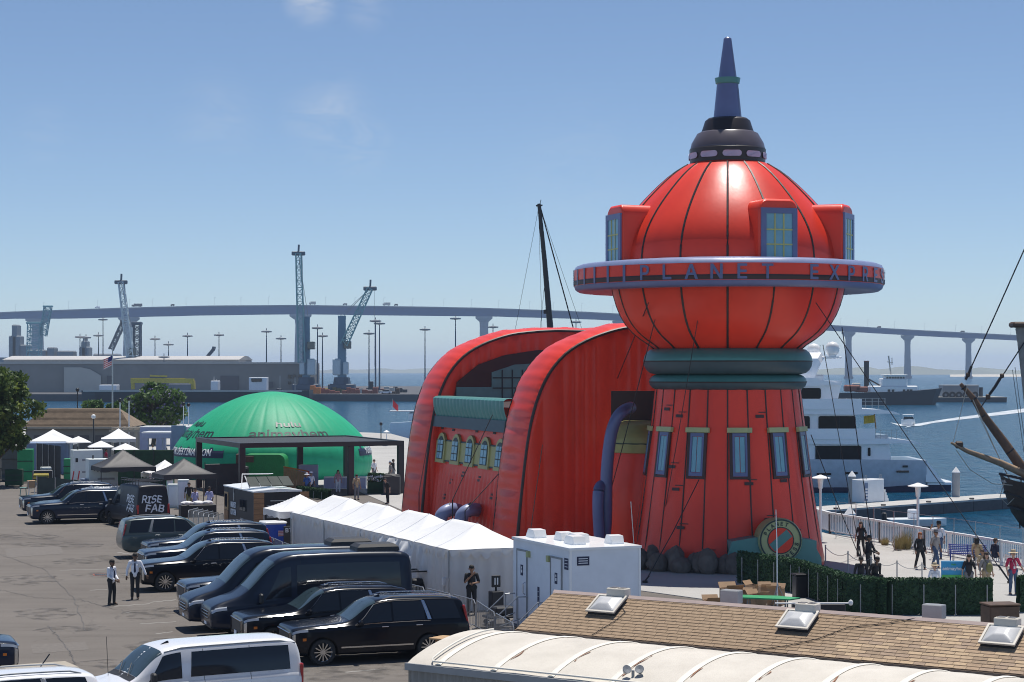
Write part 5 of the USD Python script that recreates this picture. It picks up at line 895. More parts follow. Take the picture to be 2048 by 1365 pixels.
tcrate = thing('wooden_ramp', 'pale plywood sheet beside the wheel of the nearest SUV', 'board', gp(905, 1278, 1.2), math.atan2(*RA[::-1]))
obj('sheet', rbox((0, 0, 0), (1.2, .7, .05), .01), 'wood_pale', tcrate); obj('support', rbox((0, 0, -.62), (.9, .5, 1.16), .02), 'wood', tcrate)
# ---------------------------------------------------------------- artificial hedge screens on posts, boxes behind the roof
def hedge(label, pts, h=1.25, seed=0):
    P = [np.asarray(p[:2]) for p in pts]; o = thing('hedge_screen', label, 'hedge', (*P[0], 0)); tuft = []; r = np.random.default_rng(seed); ts = []
    for a, b in zip(P, P[1:]):
        L_ = np.linalg.norm(b - a); t = (b - a) / L_; n = np.array([-t[1], t[0]]); n = n if n[1] > 0 else -n; a0 = a - P[0]
        pn = max(1, round(L_ / 1.4))
        for k in range(pn):
            s0, s1 = k * L_ / pn + .006, (k + 1) * L_ / pn - .006
            def face(u, v, s0=s0, s1=s1, a0=a0, t=t, n=n):
                s = s0 + (s1 - s0) * u; ang = v * 3; y = np.interp(ang, [0, 1, 2, 3], [-.1, -.1, .1, .1]); z = np.interp(ang, [0, 1, 2, 3], [.05, h, h, .05])
                w = .05 * (meshkit.noise(np.stack([s * 9, ang * 9, s * 0], -1), seed) - .3)
                return np.stack([a0[0] + t[0] * s + n[0] * (y + np.sign(y) * w), a0[1] + t[1] * s + n[1] * (y + np.sign(y) * w), z + w * (z > .5)], -1)
            obj('hedge_panel', grid(face, 26, 40), 'hedge', o)
        k = int(L_ * 260); s = r.uniform(0, L_, k); y = r.uniform(-.13, .13, k); z = h + r.uniform(-.03, .09, k); ts.append(np.stack([a0[0] + t[0] * s + n[0] * y, a0[1] + t[1] * s + n[1] * y, z], 1))
        k = int(L_ * 300); s = r.uniform(0, L_, k); z = r.uniform(.1, h, k); ts.append(np.stack([a0[0] + t[0] * s - n[0] * .14, a0[1] + t[1] * s - n[1] * .14, z], 1))
        for s in np.arange(.5, L_, 1.15): obj('post', tube([(*(a0 + t * s - n * .19), 0), (*(a0 + t * s - n * .19), h - .15)], .022, 5), 'grey_metal', o)
    c = np.vstack(ts); r.shuffle(c); obj('leaf_tufts', leaves(c, len(c), .055, seed), 'hedge_tuft', o, kind='stuff')
hedge('dark green hedge screen starting at the round sign, running right', [gp(1478, 1106, 1.3), gp(1600, 1124, 1.3), gp(1690, 1152, 1.3), gp(1778, 1163, 1.3)], 1.3, 1)
hedge('long dark green hedge screen in front of the blue board', [gp(1692, 1160, 1.3), gp(1985, 1161, 1.3)], 1.3, 2)
hedge('short dark green hedge screen at the right picture edge', [gp(2036, 1156, 1.3), gp(2130, 1150, 1.3)], 1.3, 3)
for i, (u, v, w, h, rz, w2) in enumerate(((1462, 1186, .62, .42, .3, 'tallest one, left in the pile'), (1492, 1188, .4, .36, -.2, 'small, right of the tallest'), (1514, 1192, .5, .34, .6, 'in front with open flaps'), (1532, 1180, .45, .4, .1, 'at the back, darkest corner'), (1552, 1186, .5, .42, -.4, 'rightmost, by the tripod'), (1425, 1192, .55, .2, .2, 'low flat one at the left'), (1508, 1172, .5, .34, .9, 'tilted one against the hedge'))):
    o = thing('cardboard_box', 'open cardboard box behind the shingle roof ridge, ' + w2, 'box', gp(u, v + 26, 0), rz, 'cardboard boxes by the hedge')
    w *= 1.15; h *= 1.6; obj('carton', cat(bbox(-w / 2, w / 2, -w * .4, -w * .37, 0, h), bbox(-w / 2, w / 2, w * .37, w * .4, 0, h), bbox(-w / 2, -w * .47, -w * .37, w * .37, 0, h), bbox(w * .47, w / 2, -w * .37, w * .37, 0, h), bbox(-w * .47, w * .47, -w * .37, w * .37, 0, .03)), 'box_card', o)
    obj('flap', mv(rbox((0, -w * .18, 0), (w, w * .36, .012), .003), (0, -w * .4, h), rx=-.7), 'box_card', o); obj('flap', mv(rbox((0, w * .18, 0), (w, w * .36, .012), .003), (0, w * .4, h), rx=.9), 'box_card', o)
gb = thing('green_board', 'bright green painted board lying among the cardboard boxes', 'board', gp(1535, 1205, .4) * (1, 1, 0), -.3); obj('sheet', poly([(-1.1, -.4), (.9, -.5), (1.2, .1), (.3, .5), (-1.0, .4)], .05, .55), 'cone_green', gb); obj('trestle', cat(*[tube([(x, y, 0), (x, y, .55)], .03, 5) for x in (-.7, .7) for y in (-.25, .25)]), 'grey_metal', gb)
tt_ = thing('rolled_tarp', 'long white pole lying over black cases behind the roof', 'pole', gp(1550, 1206, .6) * (1, 1, 0)); obj('tube', tube([(0, 0, .58), (2.6, -.3, .62)], .03, 8), 'white_paint', tt_); obj('case', rbox((1.6, .2, .3), (1.9, .5, .55), .04), 'black_metal', tt_); obj('end_cap', blob((2.68, -.3, .64), (.09, .08, .11), 3, .1, 1), 'white_paint', tt_)
tp_ = thing('tripod_stand', 'tall thin white tripod pole in front of the round sign', 'stand', gp(1555, 1215, 0)); obj('pole', tube([(0, 0, 0), (-.02, 0, 2.2), (-.06, 0, 3.7)], [.028, .024, .012], 6), 'rail_white', tp_)
for a in (0, 2.1, 4.2): obj('leg', tube([(0, 0, .9), (.4 * math.cos(a), .4 * math.sin(a), 0)], .016, 5), 'steel', tp_)
for u, v, m, w2, sz in ((1600, 1196, 'black_metal', 'black wheeled bin behind the hedge corner', (.5, .5, .9)), (2000, 1262, 'brown_vinyl', 'brown crate by the end of the long hedge', (1.1, .8, .9))):
    o = thing('storage_bin', w2, 'bin', gp(u, v, 0), .2); obj('body', rbox((0, 0, sz[2] / 2), sz, .04), m if m != 'brown_vinyl' else 'wood_dark', o); obj('lid', rbox((0, 0, sz[2] + .03), (sz[0] + .06, sz[1] + .06, .06), .02), m if m != 'brown_vinyl' else 'wood_dark', o)
# ---------------------------------------------------------------- black pergola in front of the dome
PF = np.array([-19.1, 136.9]); PB = PF - D2 * 13.0
pg = thing('pergola', 'large flat black steel pergola with thick square posts', 'pergola', (*PF, 0), EA)
PW = 11.8
sl_ = lambda x0, x1, y0, y1, z0, z1: bbox(x0, x1, y0, y1, z0, z1)
for x in (0, 8.0, PW):
    for y in (0, 12.8): obj('post', rbox((x + .2, y + .2, 1.75), (.42, .42, 3.5), .02), 'black_metal', pg)
obj('beam', cat(sl_(0, PW + .4, 0, .3, 3.5, 3.84), sl_(0, PW + .4, 12.9, 13.2, 3.5, 3.84), sl_(0, .3, .3, 12.9, 3.5, 3.84), sl_(PW + .1, PW + .4, .3, 12.9, 3.5, 3.84)), 'black_metal', pg)
for k in range(20): obj('roof_slat', bbox(.32, PW + .08, .36 + k * .625, .36 + k * .625 + .6, 3.70, 3.76), 'dark_plastic', pg)
# ---------------------------------------------------------------- black food kiosk with wooden corners
KC = gp(508, 1077, 0)[:2]
ks = thing('food_kiosk', 'black food kiosk trailer with wooden corner panels and white roof', 'kiosk', (*KC, 0), EA)     # local +x along e, +y away
kb = lambda *a: bbox(*a)
KL, KW, KH = 6.4, 2.6, 2.5
obj('body', kb(0, KW, 0, KL, .35, KH), 'paint_matte', ks); obj('roof', loft([[(-.05, y, KH), (KW * .55, y, KH + .12), (KW + .05, y, KH + .02), (KW + .05, y, KH - .06), (-.05, y, KH - .06)] for y in (-.05, KL + .05)]), 'white_paint', ks)
for k in range(7): obj('plank', kb(-.02, .55, -.03, 0, .4 + k * .29, .4 + k * .29 + .275), 'wood', ks); obj('plank', kb(KW - .05, KW + .45, -.03, .02, .4 + k * .29, .4 + k * .29 + .275), 'wood', ks)
for k in range(3): obj('plank', kb(-.03, 0, KL - .95, KL - .1, .4 + k * .24, .4 + k * .24 + .23), 'wood', ks)
sh2 = obj('shutter', kb(.7, KW - .15, -.03, 0, 1.05, 1.75), 'grey_metal', ks)
for k in range(6): obj('shutter_slat', kb(.72, KW - .17, -.05, -.03, 1.08 + k * .11, 1.08 + k * .11 + .09), 'grey_metal', sh2)
w_ = obj('window', kb(-.03, 0, 1.6, 2.9, 1.3, 1.95), 'grille_dark', ks); obj('pane', cat(kb(-.045, -.03, 1.65, 2.2, 1.33, 1.92), kb(-.045, -.03, 2.3, 2.85, 1.33, 1.92)), 'glass_dark', w_)
d_ = obj('door', kb(-.03, 0, KL - .95, KL - .1, 1.15, 2.15), 'wood_pale', ks); obj('pane', kb(-.045, -.03, KL - .8, KL - .25, 1.3, 2.05), 'glass_dark', d_)
for i, (tx, z, h) in enumerate((('HARVEST', 1.52, .30), ('KITCHEN', 1.12, .30))):
    m = stand(ctext(tx, h, .012, True, .62)); obj('lettering', mv(m, (-.012, 4.3, z), rz=-PI / 2), 'white_panel', ks)
obj('bottle_print', mv(stand(poly([(-.09, 0), (.09, 0), (.09, .4), (.03, .5), (.03, .65), (-.03, .65), (-.03, .5), (-.09, .4)], .012), False), (-.012, 4.2, 1.75), rz=-PI / 2), 'shed_pale', ks)
for z in (.85, .75): obj('print_line', kb(-.012, 0, 2.2, 2.9, z, z + .05), 'shed_pale', ks)
obj('print_line', kb(.9, KW - .3, -.012, 0, 1.95, 2.0), 'shed_pale', ks)
for k in range(4):
    x0 = .1 + k * .62
    obj('roof_panel', loft([[(x0, 1.2, KH + .18), (x0 + .58, 1.2, KH + .18), (x0 + .58, 2.3, KH + .62), (x0, 2.3, KH + .62)], [(x0, 1.17, KH + .22), (x0 + .58, 1.17, KH + .22), (x0 + .58, 2.27, KH + .66), (x0, 2.27, KH + .66)]]), 'mesh_screen', ks)
obj('roof_rail', cat(tube([(0, 2.6, KH), (.25, 3.4, KH + .75), (2.0, 3.4, KH + .75)], .03, 5), tube([(.1, 1.2, KH + .1), (.1, 2.3, KH + .7)], .025, 5)), 'rail_white', ks)
for y in (1.6, 2.5): obj('wheel', mv(mv(lathe([(.001, -.1), (.33, -.1), (.36, 0), (.33, .1), (.001, .1)], 16), ry=PI / 2), (.08, y, .36)), 'rubber', ks)
# blue bin, small white canopy
bb = thing('blue_bin', 'big blue tapered bin with white lid beside the tent end', 'bin', gp(546, 1106, 0), EA)
obj('body', loft([[(sx * w, sy * w, z) for sx, sy in ((-1, -1), (1, -1), (1, 1), (-1, 1))] for z, w in ((0, .40), (1.45, .52))]), 'blue_paint', bb); obj('lid', rbox((0, 0, 1.5), (1.14, 1.14, .13), .05), 'white_paint', bb)
lb = obj('label', bbox(.12, .38, -.515, -.49, .85, 1.12), 'white_panel', bb); obj('stripe', cat(*[bbox(.12, .38, -.522, -.514, .87 + k * .07, .90 + k * .07) for k in range(4)]), 'flag_red', lb)
def canopy(nm, label, c, w, d, ze, zp, m, rz=EA, group=None, val=.32, legs=True):
    o = thing(nm, label, 'canopy', (c[0], c[1], 0), rz, group)
    def top(u, v):
        x, y = (u - .5) * w, (v - .5) * d; q = np.minimum(1 - np.abs(u - .5) * 2, 1 - np.abs(v - .5) * 2)
        return np.stack([x, y, ze + (zp - ze) * np.clip(q, 0, 1) ** 1.25 - .05 * np.sin(q * PI) * (np.abs(np.abs(u - .5) - np.abs(v - .5)) > .1)], -1)
    obj('roof', grid(top, 25, 25), m, o, smooth=30)
    per = np.array([(-w / 2, -d / 2), (w / 2, -d / 2), (w / 2, d / 2), (-w / 2, d / 2), (-w / 2, -d / 2)])
    v_ = [grid(lambda u, v, a=a, b=b: np.stack([a[0] + (b[0] - a[0]) * u, a[1] + (b[1] - a[1]) * u, ze - v * val * (1 + .1 * np.sin(u * 20))], -1), 24, 2) for a, b in zip(per, per[1:])]
    obj('valance', cat(v_), m, o)
    if legs: [obj('leg', tube([(x, y, 0), (x, y, ze)], .03, 5), 'steel' if 'white' in m else 'black_metal', o) for x in (-w / 2 + .04, w / 2 - .04) for y in (-d / 2 + .04, d / 2 - .04)]
    return o
canopy('pop_up_canopy', 'small white canopy roof poking out left of the long white tent', gp(600, 1098, 0), 3.0, 3.0, 2.0, 2.75, 'white_tent')
bs_ = thing('black_banner_sign', 'dark banner board under the small white canopy by the blue bin', 'sign', gp(577, 1110, 0), EA); obj('board', rbox((0, 0, .75), (.5, .05, 1.3), .01), 'black_cloth', bs_); obj('lettering', mv(stand(ctext('BT', .2, .01, True)), (0, -.04, 1.2)), 'white_panel', bs_)
C_ = lambda u, v, Y: dp(u, v, Y)
canopy('black_canopy', 'black peaked canopy tent at left, behind the dark SUV roofs', C_(246, 900, 139), 3.9, 3.9, 2.15, 3.35, 'black_cloth'); canopy('black_canopy', 'black peaked canopy tent next to the pergola left post', C_(368, 900, 131), 3.6, 3.6, 2.05, 3.05, 'black_cloth')
canopy('white_canopy', 'white slanted canopy between the two black canopy tents', C_(330, 900, 141), 2.9, 2.9, 1.55, 2.5, 'white_tent')
canopy('white_canopy', 'white peaked canopy tent in front of the old building', C_(237, 900, 178), 3.1, 3.1, 2.75, 3.65, 'white_tent', 0.2); canopy('white_canopy', 'wide white canopy above the blue container at far left', C_(106, 900, 172), 3.9, 3.4, 2.75, 3.75, 'white_tent', .1)
for (u, v, Y, w) in ((157, 873, 168, 'left of three, by the blue container'), (202, 882, 163, 'middle of three, above the pale generators'), (251, 887, 158, 'right of three, over the dark green wall')):
    p = C_(u, v, Y); o = thing('parasol', 'white square market parasol, ' + w, 'parasol', (p[0], p[1], 0), .3, 'white market parasols'); z = p[2]
    obj('canopy', lathe([(1.45, z - .55), (1.4, z - .48), (.7, z - .22), (.02, z)], 4, a0=PI / 4, a1=PI / 4 + 2 * PI), 'white_tent', o); obj('pole', cyl((0, 0, 0), .03, z - .05, 6), 'grey_metal', o); obj('base', cyl((0, 0, 0), .35, .08, 12), 'dark_plastic', o)
# blue container, generators and site clutter
def crate(nm, label, cat_, u, v, Y, w, d, h, m, rz=EA, extra=None, z0=None, group=None):
    p = C_(u, v, Y); o = thing(nm, label, cat_, (p[0], p[1], 0 if z0 is None else z0), rz, group); obj('body', rbox((0, d / 2, h / 2), (w, d, h), .03), m, o)
    if extra: extra(o, w, d, h)
    return o
def corr(o, w, d, h):
    for x in np.arange(-w / 2 + .15, w / 2, .3): obj('rib', bbox(x - .06, x + .06, -.03, 0, .1, h - .1), 'blue_container', o)
crate('shipping_container', 'blue-grey shipping container under the wide white canopy', 'container', 96, 900, 168, 3.6, 2.4, 2.7, 'blue_container', .1, corr)
def gen(o, w, d, h):
    for z in (.45, .75): obj('louvre', bbox(-w * .2, w * .38, -.02, 0, h * z - .07, h * z + .07), 'grey_metal', o)
    obj('exhaust', cyl((-w * .3, d * .5, h), .06, .25, 8), 'dark_plastic', o); obj('gauge', bbox(-w * .42, -w * .34, -.02, 0, h * .7, h * .8), 'black_metal', o)
    obj('skid', bbox(-w / 2, w / 2, 0, d, -.0, .08), 'dark_plastic', o)
crate('generator', 'pale green generator, farther one beside the red hand truck', 'generator', 176, 900, 146, 2.2, 1.2, 3.0, 'gen_white', EA, gen); crate('generator', 'pale green generator, nearer one behind the black canopy', 'generator', 207, 900, 140, 2.1, 1.3, 2.6, 'gen_white', EA, gen)
crate('screen_fence', 'long dark green screen wall behind the black canopies', 'screen', 288, 935, 152, 4.6, .12, 2.75, 'grass_wall', 0, lambda o, w, d, h: [obj('post', bbox(x - .03, x + .03, -.04, 0, 0, h), 'black_metal', o) for x in np.linspace(-w / 2, w / 2, 4)])
def cart(o, w, d, h):
    for z in (.3, .62): obj('shelf', bbox(-w / 2 - .02, w / 2 + .02, -.05, 0, h * z, h * z + .06), 'dark_plastic', o)
    for x in (-w * .4, w * .4): obj('wheel', mv(lathe([(.001, -.04), (.09, -.04), (.09, .04), (.001, .04)], 10), (x, .1, .0), rx=PI / 2), 'rubber', o)
for (u, Y, w, h, m, l) in ((27, 150, 1.3, 1.25, 'grass_wall', 'low dark green cart at the far left lot edge'), (50, 155, 1.2, 2.6, 'cone_green', 'tall green bin cart left of the black screen'), (136, 158, .7, 1.7, 'cone_green', 'green portable bin left of the pale generators'), (22, 157, 1.5, 2.7, 'glass_tint', 'tall clear cabinet behind the low green cart'), (4, 158, 1.2, 2.9, 'tan_wall', 'tan panel at the left picture edge')):
    crate('service_cart', l, 'cart', u, 900, Y, w, .8, h, m, .1, cart, .09)
crate('yellow_cart', 'small yellow cart with dark wheels in the left clutter', 'cart', 82, 945, 143, 1.1, .7, .6, 'yellow_paint', .2, cart, .75)
for (u, Y, w, h, l, m) in ((86, 152, 1.5, 1.15, 'black wheeled road case under white cases', 'black_metal'), (98, 147, 1.3, .75, 'flat black road case by the red hand truck', 'black_metal'), (93, 153, .8, .2, 'pale flight case on top of the black one', 'gen_white'), (121, 139, .8, 1.0, 'slate grey cabinet under the grey table top', 'blue_container'), (170, 139.5, .45, 1.2, 'slate grey cabinet between the generators', 'blue_container'), (64, 139, .55, .5, 'cardboard box stacked on a stool', 'box_card')):
    crate('road_case', l, 'case', u, 940, Y, w, .6, h, m, EA, lambda o, w, d, h: [obj('edge', bbox(x - .02, x + .02, -.015, 0, 0, h), 'steel', o) for x in (-w / 2 + .03, w / 2 - .03)], {'pale flight case on top of the black one': 1.16, 'cardboard box stacked on a stool': .6}.get(l, 0))
tb_ = thing('folding_table', 'long pale grey folding table behind the dark SUV roofs', 'table', C_(130, 940, 138) * (1, 1, 0), EA); obj('top', rbox((0, .3, 1.12), (2.3, .8, .05), .01), 'grey_metal', tb_); [obj('leg', tube([(x, y, 0), (x, y, 1.1)], .025, 5), 'steel', tb_) for x in (-1, 1) for y in (0, .6)]
for u, l, m in ((64, 'white stool under the cardboard box', 'rail_white'), (47, 'pale green stool beside the low green cart', 'teal_vinyl')):
    o = thing('stool', l, 'stool', C_(u, 960, 139.2) * (1, 1, 0), .3); obj('seat', rbox((0, .3, .56), (.5, .45, .05), .02), m, o); [obj('leg', tube([(x * .22, .3 + y * .2, 0), (x * .17, .3 + y * .15, .55)], .02, 5), m, o) for x in (-1, 1) for y in (-1, 1)]
ht = thing('hand_truck', 'red hand truck leaning beside the farther generator', 'hand truck', C_(147, 938, 144) * (1, 1, 0), .3); obj('frame', cat(*[tube([(x, 0, .1), (x + .25, .3, 1.5)], .05, 5) for x in (-.2, .2)], bar((-.2, 0, .5), (.35, .1, .55), .06)), 'red_paint', ht); obj('plate', rbox((0, -.15, .06), (.5, .3, .03), .01), 'red_paint', ht); [obj('wheel', mv(mv(lathe([(.001, -.04), (.13, -.04), (.13, .04), (.001, .04)], 10), ry=PI / 2), (x, .1, .13)), 'rubber', ht) for x in (-.28, .28)]
for (u0, u1, v0, v1, l, m) in ((74, 222, 952, 966, 'low black mesh fence behind the three dark SUVs', 'mesh_screen'), (73, 122, 886, 892, 'black draped screen panel in front of the blue container', 'black_cloth')):
    Y = 137 if v0 > 900 else 160; A, B = C_(u0, v0, Y), C_(u1, v1, Y - 2); o = thing('mesh_fence', l, 'fence', (A[0], A[1], 0)); n = 4
    for k in range(n):
        P_, Q_ = A + (B - A) * k / n, A + (B - A) * (k + 1) / n; obj('panel', tm([(P_[0] - A[0] + .02, P_[1] - A[1], .03), (Q_[0] - A[0] - .02, Q_[1] - A[1], .03), (Q_[0] - A[0] - .02, Q_[1] - A[1], Q_[2] - .05), (P_[0] - A[0] + .02, P_[1] - A[1], P_[2] - .03)], [[0, 1, 2, 3]]), m, o)
        obj('post', tube([(P_[0] - A[0], P_[1] - A[1], 0), (P_[0] - A[0], P_[1] - A[1], P_[2])], .03, 5), 'steel', o)
# lilac-grey pavilion frames
for (u0, u1, vt, Y, l) in ((280, 374, 855, 176, 'lilac-grey open pavilion frame, back one'), (284, 352, 866, 170, 'lilac-grey open pavilion frame, front one')):
    A, B = C_(u0, vt, Y), C_(u1, vt, Y); W_ = B[0] - A[0]; zt = A[2]; o = thing('pavilion', l, 'pavilion', (A[0], A[1], 0))
    for x in (0, W_ * .42, W_ - .5): obj('post', rbox((x + .25, .25, zt / 2 - .15), (.55, .5, zt - .3), .03), 'purple_grey', o)
    obj('beam', cat(rbox((W_ / 2, .25, zt - .25), (W_, .55, .5), .03), rbox((.25, 1.8, zt - .25), (.5, 2.6, .5), .03), rbox((W_ - .25, 1.8, zt - .25), (.5, 2.6, .5), .03)), 'purple_grey', o); obj('roof', rbox((W_ / 2, 1.6, zt + .03), (W_ + .1, 3.2, .06), .02), 'white_paint', o); obj('counter', rbox((W_ / 2, .6, .5), (W_ * .9, .5, 1.0), .03), 'black_metal', o)
gpnl = thing('grey_panel', 'tall plain grey board beside the dome left flank', 'panel', C_(357, 900, 168) * (1, 1, 0), -.5); obj('board', rbox((0, 0, 2.1), (1.5, .15, 4.2), .02), 'blue_container', gpnl); obj('brace', tube([(0, .1, 3.5), (0, 1.6, 0)], .05, 5), 'steel', gpnl)
# fridge cases and drinks carts between the canopies and the kiosk
for (u, Y, w, h, m, l) in ((352, 127, 1.1, 1.55, 'gen_white', 'pale tall fridge case beside the black lettered van'), (340, 129, .5, 1.9, 'cone_green', 'green fridge case just right of the black van'), (366, 126, .7, 1.9, 'gen_white', 'pale metal shelf unit under the black canopy')):
    crate('fridge_case', l, 'fridge', u, 1000, Y, w, .7, h, m, .1, lambda o, w, d, h: obj('door', bbox(-w * .42, w * .42, -.03, 0, .15, h - .15), 'white_panel', o))
crate('drinks_counter', 'dark counter with white bundles behind the stacked barriers', 'counter', 398, 1030, 119, 2.2, .7, .75, 'dark_plastic', EA, lambda o, w, d, h: [obj('bundle', blob((x, .3, h + .1), (.35, .25, .14), int(x * 10 + 50), .25, 2), 'white_tent', o) for x in (-.7, 0, .6)])
crate('dark_backdrop', 'wide black backdrop wall under the pergola left side', 'backdrop', 445, 975, 141, 2.6, .15, 2.2, 'black_cloth', EA, lambda o, w, d, h: [obj('pole', tube([(x, -.05, 0), (x, -.05, h + .15)], .03, 5), 'black_metal', o) for x in (-w / 2, w / 2)])
# wooden plank wall with orange rail, white bar, planters
pw = thing('plank_fence', 'pale wooden plank wall with sloping orange top rail', 'wall', C_(567, 975, 146) * (1, 1, 0), EA * .7)
for k in range(9): obj('plank', rbox((k * .19 + .1, 0, .85 - k * .02), (.18, .05, 1.7 - k * .045 * 1.4), .01), 'wood_pale', pw)
obj('top_rail', bar((0, 0, 1.74), (1.8, 0, 1.38), .1), 'orange_paint', pw); obj('end_post', rbox((1.86, 0, .7), (.16, .1, 1.4), .02), 'red_paint', pw)
crate('white_arch_board', 'white angled board behind the wooden plank wall', 'panel', 617, 975, 149, 1.5, .12, 1.75, 'purple_grey', .2, lambda o, w, d, h: obj('foot', bbox(-w / 2, w / 2, -.3, .4, 0, .06), 'grey_metal', o))
crate('bar_counter', 'long white bar counter in front of the dome', 'counter', 690, 985, 147, 3.2, .8, .95, 'white_paint', 0, lambda o, w, d, h: [obj('front_panel', bbox(x, x + .75, -.02, 0, .06, h - .1), 'purple_grey', o) for x in np.arange(-1.55, 1.5, .79)])
crate('planter', 'dark green planter box full of white flowers', 'planter', 762, 990, 141, 2.0, .7, .9, 'grass_wall', 0, lambda o, w, d, h: (obj('flowers', leaves(np.stack([np.random.default_rng(4).uniform(-w / 2, w / 2, 220), np.random.default_rng(5).uniform(.1, .7, 220), h + np.random.default_rng(6).uniform(0, .4, 220)], 1), 220, .12, 4), 'white_paint', o, kind='stuff'), obj('greenery', leaves(np.stack([np.random.default_rng(7).uniform(-w / 2, w / 2, 260), np.random.default_rng(8).uniform(.0, .7, 260), h + np.random.default_rng(9).uniform(-.1, .3, 260)], 1), 260, .12, 5), 'leaf_dark', o, kind='stuff')))
for (a, b, h, l, sd) in ((C_(595, 985, 138), C_(660, 992, 134), .7, 'low hedge strip in front of the bar counter', 5), (C_(738, 960, 152), C_(783, 965, 150), .9, 'low hedge strip right of the dome', 6)): hedge(l, [a, b], h, sd)
for u, v, Y, m, l in ((783, 985, 140, 'black_cloth', 'dark covered stack beside the planter'), (480, 968, 152, 'black_metal', 'black speaker stack left of the arch entrance')):
    crate('covered_stack', l, 'stack', u, v, Y, 1.2, .8, 1.35, m, 0, lambda o, w, d, h: obj('cover_fold', blob((0, .4, h), (w * .5, .4, .18), 2, .2, 2), 'black_cloth', o))
# ---------------------------------------------------------------- old shingled building at the far left, trees, lamp and flag poles
ob = thing('old_building', 'low old building with weathered hip shingle roof at far left', 'building', C_(160, 880, 190) * (1, 1, 0))
x0, x1 = C_(40, 0, 190)[0] - C_(160, 0, 190)[0], C_(262, 0, 190)[0] - C_(160, 0, 190)[0]
obj('wall', bbox(x0 + .4, x1 - .6, .6, 8, 0, 3.5), 'shed', ob)
rows = 16
for j in range(rows):
    t0, t1 = j / rows, (j + 1) / rows; z = lambda t: 3.4 + 1.75 * t; inset = lambda t: 1.9 * t
    obj('shingle_course', loft([[(x0 + inset(t0), 3.8 * t0 - .1, z(t0) + .09), (x1 - inset(t0), 3.8 * t0 - .1, z(t0) + .09), (x1 - inset(t0), 3.8 * t0, z(t0)), (x0 + inset(t0), 3.8 * t0, z(t0))], [(x0 + inset(t1), 3.8 * t1, z(t1) + .03), (x1 - inset(t1), 3.8 * t1, z(t1) + .03), (x1 - inset(t1), 3.8 * t1 + .02, z(t1) - .05), (x0 + inset(t1), 3.8 * t1 + .02, z(t1) - .05)]]), 'shingle_far', ob)
obj('roof_end', tm([(x1, 0, 3.45), (x1, 8, 3.45), (x1 - 1.9, 3.8, 5.15)], [[0, 1, 2]]), 'shingle_far', ob); obj('back_roof', tm([(x0, 8, 3.4), (x1, 8, 3.4), (x1 - 1.9, 3.8, 5.15), (x0 + 1.9, 3.8, 5.15)], [[1, 0, 3, 2]]), 'shingle_far', ob)
for x in np.arange(x0 + 1.2, x1 - 1.2, 1.5): w_ = obj('window', bbox(x, x + .9, .55, .62, .8, 2.6), 'shed_dark', ob)
obj('fascia', bbox(x0, x1, -.12, -.02, 3.25, 3.45), 'tan_wall', ob)
og = thing('timber_pergola', 'long low timber pergola joined right of the old building', 'pergola', C_(300, 880, 186) * (1, 1, 0))
for k in range(14): obj('beam', bbox(-3.4 + k * .52, -3.28 + k * .52, -1.5, 2.5, 3.3, 3.5), 'tan_wall', og)
obj('edge_beam', cat(bbox(-3.6, 3.6, -1.5, -1.35, 3.12, 3.3), bbox(-3.6, 3.6, 2.3, 2.45, 3.12, 3.3)), 'tan_wall', og)
for x in (-3.3, -1.1, 1.1, 3.3): obj('post', bbox(x - .12, x + .12, -1.45, -1.25, 0, 3.12), 'tan_wall', og)
def tree(nm, label, base, R, z0, z1, n, leafm, seed, trunk_r=.28, leaf=.22, extra=None):
    o = thing(nm, label, 'tree', base); r = np.random.default_rng(seed); rx, ry = R
    tr = [(0, 0, -.2), (.1, .05, z0 * .6), (-.1, .1, z0 + .3), (.1, 0, z0 + (z1 - z0) * .45)]
    obj('trunk', tube(PchipInterpolator(range(4), np.array(tr))(np.linspace(0, 3, 10)), np.linspace(trunk_r, trunk_r * .45, 10), 8), 'bark', o, smooth=60)
    cl = []; pts = []
    while len(cl) < 46:
        d = r.normal(size=3); d /= np.linalg.norm(d); q = d * r.uniform(.35, 1) ** .5 * np.array([rx, ry, (z1 - z0) / 2]) * .95; q[2] += (z0 + z1) / 2
        cl.append((q, r.uniform(.4, 1.15) * min(rx, (z1 - z0) / 2) * .34))
    for q, s in cl:
        if s > .6: obj('limb', tube([(0, 0, z0 * .8), q * (.45, .45, 1) + (0, 0, -s), q], [trunk_r * .4, trunk_r * .25, .03], 5), 'bark', o)
        k = int(n / 46 * (s / (min(rx, (z1 - z0) / 2) * .27)) ** 1.5); d = r.normal(size=(k, 3)); d /= np.linalg.norm(d, axis=1)[:, None]; pts.append(q + d * s * r.uniform(.55, 1.08, (k, 1)) * (1.15, 1.15, .8))
    P_ = np.vstack(pts); sel = meshkit.noise(P_ * .9, seed) ; 
    obj('crown', leaves(P_[sel < .62], 10 ** 6, leaf, seed), leafm, o, kind='stuff'); obj('crown_highlight', leaves(P_[sel >= .62], 10 ** 6, leaf, seed + 1), 'leaf_lime' if leafm != 'leaf_mid' else 'leaf_mid', o, kind='stuff')
    if extra: obj('blossom', leaves(np.vstack(pts)[::9] + r.normal(size=(len(np.vstack(pts)[::9]), 3)) * .1, 10 ** 6, leaf, seed + 2), extra, o, kind='stuff')
b = C_(-10, 900, 150); tree('broadleaf_tree', 'big dark leafy tree filling the left picture edge', (b[0], b[1], 0), (3.3, 3.0), 2.4, 9.4, 15000, 'leaf_dark', 21, .35, .20)
b = C_(306, 880, 232); tree('jacaranda_tree', 'round green tree with lilac blossom left of the dome', (b[0], b[1], 0), (3.7, 3.2), 1.8, 7.5, 11000, 'leaf_mid', 22, .3, .24, 'jacaranda')
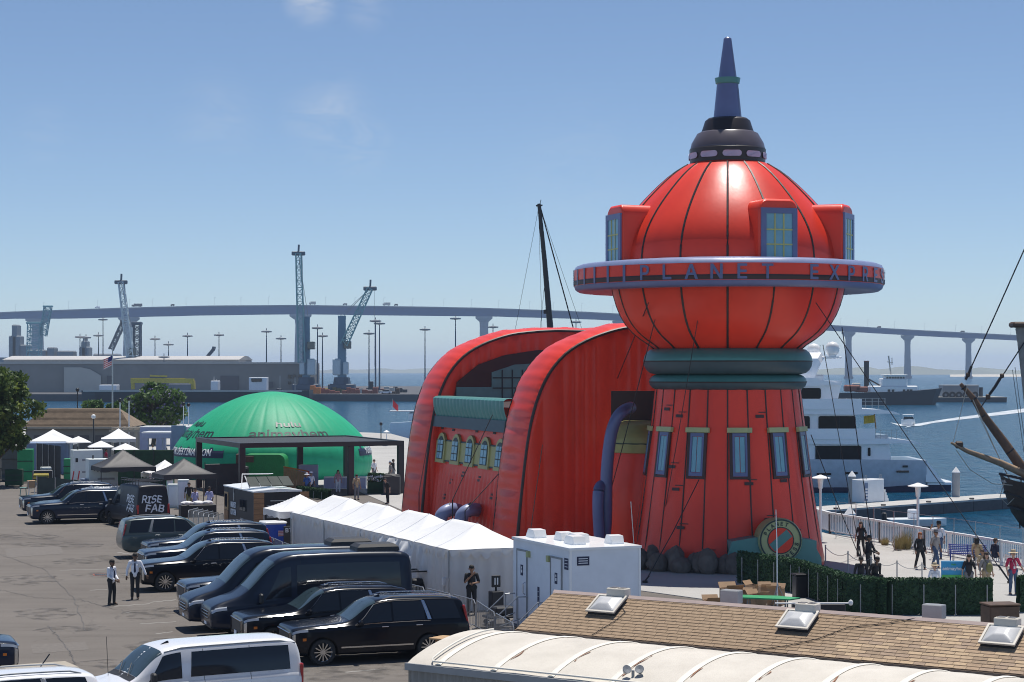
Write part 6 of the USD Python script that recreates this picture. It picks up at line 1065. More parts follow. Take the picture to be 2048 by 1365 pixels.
b = C_(215, 880, 240); tree('broadleaf_tree', 'lower bright green tree beside the jacaranda, behind the old roof', (b[0], b[1], 0), (2.9, 2.4), 1.8, 5.6, 6000, 'leaf_mid', 23, .22, .24)
fp = C_(225, 900, 200); o = thing('flag_pole', 'grey pole carrying a small red white and blue flag', 'flag pole', (fp[0], fp[1], 0)); zt = C_(225, 688, 200)[2]; obj('pole', lathe([(.10, 0), (.05, zt)], 8), 'steel', o); f_ = obj('flag', grid(lambda u, v: np.stack([-.05 - .85 * u, .12 * np.sin(u * 6), zt - 1.2 - 1.0 * v - .45 * u], -1), 10, 8), 'flag_red', o)
obj('flag_stripe', cat(*[grid(lambda u, v, k=k: np.stack([-.05 - .85 * u, .12 * np.sin(u * 6) - .015, zt - 1.2 - (.1 + .2 * k) - .09 * v - .45 * u], -1), 10, 2) for k in range(5)]), 'flag_white', f_); obj('flag_canton', grid(lambda u, v: np.stack([-.05 - .4 * u, .12 * np.sin(u * 2.8) - .03, zt - 1.2 - .5 * v - .21 * u], -1), 6, 3), 'flag_blue', f_)
for u, vt, Y, l in ((240, 803, 186, 'thin grey lamp pole right of the flag pole'), (258, 800, 188, 'thin grey lamp pole at the old roof corner'), (367, 810, 205, 'thin grey pole left of the dome, leftmost of two'), (377, 812, 205, 'thin grey pole left of the dome, rightmost of two'), (187, 836, 175, 'dark lamp post with globe before the old building'), (155, 782, 200, 'black leaning pole above the old roof'), (762, 850, 235, 'dark lamp post right of the dome'), (773, 866, 230, 'white lamp post right of the dome')):
    p = C_(u, 880, Y); z = C_(u, vt, Y)[2]; o = thing('lamp_post', l, 'lamp post', (p[0], p[1], 0)); dark = 'dark' in l or 'black' in l
    obj('pole', lathe([(.07, 0), (.05, z)], 6), 'black_metal' if dark else 'rail_white', o); obj('head', lathe([(.05, z), (.38, z + .05), (.36, z + .12), (.05, z + .3)], 10) if 'white' in l else blob((0, 0, z + .1), (.2, .2, .22), 1, .02, 1), 'rail_white' if 'globe' in l or 'white' in l else 'black_metal', o)
wb = thing('moored_yacht', 'white moored yacht stern with a flag, left of the red hall', 'boat', C_(800, 850, 330) * (1, 1, 0) + (0, 0, WZ)); obj('hull', loft([[(x, -1.6, .0), (x, 1.6, 0), (x, 2.0, 2.6 + .06 * x), (x, -2.0, 2.6 + .06 * x)] for x in (-1.6, 4, 12)]), 'yacht_white', wb); obj('deck_awning', loft([[(x, -1.9, 4.4), (x, 1.9, 4.4), (x, 1.9, 4.55), (x, -1.9, 4.55)] for x in (-1.7, 9)]), 'white_tent', wb); obj('cabin', rbox((5, 0, 3.6), (7, 3, 1.6), .3), 'yacht_white', wb); obj('flag', grid(lambda u, v: np.stack([-1.2 + .9 * u, .1 * np.sin(5 * u), 6.4 - 1.2 * v - .9 * u], -1), 6, 4), 'flag_red', wb); obj('flag_staff', tube([(-1.3, 0, 4.5), (-1.3, 0, 6.6)], .04, 5), 'steel', wb)
# ---------------------------------------------------------------- big white motor yacht behind the tower
YA = 188.0; yp = lambda u, v, Y=YA: dp(u, v, Y)
YO = dp(1640, 740, YA); YO[2] = WZ
ya = thing('motor_yacht', 'large white motor yacht, three decks, moored behind the red tower', 'yacht', YO)
def yl(u, v, dy=0.0): p = dp(u, v, YA); return np.array([p[0] - YO[0], dy, p[2] - WZ])
xl = lambda u: yl(u, 0)[0]; zl = lambda v: yl(0, v)[2]
def hullsec(x, w, zt, zb=-.4, fl=.75): return [(x, -w * fl, zb), (x, w * fl, zb), (x, w, zt * .6), (x, w, zt), (x, -w, zt), (x, -w, zt * .6)]
obj('hull', loft([hullsec(xl(u), w, zl(v), -.4, f) for u, w, v, f in ((1300, .6, 880, .3), (1360, 2.6, 890, .5), (1440, 3.9, 908, .7), (1600, 4.2, 915, .8), (1835, 4.1, 917, .85))] ), 'yacht_grey', ya, smooth=30)
obj('stern', loft([[(xl(u), -w, .9), (xl(u), w, .9), (xl(u), w, zl(v)), (xl(u), -w, zl(v))] for u, v, w in ((1834, 917, 4.05), (1850, 935, 4.0), (1862, 952, 3.95), (1872, 965, 3.9))]), 'yacht_white', ya)
obj('swim_platform', rbox((xl(1862), 0, .7), (xl(1886) - xl(1836), 7.6, .55), .12), 'yacht_white', ya)
obj('boot_stripe', loft([[(xl(u), -w, -.5), (xl(u), w, -.5), (xl(u), w, .62), (xl(u), -w, .62)] for u, w in ((1310, .6), (1440, 3.25), (1600, 3.65), (1884, 3.83))]), 'navy_ink', ya)
for (u0, u1, v) in ((1676, 1700, 942), (1620, 1648, 944), (1776, 1800, 939), (1788, 1798, 929)): obj('hull_port', bbox(xl(u0), xl(u1), -4.23, -4.1, zl(v + 2), zl(v - 2)), 'glass_dark', ya)
def deckhouse(nm, u0, u1, vb, vt, w, rake=6, mm='yacht_white'):
    return obj(nm, loft([[(xl(u0), -w, z), (xl(u1) + r, -w, z), (xl(u1) + r, w, z), (xl(u0), w, z)] for z, r in ((zl(vb), 0), (zl(vt), -xl(1640 + rake)))]), mm, ya)
deckhouse('main_saloon', 1380, 1768, 917, 868, 3.6); deckhouse('upper_saloon', 1420, 1702, 868, 800, 3.3); deckhouse('sky_lounge', 1450, 1664, 806, 762, 2.9, -10)
for u0, u1, v, w, th_ in ((1370, 1826, 876, 4.0, 9), (1410, 1785, 818, 3.7, 9), (1440, 1670, 762, 3.1, 5)):
    a, b = xl(u0), xl(u1); L_ = b - a
    obj('deck_overhang', loft([[(a + L_ * t, -w * k, zl(v) - h), (a + L_ * t, w * k, zl(v) - h), (a + L_ * t, w * k, zl(v) + d), (a + L_ * t, -w * k, zl(v) + d)] for t, k, h, d in ((0, .9, .35, .1), (.75, 1, .5, .1), (.9, 1, .4, .0), (.97, .98, .4, -.2), (1.0, .95, .5, -.42))]), 'yacht_white', ya, smooth=30)
    obj('bulwark', bbox(a + L_ * .2, a + L_ * .80, -w - .02, -w + .1, zl(v), zl(v) + (1.0 if th_ > 5 else .3)), 'yacht_white', ya)
for u0, u1, v0, v1, w in ((1619, 1709, 889, 921, 3.6), (1722, 1727, 893, 909, 3.6), (1626, 1699, 831, 858, 3.3), (1590, 1609, 831, 858, 3.3), (1594, 1632, 776, 797, 2.9)):
    w_ = obj('window', (lambda m: (np.stack([m[0][:, 0], -w - .09 + m[0][:, 2], m[0][:, 1]], 1), m[1][:, ::-1]))(poly(Polygon([(xl(u0), zl(v1)), (xl(u1), zl(v1)), (xl(u1), zl(v0)), (xl(u0), zl(v0))]).buffer(-min(.18, (xl(u1) - xl(u0)) * .3)).buffer(min(.18, (xl(u1) - xl(u0)) * .3)), .08)), 'window_black', ya)
    if u1 - u0 > 60: obj('mullion', bbox(xl((u0 + u1) / 2 + 4) - .04, xl((u0 + u1) / 2 + 4) + .04, -w - .11, -w - .09, zl(v1), zl(v0)), 'black_metal', w_)
def railing(u0, u1, vt, vb, w):
    a, b = xl(u0), xl(u1); n = 9; z0, z1 = zl(vb), zl(vt)
    obj('railing', cat(*[tube([(a, -w, z), (b, -w, z)], .025, 4) for z in np.linspace(z0 + .3, z1, 3)], *[tube([(x, -w, z0), (x, -w, z1)], .03, 4) for x in np.linspace(a, b, n)]), 'steel', ya)
railing(1655, 1756, 796, 816, 3.55); railing(1715, 1798, 858, 876, 3.9)
obj('radar_arch', loft([[(xl(u) - .8, y, z), (xl(u) + .9, y, z), (xl(u) + .6, y, z + .5), (xl(u) - .6, y, z + .5)] for u, y, z in ((1600, -2.4, zl(762)), (1616, -2.2, zl(728)), (1625, -1.6, zl(716)), (1625, 1.6, zl(716)), (1616, 2.2, zl(728)), (1600, 2.4, zl(762)))]), 'yacht_white', ya)
for u, v, r, y in ((1660, 698, 14, -1.4), (1630, 700, 13, .8)):
    c = yl(u, v, y); R = r / 20.7; obj('radome', lathe([(.001, -R * .95), (R * .8, -R * .8), (R * .98, -R * .35), (R, 0), (R * .92, R * .45), (R * .6, R * .85), (.001, R * 1.0)], 24, c), 'white_paint', ya, smooth=60); obj('radome_base', cyl(c - (0, 0, R * 1.45), R * .3, R * .6, 10, R * .7), 'yacht_white', ya)
obj('mast_platform', rbox(yl(1640, 716, -.3), (3.6, 3, .2), .05), 'yacht_white', ya); obj('roof_locker', rbox(yl(1620, 757, -1.2), (2.2, 1.4, .7), .15), 'yacht_white', ya)
for u, v0, v1 in ((1668, 716, 684), (1640, 716, 690)): obj('whip_aerial', tube([yl(u, v0), yl(u, v1)], .03, 4), 'steel', ya)
obj('stern_flag', grid(lambda u, v: np.stack([xl(1722) + 1.0 * u, -1.5 + .1 * np.sin(u * 5), zl(832) - .75 * v + .12 * u], -1), 8, 5), 'yellow_paint', ya); obj('flag_staff', tube([yl(1746, 857, -1.5), yl(1743, 828, -1.5)], .06, 5), 'wood', ya)
# ---------------------------------------------------------------- floating dock, piles, pedestal
fd = thing('floating_dock', 'concrete floating dock running out across the marina water', 'dock', (0, 0, 0))
A, B = gp(1560, 1029, -1.6)[:2], gp(2060, 993, -1.6)[:2]; t = (B - A) / np.linalg.norm(B - A); n = np.array([-t[1], t[0]]); L_ = np.linalg.norm(B - A); k = 8
for i in range(k):
    a, b = A + t * (L_ * i / k + .03), A + t * (L_ * (i + 1) / k - .03)
    obj('float', poly([a, b, b + n * 3.2, a + n * 3.2], 1.0, -2.7), 'dark_concrete', fd); obj('deck_slab', poly([a, b, b + n * 3.2, a + n * 3.2], .14, -1.69), 'dock', fd)
for s in np.linspace(1, L_ - 2, 6): obj('cleat', mv(rbox((0, 0, 0), (.4, .1, .14), .04), (*(A + t * s + n * .3), -1.48)), 'black_metal', fd)
def pile(u, vt, vb, w, label, base=WZ):
    Y = gp(u, vb, base)[1]; s = Y / F; p = gp(u, vb, base); h = (vb - vt) * s; r = w * s / 2
    o = thing('dock_pile', label, 'pile', (p[0], p[1], base - 1)); obj('shaft', lathe([(r, 0), (r, h + 1 - r * 1.5)], 12), 'dock', o, smooth=50); obj('cap', lathe([(r * 1.05, h + 1 - r * 1.5), (r * 1.05, h + 1 - r * 1.35), (.02, h + 1)], 12), 'white_paint', o)
pile(1704, 942, 1004, 16, 'grey pile with white cone cap left of the white pedestal', -1.6); pile(1912, 934, 995, 16, 'grey pile with white cone cap beside the tall ship bow', -1.6); pile(1700, 1013, 1052, 22, 'short pile with white cone cap right behind the railing', WZ)
pd = thing('dock_pedestal', 'white dock box with printed end and mounting steps', 'dock box', (*gp(1752, 1004, -1.5)[:2], -1.55), math.atan2(t[1], t[0]))
s = gp(1752, 1004, -1.5)[1] / F; obj('box', rbox((0, .8, 23 * s), (62 * s, 1.3, 46 * s), .05), 'white_paint', pd); e_ = obj('end_panel', bbox(-31 * s, -22 * s, .1, .14, 4 * s, 40 * s), 'blue_container', pd); obj('print_line', cat(*[bbox(-30 * s, -23 * s, .09, .1, z * s, (z + 3) * s) for z in (8, 14, 20, 26)]), 'white_paint', e_)
for k in range(4): obj('step', rbox((34 * s + k * 3.2 * s, .6, (4 - k) * 3 * s), (3.4 * s, .9, (4 - k) * 6 * s), .02), 'white_paint', pd)
for x in (-22, 24): obj('ladder_rail', tube([(x * s, .4, 46 * s), (x * s, .4, 54 * s), ((x + 5) * s, .4, 54 * s), ((x + 5) * s, .4, 46 * s)], .03, 5), 'steel', pd)
fb = thing('dinghy', 'small white open boat beyond the railing', 'boat', (*gp(1830, 1046, -2.2)[:2], WZ), .2); obj('hull', loft([[(x, -w, .1), (x, w, .1), (x, w * 1.3, .62), (x, -w * 1.3, .62)] for x, w in ((-2.2, .7), (1.0, .75), (2.4, .12))]), 'white_paint', fb); obj('console', rbox((-.2, 0, .95), (.6, .6, .7), .08), 'yacht_white', fb); obj('outboard', rbox((-2.4, 0, .7), (.35, .4, .8), .1), 'dark_plastic', fb)
# ---------------------------------------------------------------- dark workboat, work barge, speedboat
WB = 640.0; w0 = dp(1780, 740, WB); w0[2] = WZ; w_ = lambda u, v, dy=0.: dp(u, v, WB) - w0 + (0, dy, 0)
wk = thing('workboat', 'dark hulled workboat with white wheelhouse out on the bay', 'boat', w0); X = lambda u: w_(u, 0)[0]; Z = lambda v: w_(0, v)[2]
obj('hull', loft([[(X(u), -w, -1), (X(u), w, -1), (X(u + f), w * 1.1, Z(v)), (X(u + f), -w * 1.1, Z(v))] for u, w, v, f in ((1668, 3.6, 786, 0), (1700, 4, 786, 0), (1780, 4, 784, 1), (1830, 3.6, 781, 4), (1858, 2.2, 778, 12), (1868, .3, 776, 16))]), 'hull_dark', wk, smooth=30)
for u0, u1, vb, vt, w in ((1738, 1832, 786, 772, 3), (1760, 1812, 774, 757, 2.6), (1768, 1808, 760, 750, 2.3)): obj('deckhouse', rbox(((X(u0) + X(u1)) / 2, 0, (Z(vb) + Z(vt)) / 2), (X(u1) - X(u0), 2 * w, Z(vt) - Z(vb)), .3), 'white_paint', wk)
for k in range(7): obj('window', bbox(X(1770 + k * 5.4), X(1774 + k * 5.4), -2.38, -2.28, Z(758), Z(754)), 'glass_dark', wk)
for u in (1772, 1780, 1802, 1810, 1816): obj('window', bbox(X(u), X(u + 5), -3.1, -2.95, Z(784), Z(779)), 'glass_dark', wk)
obj('bridge_roof', rbox(((X(1768) + X(1808)) / 2, 0, Z(751)), (X(1812) - X(1764), 5.2, .4), .1), 'white_paint', wk); obj('mast', cat(tube([w_(1782, 752), w_(1777, 712)], .25, 5), bar(w_(1774, 724), w_(1786, 726), .2), tube([w_(1784, 730), w_(1784, 716)], .15, 4)), 'shed_pale', wk); obj('deck_gear', cat(rbox(w_(1704, 777), (5, 4, 2.2), .4), rbox(w_(1722, 779), (4, 4, 1.8), .3)), 'rust', wk); obj('deck_crane', tube([w_(1736, 758), w_(1764, 774)], .3, 5), 'black_metal', wk); obj('deck_winch', rbox(w_(1712, 774), (2.5, 3, 2.5), .3), 'shed_pale', wk)
sp_ = thing('spud_pile', 'tall dark vertical steel pile beside the dark workboat', 'pile', dp(1733, 740, 655) * (1, 1, 0) + (0, 0, WZ - 1)); zt = dp(0, 724, 655)[2] - WZ + 1; obj('pile', lathe([(.85, 0), (.85, zt)], 12), 'black_metal', sp_); obj('cap', lathe([(.9, zt), (.9, zt + .3), (.01, zt + .32)], 12), 'rust', sp_)
BB = 700.0; b0 = dp(1930, 740, BB); b0[2] = WZ; XB = lambda u: dp(u, 0, BB)[0] - b0[0]; ZB = lambda v: dp(0, v, BB)[2] - WZ
wbg = thing('work_barge', 'low flat work barge with grey shed behind the dark workboat', 'barge', b0)
obj('hull', loft([[(x, -8, -.5), (x, 8, -.5), (x, 8.5, h), (x, -8.5, h)] for x, h in ((XB(1850), ZB(795)), (XB(2002), ZB(795)))]), 'dark_concrete', wbg); obj('deck', bbox(XB(1850), XB(2002), -8.4, 8.4, ZB(795), ZB(794)), 'tan_wall', wbg); obj('shed', rbox(((XB(1884) + XB(1956)) / 2, 2, (ZB(795) + ZB(770)) / 2), (XB(1956) - XB(1884), 7, ZB(770) - ZB(795)), .2), 'navy_grey', wbg)
for u in (1884, 1897, 1910, 1924, 1942): obj('fender_tyre', mv(lathe([(.5, -.3), (1.2, -.3), (1.2, .3), (.5, .3), (.5, -.3)], 14), (XB(u), -6, ZB(790)), rx=PI / 2), 'rubber', wbg)
obj('spud', lathe([(.7, 0), (.7, ZB(775))], 8, (XB(1962), 0, 0)), 'hull_dark', wbg)
sb = thing('speedboat', 'small white speedboat heading towards us with a foaming wake', 'boat', dp(1817, 740, 402) * (1, 1, 0) + (0, 0, WZ), -.12)
obj('hull', loft([[(-w, y, .9 if k else .25), (-w * .5, y, -.1), (w * .5, y, -.1), (w, y, .9 if k else .25), (w, y, 1.15 + .12 * k), (-w, y, 1.15 + .12 * k)] for y, w, k in ((3.5, 1.25, 0), (0, 1.35, 0), (-2.2, 1.05, 1), (-3.4, .3, 2.4))]), 'white_paint', sb, smooth=30); obj('windscreen', mv(loft([[(-1.1, 0, 0), (1.1, 0, 0), (1.0, .05, 0), (-1.0, .05, 0)], [(-.9, .5, .6), (.9, .5, .6), (.85, .55, .6), (-.85, .55, .6)]]), (0, -.6, 1.2)), 'glass_tint', sb); obj('canopy', cat(rbox((0, .8, 2.25), (2.2, 2.2, .1), .04), *[tube([(x, y, 1.2), (x, y, 2.25)], .03, 4) for x in (-1, 1) for y in (-.2, 1.8)]), 'white_panel', sb)
N = {'g': ('geometry', {}), 'mp': ('mapping', {'rotation': (0, 0, -.35), 'scale': (.25, 1.3, 1)}), 'n': ('noise_texture', {'scale': .8, 'detail': 6.0, 'roughness': .7}), 'r': ('rgb_ramp', {'ramp': [(.36, (.08, .08, .08)), (.56, (.85, .85, .85))]}), 't': ('transparent_bsdf', {}), 'd': ('diffuse_bsdf', {'color': (.7, .74, .78)}), 'm': ('mix_closure', {})}
MATS['foam'] = usdkit.material(stage, '/World/Looks/foam', N, [('g.position', 'mp.vector'), ('mp.vector', 'n.vector'), ('n.fac', 'r.fac'), ('r.color', 'm.fac'), ('t.BSDF', 'm.closure1'), ('d.BSDF', 'm.closure2')], surface='m.closure')
P_ = [gp(u, v, WZ)[:2] for u, v in ((1812, 855), (1826, 851), (1900, 840), (2060, 820))]; Wd = [5, 7, 12.0, 24.0]
V = np.array([[*(p + (s * w * .25, s * w)), WZ + .05] for p, w in zip(P_, Wd) for s in (-1, 1)]); wk_ = obj('wake_foam', tm(V, [[2 * i, 2 * i + 2, 2 * i + 3, 2 * i + 1] for i in range(3)]), 'foam', kind='stuff')
tag(wk_, 'white foaming wake trailing behind the speedboat', 'wake')
obj('bow_wave', tm([[*(gp(u, v, WZ)[:2]), WZ + .06] for u, v in ((1780, 846), (1800, 853), (1838, 853), (1862, 848), (1838, 850), (1800, 849))], [[0, 1, 5], [1, 2, 4], [1, 4, 5], [2, 3, 4]]), 'foam', kind='stuff')
# ---------------------------------------------------------------- bow of the tall ship at the right edge
TS = 122.0; ts = lambda u, v, dy=0.: dp(u, v, TS + dy)
sh_o = thing('tall_ship', 'bow of a dark wooden tall ship with long bowsprit at right edge', 'ship', (0, 0, 0))
obj('hull', loft([[ts(u, vt, -w), ts(u, vt, w), ts(u + 6, (vt + vb) / 2, w * .8), ts(u + 10, vb, w * .2), ts(u + 10, vb, -w * .2), ts(u + 6, (vt + vb) / 2, -w * .8)] for u, vt, vb, w in ((1999, 948, 985, .25), (2012, 956, 1024, .9), (2030, 962, 1050, 1.5), (2060, 968, 1075, 2.4), (2200, 985, 1085, 3.6))]), 'wood_dark', sh_o, smooth=25)
for i, (a, b) in enumerate((((1999, 948), (2140, 978)), ((2003, 962), (2140, 998)), ((2008, 985), (2140, 1024)), ((2016, 1012), (2140, 1050)))): obj('wale', tube([ts(a[0], a[1], -.4), ts((a[0] + b[0]) / 2 - 35, a[1] + 8, -1.4), ts(b[0] - 40, b[1] - 6, -2.6), ts(*b, -3.7)], .09, 5), 'shed_pale' if i == 1 else 'black_metal', sh_o)
bs = [ts(2075, 985, 0), ts(2045, 938, 0), ts(2010, 888, 0), ts(1968, 832, 0), ts(1946, 796, 0), ts(1921, 768, 0)]
obj('bowsprit', tube(bs, [.36, .34, .30, .24, .19, .11], 10), 'spar_wood', sh_o, smooth=60); obj('spar_lashing', cat(*[tube([bs[k] * (1 - f) + bs[k + 1] * f, bs[k] * (1 - f) + bs[k + 1] * f + (-.06, 0, .07)], .36 - .04 * k, 10) for k, f in ((1, .1), (1, .7), (3, .0), (3, .9), (4, .7))]), 'black_metal', sh_o)
obj('jib_boom', tube([ts(2052, 950, -1), ts(2000, 926, -1.2), ts(1935, 903, -1.4), ts(1902, 886, -1.5)], [.26, .22, .15, .07], 8), 'spar_pale', sh_o, smooth=60); obj('boom_tip', rbox(ts(1918, 890, -1.4), (.5, .3, .45), .1), 'wood_dark', sh_o)
obj('furled_sail', loft([[ts(u - w, v, -.3), ts(u + w, v + 2, -.3), ts(u + w, v + 2, .3), ts(u - w, v, .3)] for u, v, w in ((2040, 652, 10), (2046, 690, 11), (2052, 760, 9), (2060, 860, 7), (2072, 980, 6))]), 'canvas_grey' if 'canvas_grey' in MATS else 'tan_wall', sh_o); obj('fighting_top', rbox(ts(2044, 650, 0), (1.4, 1.2, .35), .1), 'wood_dark', sh_o)
for a, b, r, m in (((2050, 496), (1931, 760), .05, 'rope'), ((2050, 683), (1961, 816), .045, 'rope'), ((2001, 756), (1979, 789), .11, 'rope'), ((1943, 733), (1931, 760), .10, 'rope'), ((1946, 800), (2042, 1010), .03, 'rope_pale'), ((1952, 820), (2020, 960), .025, 'rope_pale'), ((2025, 740), (2048, 905), .02, 'rope'), ((2030, 735), (2052, 900), .02, 'rope'), ((1935, 770), (1905, 890), .02, 'rope_pale'), ((2042, 960), (2046, 1055), .05, 'rope'), ((2036, 1000), (2040, 1058), .05, 'rope')): obj('rigging', tube([ts(*a, -.4), (ts(*a, -.4) + ts(*b, -.4)) / 2 - (0, 0, .05), ts(*b, -.4)], r, 4), m, sh_o)
obj('bow_line', tube([ts(1912, 900, -1.4), ts(1940, 940, -1.3), ts(1985, 968, -1.2), ts(2040, 972, -1.2)], .03, 4), 'rope_pale', sh_o); obj('mooring_line', tube([ts(2010, 960, -1), ts(2000, 995, -1), ts(2015, 1010, -1), ts(2040, 985, -1)], .03, 4), 'rope_pale', sh_o)
for a, r in (((2004, 752), .12), ((1976, 794), .14), ((1936, 750), .12)): obj('block', rbox(ts(*a, -.4), (r * 2, .2, r * 2.4), .06), 'wood_dark', sh_o)
# dark mast with stays behind the hall
mk = thing('ship_mast', 'tall dark leaning ship mast with stays behind the red hall', 'mast', dp(1102, 760, 160) * (1, 1, 0)); M_ = lambda u, v: dp(u, v, 160) - mk.GetAttribute('xformOp:translate').Get()
obj('mast', tube([M_(1106, 760), M_(1100, 650), M_(1089, 520), M_(1078, 408)], [.30, .26, .2, .15], 10), 'black_metal', mk, smooth=60); obj('crosstree', bar(M_(1072, 412), M_(1085, 411), .12), 'black_metal', mk); obj('masthead_light', tube([M_(1080, 409), M_(1082, 400)], .04, 4), 'black_metal', mk); obj('radar_box', rbox(M_(1093, 624), (.5, .3, .35), .05), 'black_metal', mk)
for a, b in (((1080, 412), (1148, 662)), ((1077, 412), (1084, 660)), ((1078, 412), (1030, 662)), ((1092, 540), (1080, 662)), ((1082, 420), (1165, 662))): obj('stay', tube([M_(*a), M_(*b)], .02 if b[0] != 1148 else .07, 4), 'rope', mk)
# ---------------------------------------------------------------- promenade: railing, lamps, bench, chain posts, board
RPX = [(1600, 1050), (1660, 1068), (1760, 1086), (1850, 1104), (1950, 1122), (2060, 1143)]
rpts = [gp(u, v, 0)[:2] for u, v in RPX]; rl = thing('promenade_railing', 'white metal railing with pickets along the promenade edge', 'railing', (0, 0, 0))
def seg(a, b):
    L_ = np.linalg.norm(b - a); t = (b - a) / L_; n = max(2, int(L_ / 2.2))
    for k in range(n + 1): p = a + t * L_ * k / n; obj('post', rbox((p[0], p[1], .58), (.14, .14, 1.16), .02), 'rail_white', rl)
    obj('top_rail', bar((*a, 1.14), (*b, 1.14), .16, .10), 'rail_white', rl); obj('bottom_rail', bar((*a, .16), (*b, .16), .06, .06), 'rail_white', rl)
    for k in range(int(L_ / .19)): p = a + t * (k + .5) * .19; PK.append((p[0], p[1]))
PK = []
for a, b in zip(rpts, rpts[1:]): seg(a, b)
PK.sort(key=lambda p: p[1]); pm = box((0, 0, .63), (.05, .03, .92))
for p in PK[:300]: obj('picket', (pm[0] + (p[0], p[1], 0), pm[1]), 'rail_white', rl)
if PK[300:]: obj('picket_row', cat([(pm[0] + (p[0], p[1], 0), pm[1]) for p in PK[300:]]), 'rail_white', rl, kind='stuff')
for u, vt, vb, l in ((1641, 950, 1084, 'white promenade lamp post close to the red tower'), (1836, 966, 1094, 'white promenade lamp post right of the dock box')):
    p = gp(u, vb, 0); h = (vb - vt) * p[1] / F; o = thing('lamp_post', l, 'lamp post', p); obj('pole', lathe([(.10, 0), (.10, .3), (.07, .35), (.07, h - .75), (.11, h - .7), (.16, h - .2)], 12), 'rail_white', o, smooth=40); obj('shade', lathe([(.05, h), (.2, h - .06), (.52, h - .16), (.5, h - .2), (.1, h - .18)], 24), 'rail_white', o, smooth=40)
cf = thing('wire_fence', 'thin temporary wire fence of slim posts beside the railing', 'fence', (0, 0, 0)); W_ = [gp(u, v, 0)[:2] for u, v in ((1672, 1078), (1712, 1086), (1748, 1094), (1788, 1103), (1828, 1108), (1866, 1116), (1908, 1122), (1951, 1130), (2000, 1140), (2046, 1148))]
for p in W_: obj('post', tube([(*p, 0), (*p, 2.0)], .02, 5), 'steel', cf)
for z in (.12, 1.98): obj('wire', tube([(*p, z) for p in W_], .010, 4), 'steel', cf)
bn = thing('park_bench', 'blue slatted bench with people on it by the railing', 'bench', gp(1936, 1129, 0), -.42)
for k in range(6): obj('slat', rbox((0, -.05 - .02 * k + .0, .50 + .08 * k), (1.75, .03, .05), .01), 'blue_bench', bn)
for k in range(5): obj('slat', rbox((0, .06 + k * .1, .46), (1.75, .08, .03), .01), 'blue_bench', bn)
for x in (-.8, 0, .8): obj('leg', cat(tube([(x, -.2, .95), (x, 0, .44), (x, .5, .44), (x, .55, 0)], .028, 5), tube([(x, 0, .44), (x, -.12, 0)], .028, 5)), 'blue_bench', bn)
cpts = [gp(u, v, 0) for u, v in ((1651, 1132), (1696, 1146), (1742, 1156), (1794, 1166), (1844, 1170), (1890, 1172))]
for i, p in enumerate(cpts[:5]):
    o = thing('chain_post', 'short grey post with drooping chain, ' + ('nearest the red tower', 'second from the tower, by the standing dark man', 'third from the tower, among the seated pair', 'fourth from the tower, left of the straw hat', 'last one, at the blue board')[i], 'post', p, 0, 'chain posts on the promenade'); obj('post', lathe([(.11, 0), (.11, .03), (.03, .05), (.03, .9), (.045, .93), (.001, .97)], 10), 'dock', o)
    q = cpts[i + 1] - p; obj('chain', tube([(q[0] * t, q[1] * t, .86 - .55 * t * (1 - t) * 1.6) for t in np.linspace(0, 1, 10)], .014, 4), 'steel', o)
bd_ = thing('display_board', 'blue and green display board standing behind the long hedge', 'sign', gp(1907, 1190, 0), -.06); obj('board', rbox((0, 0, 1.0), (.98, .06, .72), .02), 'sky_blue_sign', bd_); obj('ground_stripe', bbox(-.47, .47, -.045, -.03, .66, .80), 'sign_green', bd_)
obj('lettering', mv(stand(ctext('animayhem', .12, .01, True)), (0, -.035, 1.05)), 'white_paint', bd_); obj('lettering', mv(stand(ctext('hulu', .07, .01, True)), (0, -.035, 1.22)), 'sign_green', bd_); [obj('leg', bbox(x - .03, x + .03, -.03, .03, 0, .66), 'grey_metal', bd_) for x in (-.4, .4)]
for i, (u, v, h, w) in enumerate(((1811, 1100, 1.0, .75), (1796, 1102, .8, .5), (1770, 1092, .45, .4))):
    c = gp(u, v, 0); r = np.random.default_rng(40 + i); n = 260; a = r.uniform(0, 2 * PI, n); q = np.stack([c[0] + w * .35 * np.cos(a) * r.uniform(0, 1, n), c[1] + w * .35 * np.sin(a) * r.uniform(0, 1, n), np.zeros(n)], 1); tip = q + np.stack([w * .6 * np.cos(a) * r.random(n), w * .6 * np.sin(a) * r.random(n), h * r.uniform(.5, 1.1, n)], 1)
    V = np.stack([q - (.012, 0, 0), q + (.012, 0, 0), tip], 1).reshape(-1, 3); g_ = thing('ornamental_grass', ('tall tuft of dry grass against the railing', 'smaller dry grass tuft beside the tall one', 'low pale grass clump left of the tall tuft')[i], 'grass'); obj('blades', (V, np.arange(3 * n).reshape(-1, 3)), 'dry_grass', g_, kind='stuff'); obj('root_clump', blob(c + (0, 0, .05), (w * .3, w * .3, .12), i, .2, 1), 'dry_grass', g_)
# painted stall lines on the car park
for i, (u0, v0, u1, v1) in enumerate(((228, 1213, 300, 1208), (248, 1227, 262, 1224), (280, 1248, 352, 1244), (312, 1268, 345, 1264), (120, 1141, 230, 1138), (300, 1205, 352, 1200), (180, 1181, 215, 1179), (235, 1105, 262, 1109), (690, 1345, 770, 1338))):
    a, b = gp(u0, v0, .004)[:2], gp(u1, v1, .004)[:2]; t = (b - a) / np.linalg.norm(b - a) * 1; n = np.array([-t[1], t[0]]) * .05
    struct('painted_line', tm([[*(a - n), .004], [*(b - n), .004], [*(b + n), .004], [*(a + n), .004]], [[0, 1, 2, 3]]), 'faded_line' if 'faded_line' in MATS else 'dock')

